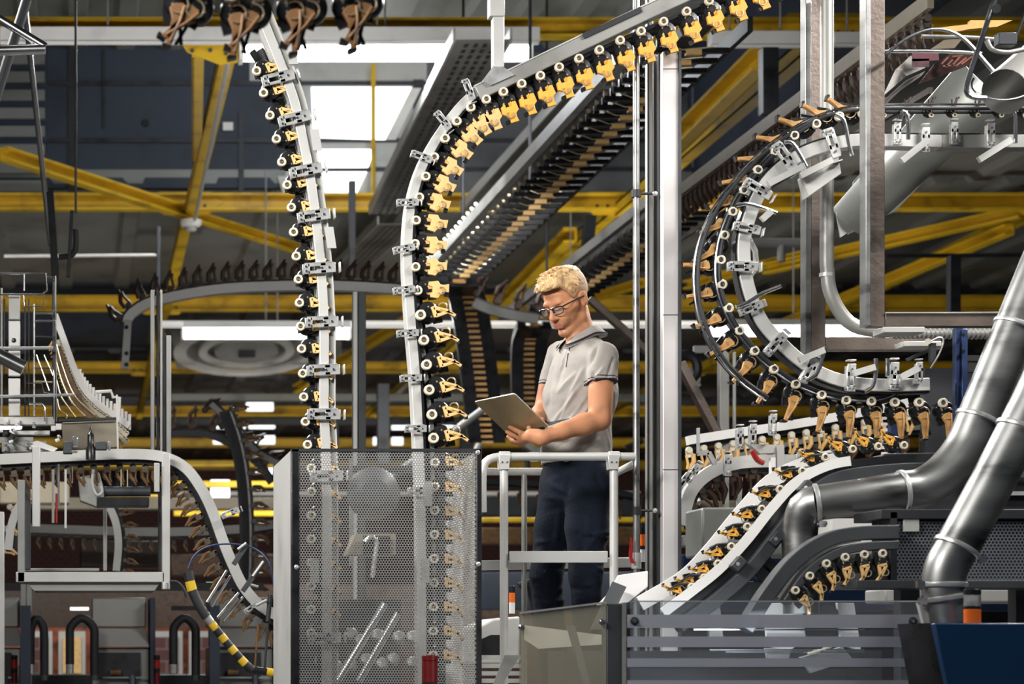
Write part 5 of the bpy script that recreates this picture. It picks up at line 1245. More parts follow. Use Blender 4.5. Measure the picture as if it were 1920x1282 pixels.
# beige guide box with valves
t = thing('beige_box', 'beige sheet-metal box below the curved chute', 'box', V(170, 845, 9.9))
obj('box_body', MB().prism([V(116, 792, 9.9), V(218, 788, 9.9), V(222, 838, 9.9), V(150, 842, 9.9), (V(118, 838, 9.9))], (0, .2, 0)), M['beige'], t, bevel=.004)
obj('top_lip', MB().bar(V(110, 788, 9.88), V(218, 785, 9.88), .03, .012), M['dark'], t)
obj('end_stay', MB().bar(V(219, 740, 9.85), V(221, 845, 9.85), .008, .012, Y_), M['white'], t)
t = thing('valve_block', 'black and chrome valve block standing on the left-hand rail', 'valve', V(172, 848, 9.2))
obj('spindle', MB().lathe(V(170, 862, 9.2), Z_, [(0, 0), (.022, 0), (.022, .05), (.015, .06), (.015, .11), (.006, .12), (.004, .14), (0, .145)], 14), M['black'], t)
obj('block', MB().box(V(190, 836, 9.2), (.05, .05, .035)), M['anthra'], t, bevel=.003); obj('block', MB().box(V(127, 840, 9.2), (.04, .05, .05)), M['anthra'], t, bevel=.003)
obj('chrome_cap', MB().box(V(205, 836, 9.18), (.010, .04, .035)).box(V(141, 828, 9.18), (.022, .03, .04)).box(V(140, 847, 9.16), (.025, .02, .008)), M['chrome'], t, bevel=.002)
# curved chute with teeth
t = thing('curved_chute', 'pale curved rail with standing pins sweeping down right of the wire rack', 'chute', V(245, 800, 10.2))
P = path([(104, 590), (122, 640), (140, 690), (158, 728), (185, 757), (215, 778), (243, 798)], 10.2, 60)
obj('pale_rail', MB().sweep(P, rect(-.018, .012, -.02, .02)), M['white'], t)
Q = spline(P[30:], 16)
for q in Q: obj('pin', MB().cyl(q - Z_ * .02, q + Z_ * .055, .007, 8), M['white'], t)
for k in range(4):
    a = path([(104 + k * 1, 640 + k * 36), (118 - k * 2 + 0, 690 + k * 26), (140 - k * 5, 742 + k * 12), (178 - k * 18, 778 + k * 2)], 10.1, 20)
    obj('guide_wire', MB().tube(a, .004, 8), M['wire'], t)
obj('brown_strip', MB().sweep(path([(106, 650), (124, 705), (146, 750), (172, 782)], 10.15, 20), rect(-.02, .02, 0, .01)), M['brown'], t)
obj('arm', MB().tube([V(180, 735, 10.1), V(208, 733, 10.1), V(212, 745, 10.1), V(224, 745, 10.1), V(222, 790, 10.1)], .008, 8), M['white'], t)
for i, (pix, n_) in enumerate(((([(112, 640), (128, 690), (148, 735), (176, 765), (212, 790), (238, 812)]), 34), ([(205, 800), (225, 812), (238, 826)], 7))):
    QQ = path(pix, 10.25, n_)
    place(TY, TY1, [q for q in QQ], lambda k, i=i: 'small yellow gripper below the curved chute, %s down the %s row' % (nth(k), ('upper', 'lower')[i]), 'yellow grippers below the curved chute', Y_ * 1, .62)
# warning-striped wand assembly
DW = 8.9
t = thing('striped_lever', 'yellow and black striped lever arm hanging beside the swooping rail', 'lever', V(500, 1255, DW))
P = path([(352, 1072), (362, 1110), (380, 1145), (402, 1175), (430, 1210), (458, 1242), (474, 1256)], DW, 64)
segs = [(0, 5, 'dark'), (5, 10, 'yellow'), (10, 26, 'dark'), (26, 30, 'alud'), (30, 34, 'yellow'), (34, 38, 'dark')] + [(38 + i * 4, 42 + i * 4, ('yellow', 'dark')[i % 2]) for i in range(6)] + [(62, 63, 'dark')]
for a, b, m_ in segs: obj('lever_band', MB().tube(P[a:b + 1], .021 if a < 26 else .018, 12), M[m_], t)
obj('end_tube', MB().tube([V(462, 1253, DW), V(540, 1266, DW)], .016, 12), M['black'], t)
obj('yellow_band', MB().tube([V(500, 1259, DW), V(512, 1261, DW)], .0168, 12), M['yellow'], t)
t = thing('stay_rods', 'two pairs of steel stay rods between the striped lever and the swooping rail', 'stay', V(400, 1140, DW))
for a, b in (((388, 1130), (425, 1070)), ((396, 1138), (432, 1080)), ((408, 1158), (447, 1112)), ((418, 1165), (455, 1120))):
    obj('stay_rod', MB().tube([V(*a, DW), V(*b, DW + .1)], .006, 10), M['stain'], t)
obj('clamp_bar', MB().bar(V(438, 1058, DW), V(463, 1020, DW), .03, .02).bar(V(455, 1108, DW), V(494, 1054, DW), .03, .02), M['anthra'], t)
for a_, b_ in (((474, 1080), (494, 1052)), ((470, 1096), (484, 1100)), ((446, 1030), (462, 1018)), ((480, 1135), (500, 1125))): obj('wing_bolt', MB().cyl(V(*a_, DW - .03), V(*b_, DW - .03), .006, 8), M['alud'], t)
obj('air_hose', MB().tube(path([(353, 1065), (365, 1040), (395, 1023), (440, 1020), (480, 1030), (505, 1058), (515, 1110)], DW, 40), .0035, 8), M['blue'], label='thin blue air hose looping above the striped lever', cat='hose')
obj('air_hose', MB().tube(path([(318, 1090), (332, 1091), (344, 1104), (350, 1120)], DW + .2, 14), .006, 8), M['rubber'], label='short black hose between the box frame and the striped lever', cat='hose')
obj('pull_rod', MB().tube([V(506, 1118, DW), V(496, 1255, DW)], .005, 8).tube([V(507, 1115, DW - .01), V(502, 1165, DW - .01)], .010, 8), M['dark'], label='dark upright rod between the swooping rail and the lever foot', cat='rod')
obj('pull_rod', MB().tube([V(484, 1170, DW), V(478, 1250, DW)], .004, 8), M['brown'], label='thin brownish rod left of the dark upright rod', cat='rod')
clamps([(432, 962, 22, .9), (470, 1140, 35, .7)], DL - .1, lambda i: 'pale clamp on the swooping rail, %s' % ('above the stay rods' if i == 1 else 'near its foot'), 'clamps of the swooping rail', .7)

# second strand going down, dark, beyond the swooping rail; tracks beyond
strand('dark_strand', 'dark double strand dropping behind the swooping rail', 'conveyor', [(420, 770), (436, 820), (449, 870), (456, 930), (459, 1000), (458, 1100)], 14.5, rect(-.035, .035, .0, .02), 'dark', .10, TB, TB1,
       'brown gripper on the dark dropping strand', 'grippers of the dark dropping strand', off=.05, scale=.95)
P = path([(420, 770), (436, 820), (449, 870), (456, 930), (459, 1000), (458, 1100)], 14.5, 40)
strand('dark_strand', 'outer side of the dark strand dropping behind the swooping rail', 'conveyor', [(432, 770), (449, 820), (460, 870), (467, 930), (470, 1000), (468, 1100)], 14.4, rect(-.006, .006, .0, .01), 'pale', .10, TB, TB1,
       'brown gripper on the outer dark strand', 'grippers of the outer dark strand', side=-Y_, off=.02, scale=1.1)
strand('far_track', 'far dark track curving across above the swooping rail', 'conveyor', [(322, 812), (380, 812), (430, 830), (480, 865), (510, 905)], 17.0, rect(-.03, .02, -.02, .02), 'dark', .13, TD, TD1, 'dark clip on the far curving track', 'clips of the far curving track', off=.05, scale=1.7)
strand('far_track', 'dark far rail sloping down to the steel cover with rings below', 'conveyor', [(395, 757), (440, 800), (480, 845), (525, 872)], 15.5, rect(-.02, .02, -.02, .02), 'alud', .12, TD, TD1, 'dark ring below the sloping far rail', 'rings of the sloping far rail', off=-.06, scale=1.4)
strand('lower_track', 'pale track crossing low behind the box frame with yellow grippers beneath', 'conveyor', [(30, 992), (150, 996), (300, 1000), (440, 995), (515, 985)], 15.0, rect(-.02, .04, -.02, .02), 'pale', .075, TB, TB1,
       'yellow-brown gripper on the low track behind the box frame', 'grippers of the low track', side=Y_, off=.05, scale=.8, rev=True)
strand('bent_track', 'pale bent track dropping inside the box frame with grippers along it', 'conveyor', [(205, 950), (217, 980), (222, 1020), (218, 1070)], 11.5, rect(-.02, .02, -.02, .02), 'alu', .05, TB, TB1,
       'gripper on the bent track inside the box frame', 'grippers of the bent track', off=.04, scale=.75)
strand('bent_track', 'pale curved track at the left edge with tan grippers', 'conveyor', [(50, 925), (28, 948), (14, 985), (8, 1030)], 10.5, rect(-.0, .04, -.02, .02), 'alu', .07, TY, TY1,
       'tan gripper on the curved track at the left edge', 'grippers of the edge track', off=-.02, scale=.9)

# ------------------------------------------------------------ machine row behind, low left
DK = 13.0
def unit(x0, x1, y0, label):
    t = thing('stacker_unit', label, 'machine', V((x0 + x1) / 2, 1400, DK))
    obj('top_cover', MB().prism([V(x0, y0, DK), V(x1, y0, DK), V(x1, y0 + 56, DK), V(x0, y0 + 56, DK)], (0, .4, 0)), M['alud'], t, bevel=.01)
    obj('sloped_lid', MB().prism([V(x0, y0 + 58, DK), V(x1, y0 + 58, DK), V(x1 + 6, y0 + 92, DK - .15), V(x0, y0 + 92, DK - .15)], (0, .1, 0)), M['pale'], t, bevel=.005)
    b0, b1 = V(x0, 0, DK).x, V(x1 + 5, 0, DK).x; zt_ = V(0, y0 + 94, DK).z
    obj('lower_body', MB().box(((b0 + b1) / 2, DK + .15, zt_ / 2), (b1 - b0, .5, zt_)), M['sheet'], t, bevel=.01)
    obj('blue_side', MB().box((b1 + .02, DK + .1, (zt_ + .3) / 2), (.03, .5, zt_ + .3)), M['navy'], t)
    obj('dark_window', MB().box(V((x0 + x1) / 2, y0 + 128, DK - .12), (.26, .02, .16)), M['dark'], t)
    obj('window_part', MB().cyl(V(x0 + 35, y0 + 140, DK - .16), V(x0 + 55, y0 + 140, DK - .16), .02, 10), M['brown'], t)
    obj('bright_bar', MB().bar(V(x0 + 20, y0 + 150, DK - .16), V(x1, y0 + 150, DK - .16), .02, .01).tube([V(x1 - 26, y0 + 170, DK - .18), V(x1 - 26, y0 + 145, DK - .18)], .02, 10), M['chrome'], t)
unit(172, 274, 1120, 'pale stacker unit with a sloped lid below the box frame'); unit(392, 505, 1120, 'pale stacker unit partly behind the striped lever'); unit(-75, 35, 1120, 'pale stacker unit cut by the left edge')
for cx_, w_, lab in ((154, 46, 'left of the stacker unit with the sloped lid'), (346, 42, 'right of the stacker unit with the sloped lid'), (70, 26, 'near the left edge')):
    x0, x1 = cx_ - w_ / 2, cx_ + w_ / 2; top_ = 1158
    P = [V(x0, 1245, DK - .3)] + path([(x0, 1200), (x0 + 2, 1175), (cx_, top_), (x1 - 2, 1175), (x1, 1200)], DK - .3, 16) + [V(x1, 1265, DK - .3)]
    th = thing('arched_hose', 'black corrugated hose arching up ' + lab, 'hose', V(cx_, 1260, DK - .3), 'black arched hoses')
    obj('hose_body', MB().tube(P, .026, 12), M['rubber'], th)
    obj('hose_fitting', MB().tube([V(x0, 1240, DK - .3), V(x0, 1262, DK - .3)], .025, 10), M['galv'], th)
    obj('hose_fitting', MB().tube([V(x1, 1246, DK - .3), V(x1, 1275, DK - .3)], .025, 10), M['anthra'], th)
for x in (27, 294): beacon(x, 1228, 1282, DK - .3, 12, 'small red and black beacon ' + ('near the left edge' if x < 100 else 'right of the stacker unit with the sloped lid'), 'redl', layers=(('lower_lens', 0, .4, 'redl', 1), ('ring', .4, .55, 'black', 1), ('lens', .55, .85, 'red', 1), ('cap', .85, 1, 'black', 1)))
t = thing('machine_bed', 'long grey machine bed behind the stacker units', 'machine', (V(240, 0, 13.4).x, 13.6, 0))
obj('bed_body', MB().box((V(240, 0, 13.6).x, 13.7, V(0, 1265, 13.6).z / 2), (2.6, .5, V(0, 1265, 13.6).z)), M['anthra'], t)
obj('upper_rail', MB().box(V(240, 1100, 14.2), (1.8, .1, .05)).box(V(420, 1140, 14.2), (.7, .08, .03)), M['dark'], t)
for x_ in (402, 48): obj('blue_upright', MB().box((V(x_, 0, 12.6).x, 12.6, V(0, 1135, 12.6).z / 2), (.06, .06, V(0, 1135, 12.6).z)), M['navy'], label='dark blue steel upright ' + ('behind the striped lever' if x_ > 100 else 'near the left edge beside the arched hose'), cat='upright')
for x_ in (44, 55): obj('support_post', MB().bar(V(x_, 1095, 12.75), V(x_, 1690, 12.75), .03, .03, Y_), M['alud'], label='slim grey post near the left edge, %s of two side by side' % ('left' if x_ < 50 else 'right'), cat='post')
for i, (x0, x1, m_) in enumerate(((118, 152, 'tan'), (290, 334, 'brown'), (362, 392, 'brown'), (60, 90, 'brown'))):
    D = 20; w_ = (x1 - x0) * D / FPX
    t = thing('glazed_door', 'pale-framed glazed opening with brick-red light, ' + ('left of the sloped lid', 'between sloped lid and arched hose', 'behind the arched hose', 'near the left edge')[i], 'opening', V((x0 + x1) / 2, 1262, D))
    obj('opening_frame', MB().box(V((x0 + x1) / 2, 1225, D), (w_ + .08, .05, .42)), M['pale'], t)
    obj('brick_panel', MB().box(V((x0 + x1) / 2, 1228, D - .04), (w_, .02, .34)), (M['tan'] if m_ == 'tan' else brick), t)
obj('brick_pier', MB().box((V(210, 0, 20.4).x, 20.5, .86), (3.6, .2, 1.72)), mat('red_brickwork', (.26, .07, .035), .8, 0, .3, 6), label='low red brick wall behind the stacker units', cat='brick wall')
obj('far_cabinet', MB().box((V(400, 0, 26).x, 26, 1.15), (9.0, .4, 2.3)), M['dbrown'], label='long dark cabinet row behind the low brick wall', cat='cabinet')
obj('exit_sign', MB().box(V(395, 1098, 25.6), (.10, .03, .07)), M['green'], label='small glowing green sign behind the stay rods', cat='sign')
obj('lit_strip', MB().box(V(149, 1141, 15), (.13, .05, .02)), M['farsky'], label='short bright light strip left of the stacker unit', cat='light strip')

# ------------------------------------------------------------ far hall behind everything
random.seed(5)
def win(k, x0, x1, y0, y1, D=60.5): struct('window_%d' % k, MB().box(V((x0 + x1) / 2, (y0 + y1) / 2, D), ((x1 - x0) * D / FPX, .1, (y1 - y0) * D / FPX)), M['farsky'])
k = 6
for x0, x1, y0, y1 in ((462, 512, 755, 770), (400, 460, 793, 803), (467, 515, 793, 803), (400, 515, 817, 832), (480, 515, 878, 888), (395, 430, 900, 960), (470, 515, 940, 950), (540, 562, 540, 552), (735, 770, 793, 805), (830, 850, 793, 805),
                       (735, 755, 820, 834), (860, 868, 790, 802), (990, 1010, 850, 862), (1290, 1310, 935, 950), (700, 712, 820, 834), (880, 900, 755, 762)):
    win(k, x0, x1, y0, y1, (58 if x0 > 550 else 26.6) if y0 > 845 else (43 if y0 > 740 else 33)); k += 1
for x0, x1, y, hh, D, m_, lab in ((325, 520, 908, 12, 26, 'yellow', 'yellow far gantry bar above the swooping rail'), (325, 520, 962, 12, 25.5, 'yellow', 'yellow far gantry bar behind the swooping rail'), (0, 560, 868, 10, 34, 'yellow', 'thin yellow far gantry bar at the height of the cover\'s top'),
                                  (150, 300, 935, 14, 24, 'yellow', 'yellow far bar seen inside the box frame'), (320, 1210, 745, 14, 34, 'sheet', 'grey duct running across below the roof vents'), (900, 1210, 975, 10, 18.5, 'yellow', 'yellow far bar behind the man\'s knees'), (1270, 1420, 992, 10, 14, 'yellow', 'yellow bar low between column and climbing conveyor'),
                                  (900, 1200, 1005, 30, 22, 'brown', 'brown machine side behind the man\'s knees'), (900, 1210, 1108, 70, 24, 'navy', 'dark violet machine side behind the man\'s shins'), (1270, 1500, 1070, 60, 16, 'blue', 'blue machine side right of the column'),
                                  (1270, 1420, 1015, 20, 13, 'pale', 'pale machine top right of the column'), (1270, 1920, 1125, 40, 15, 'blue', 'blue machine base behind the clear guard'), (1300, 1660, 1000, 90, 9.0, 'sheet', 'grey cabinet between the two curved conveyors'),
                                  (1540, 1640, 975, 110, 8.6, 'pale', 'pale cabinet behind the level extraction pipe'), (150, 300, 1040, 50, 16, 'dbrown', 'dark brown machine side inside the box frame'), (1640, 1920, 1118, 26, 9.5, 'pale', 'pale row of plates below the grille cabinet'),
                                  (0, 130, 925, 40, 20, 'beige', 'beige machine side at the left edge'), (60, 520, 945, 22, 22, 'beige', 'beige band of machinery inside the box frame'), (320, 520, 1060, 40, 20, 'dbrown', 'dark red machine side behind the lever'),
                                  (320, 1200, 925, 8, 38, 'white', 'thin white far rail behind the cover and rails'), (320, 900, 790, 14, 36, 'dark', 'dark far beam below the duct'),
                                  (900, 1200, 950, 36, 21, 'dark', 'dark machine band behind the man\'s thighs'), (1270, 1500, 955, 30, 18, 'beige', 'beige machine band right of the column'), (0, 1920, 1180, 120, 45, 'dark', 'long dark machine row at the far end of the hall')):
    D0_ = D; z = V(0, y, D).z; h_ = hh * D / FPX
    obj('far_machine' if hh > 15 else 'far_bar', MB().box(((V(x0, 0, D).x + V(x1, 0, D).x) / 2, D, z), ((x1 - x0) * D / FPX, .25 if hh > 15 else .08, h_)), M[m_], label=lab, cat='machine' if hh > 15 else 'bar', bevel=.01)
for i in range(9):
    x = 1000 + random.uniform(-95, 190); y = 800 + random.uniform(0, 60); D = 22
    obj('hall_fitting', MB().tube([V(x, y, D), V(x + random.uniform(-40, 40), y + random.uniform(-20, 40), D)], .03, 8), M[('galv', 'pale', 'dark')[i % 3]], label='blurred pipe run behind the rails at waist height, %s of nine' % nth(i + 1), cat='pipe', group='blurred pipe runs behind the man')
for i, (x, y) in enumerate(((905, 765), (950, 620), (1195, 590), (1160, 870), (1320, 905))):
    pass
strand('far_track', 'far brown strand crossing behind the man at thigh height', 'conveyor', [(905, 902), (980, 905), (1060, 912), (1200, 930)], 16.0, rect(-.02, .02, -.02, .02), 'dark', .12, TB, TB1, 'brown gripper of the far strand at the man\'s thighs', 'grippers of the far thigh-high strand', side=Y_, off=.05, scale=1.4, rev=True)
strand('far_track', 'far dark curved strand between the two overhead conveyors', 'conveyor', [(890, 560), (930, 575), (975, 585), (1010, 590)], 18.5, rect(-.08, .0, -.02, .02), 'traym', .13, TD, TD1, 'dark clip on the far curve between the overhead conveyors', 'clips between the overhead conveyors', off=.05, scale=2.0)
t = thing('flywheel', 'large dark wheel with pale spokes behind the column, below the U', 'wheel', V(1290, 690, 13))
obj('rim', MB().tube([V(1286 + 22 * math.cos(a), 690 + 26 * math.sin(a), 13) for a in np.linspace(0, 6.28, 25)[:-1]], .03, 8, closed=True), M['dark'], t)
obj('spokes', MB().tube([V(1268, 705, 13), V(1312, 712, 13)], .02, 8).tube([V(1290, 690, 13), V(1310, 725, 13)], .02, 8), M['pale'], t)
# ------------------------------------------------------------ the man: signed-distance body, meshed with surface nets
class Field:
    def __init__(s, lo, hi, h):
        s.lo = np.array(lo, float); s.h = h; s.n = np.ceil((np.array(hi) - s.lo) / h).astype(int) + 1
        s.F = np.full(s.n, .2, np.float32)
    def block(s, lo, hi, m):
        a = np.clip(np.floor((np.array(lo) - m - s.lo) / s.h).astype(int), 0, s.n); b = np.clip(np.ceil((np.array(hi) + m - s.lo) / s.h).astype(int) + 1, 0, s.n)
        ax = [s.lo[i] + s.h * np.arange(a[i], b[i]) for i in range(3)]
        return tuple(slice(a[i], b[i]) for i in range(3)), np.stack(np.meshgrid(*ax, indexing='ij'), -1)
    def put(s, lo, hi, fn, k, op='add'):
        sl, P = s.block(lo, hi, k + .03)
        if P.size == 0: return
        d = fn(P).astype(np.float32); F = s.F[sl]
        if op == 'add':
            h = np.clip(.5 + .5 * (F - d) / max(k, 1e-6), 0, 1); s.F[sl] = F * (1 - h) + d * h - k * h * (1 - h)
        elif op == 'cut':
            d = -d; h = np.clip(.5 - .5 * (F - d) / max(k, 1e-6), 0, 1); s.F[sl] = F * (1 - h) + d * h + k * h * (1 - h)
    def cap(s, a, b, ra, rb, k=.02, op='add', sq=None):
        """tapered capsule; sq = (axis, factor) squeezes the section along axis"""
        a, b = np.array(a, float), np.array(b, float); ab = b - a; L2 = ab @ ab; r = max(ra, rb) * 1.1
        def fn(P):
            q = P - a; t = np.clip((q @ ab) / max(L2, 1e-9), 0, 1); v = q - t[..., None] * ab
            if sq is not None:
                ax = np.array(sq[0], float); c = v @ ax; v = v - (c * (1 - sq[1]))[..., None] * ax
            return np.linalg.norm(v, axis=-1) - (ra + (rb - ra) * t)
        m = r * (1 if sq is None else max(1, 1 / sq[1]))
        s.put(np.minimum(a, b) - m, np.maximum(a, b) + m, fn, k, op)
    def ell(s, c, R, rad, k=.02, op='add'):
        """ellipsoid with axes = rows of R"""
        c = np.array(c, float); R = np.array(R, float); rad = np.array(rad, float); m = rad.max()
        def fn(P):
            q = (P - c) @ R.T; k0 = np.linalg.norm(q / rad, axis=-1); k1 = np.linalg.norm(q / rad ** 2, axis=-1)
            return k0 * (k0 - 1) / np.maximum(k1, 1e-6)
        s.put(c - m, c + m, fn, k, op)
    def plane(s, p, n, k=.004):
        """keep the side the normal points away from"""
        p = np.array(p, float); n = np.array(n, float); n /= np.linalg.norm(n)
        sl, P = s.block(s.lo, s.lo + s.h * s.n, 0); d = ((P - p) @ n).astype(np.float32); s.F[sl] = np.maximum(s.F[sl], d)
    def mesh(s):
        F = s.F; n = s.n; ins = F < 0
        c = [ins[i:n[0] - 1 + i, j:n[1] - 1 + j, k:n[2] - 1 + k] for i in (0, 1) for j in (0, 1) for k in (0, 1)]
        sm = sum(x.astype(np.int8) for x in c); act = (sm > 0) & (sm < 8)
        ids = np.argwhere(act); idx = np.full(act.shape, -1, np.int64); idx[act] = np.arange(len(ids))
        # order of np.argwhere equals boolean mask order
        off = np.array([(i, j, k) for i in (0, 1) for j in (0, 1) for k in (0, 1)])
        cv = np.stack([F[ids[:, 0] + o[0], ids[:, 1] + o[1], ids[:, 2] + o[2]] for o in off], 1)
        acc = np.zeros((len(ids), 3)); cnt = np.zeros(len(ids))
        for a in range(8):
            for b in range(a + 1, 8):
                if np.abs(off[a] - off[b]).sum() != 1: continue
                fa, fb = cv[:, a], cv[:, b]; x = (fa < 0) != (fb < 0); t = np.where(x, fa / np.where(x, fa - fb, 1), 0)
                acc += np.where(x[:, None], off[a] + t[:, None] * (off[b] - off[a]), 0); cnt += x
        V_ = s.lo + s.h * (ids + acc / cnt[:, None])
        faces = []
        for ax in range(3):
            u, v = [(1, 2), (2, 0), (0, 1)][ax]
            sl0 = [slice(None)] * 3; sl1 = [slice(None)] * 3; sl0[ax] = slice(0, -1); sl1[ax] = slice(1, None)
            A, B = ins[tuple(sl0)], ins[tuple(sl1)]; e = np.argwhere(A != B)
            ok = (e[:, u] > 0) & (e[:, v] > 0) & (e[:, u] < n[u] - 1) & (e[:, v] < n[v] - 1); e = e[ok]
            inside = A[e[:, 0], e[:, 1], e[:, 2]]
            def g(du, dv):
                q = e.copy(); q[:, u] -= du; q[:, v] -= dv; return idx[q[:, 0], q[:, 1], q[:, 2]]
            q = np.stack([g(1, 1), g(0, 1), g(0, 0), g(1, 0)], 1); q[~inside] = q[~inside][:, ::-1]; faces.append(q)
        return V_, np.concatenate(faces)

def np_obj(name, Vv, Ff, mats, parent, fmat=None, **k):
    me = bpy.data.meshes.new(name); org = np.array(ORG[parent.name])
    me.vertices.add(len(Vv)); me.vertices.foreach_set('co', (Vv - org).astype(np.float32).ravel())
    me.loops.add(Ff.size); me.loops.foreach_set('vertex_index', Ff.astype(np.int32).ravel())
    me.polygons.add(len(Ff)); me.polygons.foreach_set('loop_start', np.arange(0, Ff.size, 4, dtype=np.int32)); me.polygons.foreach_set('loop_total', np.full(len(Ff), 4, np.int32))
    for m_ in mats: me.materials.append(m_)
    if fmat is not None: me.polygons.foreach_set('material_index', fmat.astype(np.int32))
    me.update(calc_edges=True); me.validate(); me.shade_smooth()
    o = bpy.data.objects.new(name, me); COL.objects.link(o); o.parent = parent; ORG[o.name] = ORG[parent.name]
    return ident(o, **k)

def skin_mat():
    m = mat('skin', (0.50, 0.225, 0.115), 0.56, 0, 0.07, 14, 0.05, detail=6)
    b = m.node_tree.nodes['Principled BSDF']
    b.inputs['Specular IOR Level'].default_value = 0.32; b.inputs['Subsurface Weight'].default_value = 0.12; b.inputs['Subsurface Radius'].default_value = (0.012, 0.004, 0.002); b.inputs['Subsurface Scale'].default_value = 0.5
    return m
M['skin'] = skin_mat()
M['stubble'] = mat('stubbled_skin', (0.42, 0.19, 0.095), 0.45, 0, 0.05, 60, 0.05)
M['lip'] = mat('lip_skin', (0.34, 0.13, 0.085), 0.5, 0, 0.05, 30)
M['hair'] = mat('fair_hair', (0.62, 0.41, 0.20), 0.5, 0, 0.22, 60, 0.5, dark=(0.30, 0.17, 0.07), stretch=(1, 1, .35))
M['polo'] = mat('grey_pique', (0.33, 0.305, 0.28), 0.85, 0, 0.04, 5, 0.15, spec=.2)
M['trim'] = mat('dark_trim', (0.02, 0.02, 0.03), 0.8, 0, 0.1, 20)
M['jeans'] = mat('navy_denim', (0.0055, 0.0085, 0.017), 0.95, 0, 0.2, 9, 0.3, spec=.2)
M['laptop'] = mat('champagne_aluminium', (0.40, 0.31, 0.18), 0.45, 0.5, 0.03, 6)
M['shoe'] = mat('black_leather', (0.015, 0.013, 0.012), 0.35, 0, 0.1, 10)
M['eye'] = mat('eye_white', (0.75, 0.72, 0.68), 0.2, 0, 0.02, 10); M['iris'] = mat('iris', (0.05, 0.08, 0.10), 0.2, 0, .1, 30)

DM_ = 8.3
def P3(px, py, dd=0.0): return np.array(V(px, py, DM_ + dd))
body_org = V(1078, 1340, DM_)
man = thing('person', 'fair-haired man in glasses, grey polo shirt and navy jeans, looking down at a laptop', 'person', body_org)
a21 = math.radians(21)
Fb = np.array([-math.cos(a21), -math.sin(a21), 0]); Lb = np.array([math.sin(a21), -math.cos(a21), 0]); Ub = np.array([0, 0, 1.0])
# joints
pel = P3(1080, 905); waist = P3(1082, 822); chest = P3(1090, 722); sho = P3(1092, 668); neck0 = P3(1094, 640)
LS, RS = P3(1131, 668, -.155), P3(1050, 664, .165)
LE, LW = P3(1125, 786, -.20), P3(1015, 821, -.26)
RE, RW = P3(1022, 768, .15), P3(1003, 796, -.02)
LH, RH = P3(1103, 900, -.085), P3(1056, 900, .085)
LK, LA = P3(1098, 1078, -.10), P3(1110, 1300, -.06)
RK, RA = P3(1024, 1078, .03), P3(1042, 1300, .09)
# head frame
yaw, pit = math.radians(37), math.radians(27)
Fh = np.array([-math.cos(yaw) * math.cos(pit), -math.sin(yaw) * math.cos(pit), -math.sin(pit)])
Lh = np.array([math.sin(yaw), -math.cos(yaw), 0.0]); Uh = np.cross(Fh, Lh); Uh /= np.linalg.norm(Uh)
roll = math.radians(2); Lh, Uh = Lh * math.cos(roll) + Uh * math.sin(roll), Uh * math.cos(roll) - Lh * math.sin(roll)
RhM = np.stack([Fh, Lh, Uh])
HS = 1.0
eye_mid = P3(1036.5, 580, -.06)
HO = eye_mid - Fh * .082
def Hd(f, l, u): return HO + HS * (Fh * f + Lh * l + Uh * u)

# ---- laptop geometry (needed by the hands)
hx = math.radians(21); Fd = Fb.copy()
H2 = P3(1028, 800, -.20); H1c = H2 - Lb * .285 * 1.0
lidv = Fd * .150 + np.array([0, 0, .118]); lidn = np.cross(lidv, Lb); lidn /= np.linalg.norm(lidn)
if lidn[1] > 0: lidn = -lidn        # towards the camera side (back of the lid)
def lid(a, b, off=0.0): return H2 + (H1c - H2) * a + lidv * b + lidn * off

B = Field(P3(930, 500, -.45) - np.array([.05, 0, .02]), P3(1180, 500, .45) + np.array([.1, 0, .06]), .0042)
B.lo = np.array([P3(930, 700, .0)[0] - .02, DM_ - .42, P3(0, 1348)[2]]); hi = np.array([P3(1185, 700, 0)[0], DM_ + .34, P3(0, 495)[2]])
B = Field(B.lo, hi, .0042)
# trunk (slimmer than the shirt), legs, neck
B.cap(pel, waist, .095, .085, .03, sq=(Lb, .78)); B.cap(waist, chest, .085, .092, .03, sq=(Lb, .74)); B.cap(chest, sho, .092, .070, .03, sq=(Lb, .68))
B.cap(LS - Lb * .03, RS + Lb * .03, .045, .045, .03)
B.cap(LH, LK, .075, .052, .02); B.cap(LK, LA, .050, .036, .02); B.cap(RH, RK, .075, .052, .02); B.cap(RK, RA, .050, .036, .02)
for A_, s in ((LA, 1), (RA, -1)):
    B.cap(A_ + np.array([0, 0, -.05]), A_ + Fb * .16 + np.array([0, 0, -.075]), .034, .025, .02)
B.cap(neck0 - np.array([0, 0, .02]), Hd(-.035, 0, -.055), .054, .051, .02)
B.cap(Hd(-.02, .0, -.09), neck0 + Fb * .025, .030, .045, .02)
# arms
def arm(S, E, W, up=.047, lo=.040, wr=.026):
    S, E, W = map(np.array, (S, E, W))
    B.cap(S, E, up, .040, .02); m = E * .72 + W * .28
    B.cap(E, m, .038, .0405, .02); B.cap(m, E * .35 + W * .65, .040, .0295, .02); B.cap(E * .35 + W * .65, W, .0295, wr, .02)
    B.cap(S * .45 + E * .55 + Fb * .012, S * .2 + E * .8 + Fb * .008, .034, .030, .03)
arm(LS, LE, LW); arm(RS, RE, RW, .045, .038, .025)
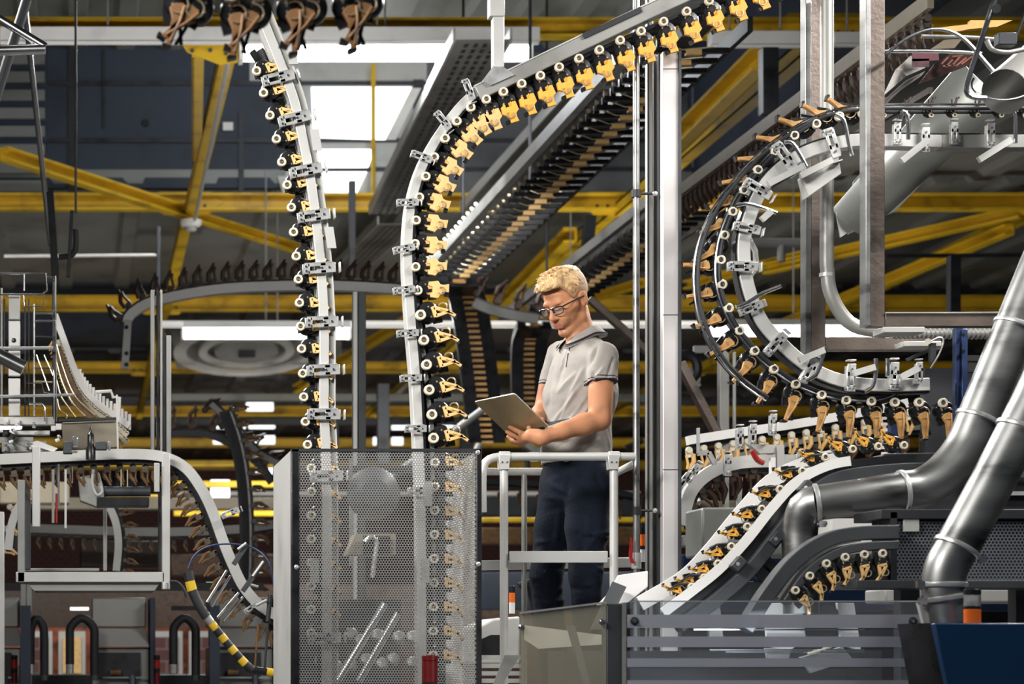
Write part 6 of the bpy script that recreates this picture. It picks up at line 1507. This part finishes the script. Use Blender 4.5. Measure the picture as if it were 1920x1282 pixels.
# left hand: palm under the hinge, four fingers along the lid's back, thumb along the hinge
pw = np.array(LW); pk = P3(985, 812, -.225)
B.cap(pw, pw * .4 + pk * .6 + np.array([0, 0, -.004]), .026, .026, .012, sq=(lidn, 1.25))
side = np.array([0, 0, 1.0])
pc = P3(996, 816, -.235)
for (kx, ky, tx, ty, r, m1) in ((986, 806, 958, 797, .0100, (972, 800)), (981, 813, 953, 806, .0102, (967, 809)), (979, 820, 955, 815, .0098, (966, 819)), (984, 825, 966, 823, .0088, (974, 826))):
    def on(px, py, off):   # solve for the point of the lid plane seen at the pixel, then lift it off
        d = np.array(V(px, py, 1.0)) - np.array([0, 0, ZC]); c0 = np.array([0, 0, ZC]); t_ = ((H2 - c0) @ lidn) / (d @ lidn); return c0 + d * t_ + lidn * off
    K = on(kx, ky, .020); Mi = on(m1[0], m1[1], .018); T = on(tx, ty, .009)
    B.cap(pc, K, .016, r * 1.15, .010); B.cap(K, Mi, r * 1.08, r * .96, .005); B.cap(Mi, T, r * .96, r * .80, .004)
B.cap(pw, pc, .026, .024, .012)
T0, T1, T2 = P3(1008, 812, -.25), on(999, 803, .024), on(996, 796, .016)
B.cap(T0, T1, .016, .0125, .010); B.cap(T1, T2, .0118, .0098, .005)
# right hand resting on the keyboard
basev = -Fd * .170 + np.array([0, 0, .058]); basen = np.cross(basev, Lb); basen /= np.linalg.norm(basen)
if basen[2] < 0: basen = -basen
def kb(a, b, off=0.0): return H2 + (H1c - H2) * a + basev * b + basen * off
pr_ = kb(.72, .55, .028); B.cap(RW, pr_, .025, .022, .012)
for i in range(4):
    K = kb(.66 + .07 * i, .42, .026); T = kb(.64 + .075 * i, .20 + .04 * abs(i - 1.5), .012)
    B.cap(pr_, K, .013, .0095, .008); B.cap(K, T, .0092, .0075, .004)
B.cap(pr_, kb(.55, .5, .015), .012, .009, .006)
# head
B.ell(Hd(-.014, 0, .030), RhM, (.094, .074, .080), .01)
B.ell(Hd(.022, 0, -.030), RhM, (.060, .056, .075), .02)
for s in (-1, 1):
    B.cap(Hd(-.018, s * .052, -.040), Hd(-.006, s * .047, -.072), .018, .015, .018); B.cap(Hd(-.006, s * .047, -.072), Hd(.058, s * .016, -.104), .015, .013, .016)
    B.cap(Hd(.055, s * .040, -.018), Hd(.030, s * .058, -.012), .017, .016, .018)
    B.ell(Hd(.066, s * .022, -.048), RhM, (.018, .018, .022), .014)
B.ell(Hd(.064, 0, -.103), RhM, (.020, .020, .016), .014)
B.ell(Hd(.066, 0, -.062), RhM, (.020, .028, .020), .014)
B.cap(Hd(.076, -.032, .020), Hd(.076, .032, .020), .010, .010, .014)
for s in (-1, 1):
    B.ell(Hd(.090, s * .031, .0), RhM, (.020, .017, .011), .010, 'cut')
    B.ell(Hd(.067, s * .031, .0), RhM, (.0135, .0155, .0125), .004)
B.cap(Hd(.080, 0, .010), Hd(.100, 0, -.030), .0075, .0115, .008); B.ell(Hd(.096, 0, -.034), RhM, (.012, .011, .009), .006)
for s in (-1, 1): B.ell(Hd(.088, s * .012, -.036), RhM, (.011, .0075, .0075), .004)
B.cap(Hd(.0835, -.019, -.064), Hd(.0835, .019, -.064), .0055, .0055, .005); B.cap(Hd(.0825, -.016, -.0745), Hd(.0825, .016, -.0745), .0065, .0065, .005)
B.cap(Hd(.092, -.021, -.0692), Hd(.092, .021, -.0692), .0022, .0022, .002, 'cut')
for s in (-1, 1):
    Re = np.stack([Fh * .94 - Lh * s * .34, Lh * .94 * 1 + Fh * s * .34, Uh])
    B.ell(Hd(-.012, s * .080, -.004), Re, (.019, .0065, .032), .006); B.ell(Hd(-.010, s * .087, .000), Re, (.011, .0055, .020), .003, 'cut'); B.ell(Hd(-.004, s * .078, -.024), Re, (.008, .006, .011), .004)
Vb, Fb_ = B.mesh()
cen = Vb[Fb_].mean(1); q = (cen - HO) @ RhM.T
fm = np.zeros(len(cen), int)
dst = np.abs(q[:, 1])
fm[(q[:, 2] < -.050) & (q[:, 2] > -.125) & (q[:, 0] > .012) & (q[:, 0] < .12) & (dst < .07)] = 1
fm[(q[:, 0] > .074) & (dst < .022) & (q[:, 2] > -.081) & (q[:, 2] < -.0585)] = 2
body = np_obj('body', Vb, Fb_, [M['skin'], M['stubble'], M['lip']], man, fm)
# eyes: thin line of lashes and brows
mb = MB()
for s in (-1, 1):
    mb.tube([Hd(.0795 - abs(t) * .25 * .05, s * .031 + t * .012, -.0035 - .002 * (1 - (t) ** 2)) for t in np.linspace(-1, 1, 7)], .0013, 6)
obj('eyelash', mb, M['dbrown'], man)
mb = MB()
for s in (-1, 1): mb.tube([Hd(.084 - t * .007, s * (.016 + t * .028), .018 + .005 * math.sin(t * 2.6)) for t in np.linspace(0, 1, 8)], [.002, .0034, .0036, .0034, .003, .0026, .002, .001], 6)
obj('eyebrow', mb, M['hair'], man)
# glasses
gl = obj('glasses', MB(), M['black'], man) if 0 else None
mb = MB(); lens = MB()
for s in (-1, 1):
    out = [(-.021, .011), (-.010, .0135), (.012, .0135), (.022, .010), (.023, -.003), (.018, -.013), (.004, -.0165), (-.012, -.0155), (-.020, -.008)]
    R_ = [Hd(.099 - abs(x + s * .0) * 0 - (.010 if x * 1 > 0 else 0) * abs(x) / .02, s * (.032 + x), -.004 + y) for x, y in out]
    mb.tube(R_, .0019, 6, closed=True)
    mb.tube([R_[0], R_[1], R_[2], R_[3]], .0030, 6)
    mb.tube([Hd(.090, s * .055, .005), Hd(.085, s * .063, .007), Hd(.02, s * .077, .006), Hd(-.016, s * .082, .004), Hd(-.030, s * .080, -.012)], .0030, 6)
    lens.add(R_, [tuple(range(9))])
mb.tube([Hd(.099, -.011, .006), Hd(.102, 0, .008), Hd(.099, .011, .006)], .002, 6)
gl = obj('glasses', mb, M['black'], man); obj('lens', lens, M['glass'], gl, sharp=None)
# hair
Hf = Field(HO - .17, HO + .17, .0032)
Hf.ell(Hd(-.016, 0, .040), RhM, (.1015, .0800, .086), .004)
Hf.ell(Hd(.030, 0, .092), RhM, (.062, .060, .034), .02); Hf.ell(Hd(.070, .008, .088), RhM, (.030, .046, .020), .014); Hf.ell(Hd(-.04, 0, .09), RhM, (.06, .058, .036), .02)
rng = np.random.RandomState(4)
for i in range(150):
    f0 = rng.uniform(-.07, .075); l0 = rng.uniform(-.058, .058)
    top_ = .040 + .086 * math.sqrt(max(.02, 1 - ((f0 + .016) / .108) ** 2 - (l0 / .086) ** 2)) + (.012 if f0 > -.02 else .004)
    a = Hd(f0, l0, top_ - .004); dirv = (rng.uniform(.008, .03), rng.uniform(-.018, .012), rng.uniform(-.002, .010))
    b = Hd(f0 + dirv[0], l0 + dirv[1], top_ + dirv[2] - .002)
    Hf.cap(a, b, .0062, .0028, .004)
for i in range(26):
    l0 = -.05 + .10 * i / 25; f0 = .083 - 4 * l0 * l0 + rng.uniform(-.004, .008)
    Hf.cap(Hd(f0 - .03, l0 * 1.0, .100), Hd(f0 + .012, l0 + rng.uniform(-.01, .004), .086 + rng.uniform(-.008, .012)), .009, .0035, .005)
def hair_cut(P):
    q_ = (P - HO) @ RhM.T; f, l, u = q_[..., 0], q_[..., 1], q_[..., 2]
    face = (f * .80 - (u - .02) * .50 + np.minimum(0, .06 - np.abs(l)) * 1.2 - .020)          # forehead and cheeks
    front = np.where(u > .076, -1, face)                                                      # the swept top overhangs the brow
    low = (-u - .035 + np.minimum(f + .02, 0) * .45)                                          # nape line
    ear = .030 - np.sqrt((f + .006) ** 2 + (u + .004) ** 2)
    ear = np.where(np.abs(l) > .06, ear, -1)
    return np.maximum(np.maximum(front, low), ear)
sl, Pg = Hf.block(Hf.lo, Hf.lo + Hf.h * Hf.n, 0)
Hf.F[sl] = np.maximum(Hf.F[sl], hair_cut(Pg).astype(np.float32))
Vh, Fh_ = Hf.mesh(); qh = (Vh - HO) @ RhM.T
nz = .0013 * np.sin(qh[:, 1] * 620 + 9 * np.sin(qh[:, 0] * 45) + 5 * np.sin(qh[:, 2] * 60)) + .0010 * np.sin(qh[:, 1] * 1100 + qh[:, 0] * 260 + 4 * np.sin(qh[:, 2] * 90))
dirn = Vh - Hd(-.01, 0, .02); dirn /= np.linalg.norm(dirn, axis=1)[:, None]
up_ = np.clip((qh[:, 2] - .02) / .05, .15, 1)
Vh = Vh + dirn * (nz * up_ * 1.3)[:, None]
ch = (Vh[Fh_].mean(1) - HO) @ RhM.T
M['hair_side'] = mat('cropped_hair', (0.40, 0.22, 0.10), 0.6, 0, 0.2, 90, 0.5)
np_obj('hair', Vh, Fh_, [M['hair'], M['hair_side']], man, ((ch[:, 2] < .062 + .012 * np.sin(ch[:, 0] * 160)) & (np.abs(ch[:, 1]) > .045)).astype(int))

# ---- clothes
def fold(Vv, N, a, b, wd, amp):
    """raise (or press) a crease running between two points, on the side of the cloth the camera sees"""
    def uv(p): return np.stack([p[..., 0] / p[..., 1], (p[..., 2] - ZC) / p[..., 1]], -1) * DM_
    A, Bq, Q = uv(np.array(a)), uv(np.array(b)), uv(Vv); ab = Bq - A; t = np.clip(((Q - A) @ ab) / (ab @ ab), 0, 1); d = np.linalg.norm(Q - A - t[:, None] * ab, axis=1)
    s = d / wd; front = np.clip(-N[:, 1] * 1.6 + .25, 0, 1)
    return Vv + N * (amp * front * np.exp(-s * s) * np.sin(np.pi * np.clip(t * .86 + .07, 0, 1)) ** .6)[:, None]
def normals(Vv, Ff):
    n = np.cross(Vv[Ff[:, 2]] - Vv[Ff[:, 0]], Vv[Ff[:, 3]] - Vv[Ff[:, 1]]); N = np.zeros_like(Vv)
    for k_ in range(4): np.add.at(N, Ff[:, k_], n)
    return N / np.maximum(np.linalg.norm(N, axis=1), 1e-9)[:, None]
Sh = Field([P3(1000, 700)[0] - .03, DM_ - .36, P3(0, 885)[2]], [P3(1180, 700)[0] + .03, DM_ + .34, P3(0, 620)[2]], .004)
Sh.cap(P3(1080, 905), P3(1080, 850), .121, .118, .02, sq=(Lb, .82)); Sh.cap(P3(1080, 850), waist, .117, .108, .03, sq=(Lb, .80)); Sh.cap(waist, P3(1088, 740), .108, .121, .04, sq=(Lb, .78))
Sh.cap(P3(1088, 740), P3(1092, 690), .122, .105, .04, sq=(Lb, .74)); Sh.cap(P3(1092, 690), P3(1094, 655), .100, .066, .03, sq=(Lb, .70))
Sh.cap(LS - Lb * .035, RS + Lb * .035, .056, .054, .04)
LSl = LS + (LE - LS) * .50; RSl = RS + (RE - RS) * .60
Sh.cap(LS, LSl, .060, .058, .03); Sh.cap(RS, RSl, .055, .053, .03)
# sleeve and hem ends: only cut locally
def end_cut(Fl, p, n, rad, k=.0):
    p = np.array(p); n = np.array(n) / np.linalg.norm(n)
    def fn(P): return -np.maximum((P - p) @ n * -1, np.linalg.norm(P - p, axis=-1) - rad)
    sl_, Pq = Fl.block(p - rad, p + rad, .0)
    near_ = np.linalg.norm(Pq - p, axis=-1) < rad; d = ((Pq - p) @ n).astype(np.float32)
    Fl.F[sl_] = np.where(near_ & (d > -.0), np.maximum(Fl.F[sl_], d), Fl.F[sl_])
dl = (LE - LS) / np.linalg.norm(LE - LS); dr = (RE - RS) / np.linalg.norm(RE - RS)
sleeveL = LS + dl * (P3(0, 668)[2] - P3(0, 718)[2]) * 1.0
def sl_cut(Fl, p, n, rad):
    p = np.array(p); n = np.array(n); sl_, Pq = Fl.block(p - .09, p + .13, .0)
    q = Pq - p; h_ = q @ n; rr = np.linalg.norm(q - h_[..., None] * n, axis=-1)
    Fl.F[sl_] = np.where((rr < rad) & (h_ > 0), np.maximum(Fl.F[sl_], h_.astype(np.float32)), Fl.F[sl_])
torso_keep = Sh.F.copy()
# rebuild: torso alone, sleeves alone cut flat, then joined
T_ = Field(Sh.lo, Sh.lo + Sh.h * (Sh.n - 1), Sh.h); T_.cap(P3(1080, 905), P3(1080, 850), .121, .118, .02, sq=(Lb, .82)); T_.cap(P3(1080, 850), waist, .117, .108, .03, sq=(Lb, .80)); T_.cap(waist, P3(1088, 740), .108, .120, .04, sq=(Lb, .78))
T_.cap(P3(1088, 740), P3(1092, 690), .121, .105, .04, sq=(Lb, .74)); T_.cap(P3(1092, 690), P3(1094, 655), .100, .064, .03, sq=(Lb, .70)); T_.cap(LS - Lb * .045, RS + Lb * .045, .054, .052, .04)
hem = P3(1080, 869); T_.plane(hem, [0, -.02, -1])
S_ = Field(Sh.lo, Sh.lo + Sh.h * (Sh.n - 1), Sh.h); S_.cap(LS, LS + dl * .17, .057, .059, .03); S_.cap(RS, RS + dr * .22, .052, .053, .03)
cL = LS + dl * .108; cR = RS + dr * .140
ax_ = [S_.lo[i] + S_.h * np.arange(S_.n[i]) for i in range(3)]; G = np.stack(np.meshgrid(*ax_, indexing='ij'), -1)
left_half = ((G - chest) @ Lb) > 0
cutd = np.where(left_half, (G - cL) @ (dl + np.array([.12, 0, 0])), (G - cR) @ dr).astype(np.float32)
S_.F = np.maximum(S_.F, cutd)
k_ = .012; h_ = np.clip(.5 + .5 * (T_.F - S_.F) / k_, 0, 1); Sh.F = T_.F * (1 - h_) + S_.F * h_ - k_ * h_ * (1 - h_)
# neck opening
nb = neck0 + np.array([0, 0, .012])
Sh.cap(nb - np.array([0, 0, .02]) + Fb * .015, nb + np.array([0, 0, .10]), .052, .07, .006, 'cut')
Vs, Fs = Sh.mesh(); N = normals(Vs, Fs)
def pf(x, y, side=1):   # a point on the camera side of the torso under the pixel
    return P3(x, y, -.13)
for (x0, y0, x1, y1, wd, am) in ((1095, 690, 1060, 760, .016, .006), (1090, 720, 1040, 790, .014, .007), (1098, 745, 1050, 812, .013, .006), (1035, 690, 1028, 760, .012, -.004), (1105, 760, 1078, 800, .012, .006), (1060, 660, 1045, 720, .016, -.005),
                                 (1130, 690, 1112, 716, .010, .004), (1150, 672, 1138, 712, .010, -.004), (1120, 650, 1102, 690, .010, -.006), (1108, 830, 1060, 862, .011, .007), (1122, 824, 1070, 842, .010, .006), (1030, 850, 1070, 866, .011, .006),
                                 (1100, 850, 1136, 866, .012, .005), (1046, 735, 1080, 700, .014, .005), (1036, 800, 1070, 735, .012, -.005), (1084, 760, 1030, 815, .010, -.005), (1092, 800, 1040, 845, .010, -.006), (1070, 640, 1052, 690, .010, .004), (1112, 700, 1106, 745, .010, -.008)):
    Vs = fold(Vs, N, pf(x0, y0), pf(x1, y1), wd * .62, am * 1.7)
Vs = Vs + N * (.0012 * np.sin(Vs[:, 2] * 90 + 4 * np.sin(Vs[:, 0] * 40)) * np.sin(Vs[:, 0] * 70 + Vs[:, 1] * 50))[:, None]
cs = Vs[Fs].mean(1)
fms = np.zeros(len(cs), int)
isl = ((cs - chest) @ Lb) > .05; dL = (cs - cL) @ ((dl + np.array([.12, 0, 0]))); rl = np.linalg.norm((cs - cL) - ((cs - cL) @ dl)[:, None] * dl, axis=1)
fms[isl & (dL > -.006) & (dL < .004) & (rl < .068)] = 1; fms[isl & (dL > -.017) & (dL < -.013) & (rl < .068)] = 1
isr = ((cs - chest) @ Lb) < -.05; dR = (cs - cR) @ dr; rr = np.linalg.norm((cs - cR) - (dR)[:, None] * dr, axis=1)
fms[isr & (dR > -.006) & (dR < .004) & (rr < .062)] = 1; fms[isr & (dR > -.017) & (dR < -.013) & (rr < .062)] = 1
shirt = np_obj('polo_shirt', Vs, Fs, [M['polo'], M['trim']], man, fms)
# collar
mb = MB(); trim = MB(); n_ = 40; inner_, outer_ = [], []
base = neck0 + Fb * .004
cvs, tvs = [], []
for i in range(n_ + 1):
    an = math.radians(18 + (360 - 36) * i / n_); c_, s_ = math.cos(an), math.sin(an)       # opening at the front
    back_ = (1 - c_) / 2
    r0 = .059; dip = -.034 * max(0, c_) ** 1.2
    top_ = base + Fb * (c_ * (r0 + .004)) + Lb * (s_ * r0 * 1.02) + Ub * (.044 + .016 * back_ + dip)
    w_ = .040 + .010 * max(0, c_)
    bot = base + Fb * (c_ * (r0 + .034)) + Lb * (s_ * (r0 * 1.02 + .030)) + Ub * (.044 + .016 * back_ + dip - w_) + Fb * (.016 * max(0, c_) ** 4)
    mid = top_ * .5 + bot * .5 + (Fb * c_ + Lb * s_) * .006
    lowin = base + Fb * (c_ * r0) + Lb * (s_ * r0) + Ub * (-.012 + dip)
    cvs += [lowin, top_, mid, bot]; tvs += [top_ * .28 + bot * .72 + (Fb * c_ + Lb * s_) * .0085, top_ * .14 + bot * .86 + (Fb * c_ + Lb * s_) * .0075]
mb.add(cvs, [(i * 4 + k, i * 4 + k + 1, i * 4 + k + 5, i * 4 + k + 4) for i in range(n_) for k in range(3)])
co = obj('collar', mb, M['polo'], shirt, sharp=80); sm_ = co.modifiers.new('cloth', 'SOLIDIFY'); sm_.thickness = .003
trim.tube(tvs[0::2], .0024, 6).tube([v + (tvs[1] - tvs[0]) * .0 for v in tvs[1::2]], .0012, 6)
obj('collar_stripe', trim, M['trim'], shirt)
def on_shirt(px, py):
    """frontmost point of the shirt seen at a pixel"""
    x_ = VPX + Vs[:, 0] / Vs[:, 1] * FPX; y_ = VPY - (Vs[:, 2] - ZC) / Vs[:, 1] * FPX
    near_ = (np.abs(x_ - px) < 2.6) & (np.abs(y_ - py) < 2.6); c_ = Vs[near_]
    return c_[c_[:, 1].argmin()] + np.array([0, -.0015, 0]) if len(c_) else P3(px, py, -.1)
obj('placket', MB().tube([Vector(tuple(on_shirt(x_, y_))) for x_, y_ in ((1066, 646), (1065, 654), (1063, 662), (1061, 670), (1060, 678), (1059, 686))], .0018, 6), M['trim'], shirt)
obj('button', MB().lathe(on_shirt(1064, 658), Vector(tuple(Fb * .6 + np.array([0, -.8, 0]))), [(0, .002), (.005, .002), (.005, 0)], 12), M['pale'], shirt)

J = Field([P3(985, 700)[0] - .05, DM_ - .34, P3(0, 1325)[2]], [P3(1160, 700)[0] + .05, DM_ + .34, P3(0, 855)[2]], .0045)
J.cap(P3(1080, 868), P3(1079, 905), .112, .120, .02, sq=(Lb, .80)); J.cap(P3(1082, 915) - Fb * .02, P3(1082, 935) - Fb * .02, .115, .100, .03, sq=(Lb, .76))
J.cap(LH, LK * .5 + LH * .5, .092, .080, .02); J.cap(LK * .5 + LH * .5, LK, .080, .063, .02); J.cap(LK, LA, .060, .056, .02)
J.cap(RH, RK * .5 + RH * .5, .090, .076, .02); J.cap(RK * .5 + RH * .5, RK, .076, .062, .02); J.cap(RK, RA, .060, .056, .02)
J.plane(P3(1080, 862), [0, 0, 1]); J.plane(P3(1080, 1318), [0, 0, -1])
Vj, Fj = J.mesh(); N = normals(Vj, Fj)
random.seed(21)
for (K_, s) in ((LK, 1), (RK, 1)):
    for i in range(16):
        z = random.uniform(-.20, .16); x = random.uniform(-.06, .06)
        a = K_ + np.array([x, -.06, z]); b = a + np.array([random.uniform(-.09, .09), 0, random.uniform(-.03, .02)]); Vj = fold(Vj, N, a, b, .010, random.choice((.006, -.005, .007)))
for (x0, y0, x1, y1, am) in ((1030, 905, 1065, 925, .008), (1020, 930, 1062, 938, .007), (1028, 955, 1060, 950, -.006), (1068, 885, 1062, 930, -.010), (1078, 900, 1110, 925, .007), (1075, 925, 1110, 960, .006), (1115, 885, 1130, 915, -.006), (1050, 960, 1040, 1020, .006), (1105, 960, 1100, 1040, .006), (1120, 1000, 1090, 1050, .008), (1062, 890, 1035, 900, .006)):
    Vj = fold(Vj, N, P3(x0, y0, -.14), P3(x1, y1, -.14), .012, am * .9)
jeans = np_obj('jeans', Vj, Fj, [M['jeans']], man)
for x0, y0, x1, y1 in ((1122, 880, 1112, 905), (1112, 905, 1136, 912)):
    pass
# shoes
for A_ in (LA, RA):
    s_ = Field(A_ + np.array([-.32, -.22, -.14]), A_ + np.array([.16, .12, .06]), .005)
    z0 = body_org.z
    h0 = np.array([A_[0], A_[1], z0 + .045]); s_.cap(h0, h0 + Fb * .17 + np.array([0, 0, -.008]), .050, .042, .02, sq=(Ub, 1.1)); s_.cap(h0 - Fb * .02, h0 + np.array([0, 0, .05]), .046, .042, .02); s_.plane([0, 0, z0], [0, 0, -1])
    v_, f_ = s_.mesh(); np_obj('shoe', v_, f_, [M['shoe']], man)

# ---- laptop
lt = thing('laptop', 'open laptop with a champagne-coloured lid held up by the man', 'laptop', Vector(tuple(H2)))
def slab(o, u, v, n, th, rad=.010):
    """rounded rectangle o + a u + b v (0..1), thickness th along n"""
    lu, lv = np.linalg.norm(u), np.linalg.norm(v); uu, vv = u / lu, v / lv; pts = []
    for cx_, cy_, a0 in ((lu - rad, lv - rad, 0), (rad, lv - rad, 90), (rad, rad, 180), (lu - rad, rad, 270)):
        for k_ in range(6):
            an = math.radians(a0 + k_ * 18); pts.append(Vector(tuple(o + uu * (cx_ + rad * math.cos(an)) + vv * (cy_ + rad * math.sin(an)))))
    return MB().prism(pts, Vector(tuple(n * th)))
W_ = H1c - H2
obj('lid', slab(H2, W_, lidv, -lidn, .005), M['laptop'], lt, bevel=.0008)
obj('lid_rim', slab(H2 - lidn * .0015 - W_ * .004 - lidv * .006, W_ * 1.008, lidv * 1.012, -lidn, .003), M['galv'], lt)
obj('screen', slab(H2 + W_ * .03 + lidv * .05 - lidn * .0052, W_ * .94, lidv * .9, -lidn, .0006, .003), M['black'], lt)
obj('base', slab(H2, W_, basev, -basen, .010), M['galv'], lt, bevel=.001)
kbm = MB()
for r in range(5):
    for c_ in range(12): 
        o_ = kb(.08 + c_ * .072, .12 + r * .11, .0003); kbm.prism([Vector(tuple(o_)), Vector(tuple(o_ + W_ * .058)), Vector(tuple(o_ + W_ * .058 + basev * .085)), Vector(tuple(o_ + basev * .085))], Vector(tuple(basen * .0015)))
obj('keyboard', kbm, M['black'], lt, kind='stuff')
ports = MB()
for i in range(6):
    o_ = H2 + basev * (.35 + i * .07) - basen * .003 + Lb * .0005; ports.prism([Vector(tuple(o_)), Vector(tuple(o_ + basev * .045)), Vector(tuple(o_ + basev * .045 - basen * .004)), Vector(tuple(o_ - basen * .004))], Vector(tuple(Lb * .0008)))
obj('port', ports, M['black'], lt, kind='stuff')
obj('hinge', MB().tube([Vector(tuple(H2 + W_ * .08)), Vector(tuple(H2 + W_ * .92))], .005, 10), M['black'], lt)
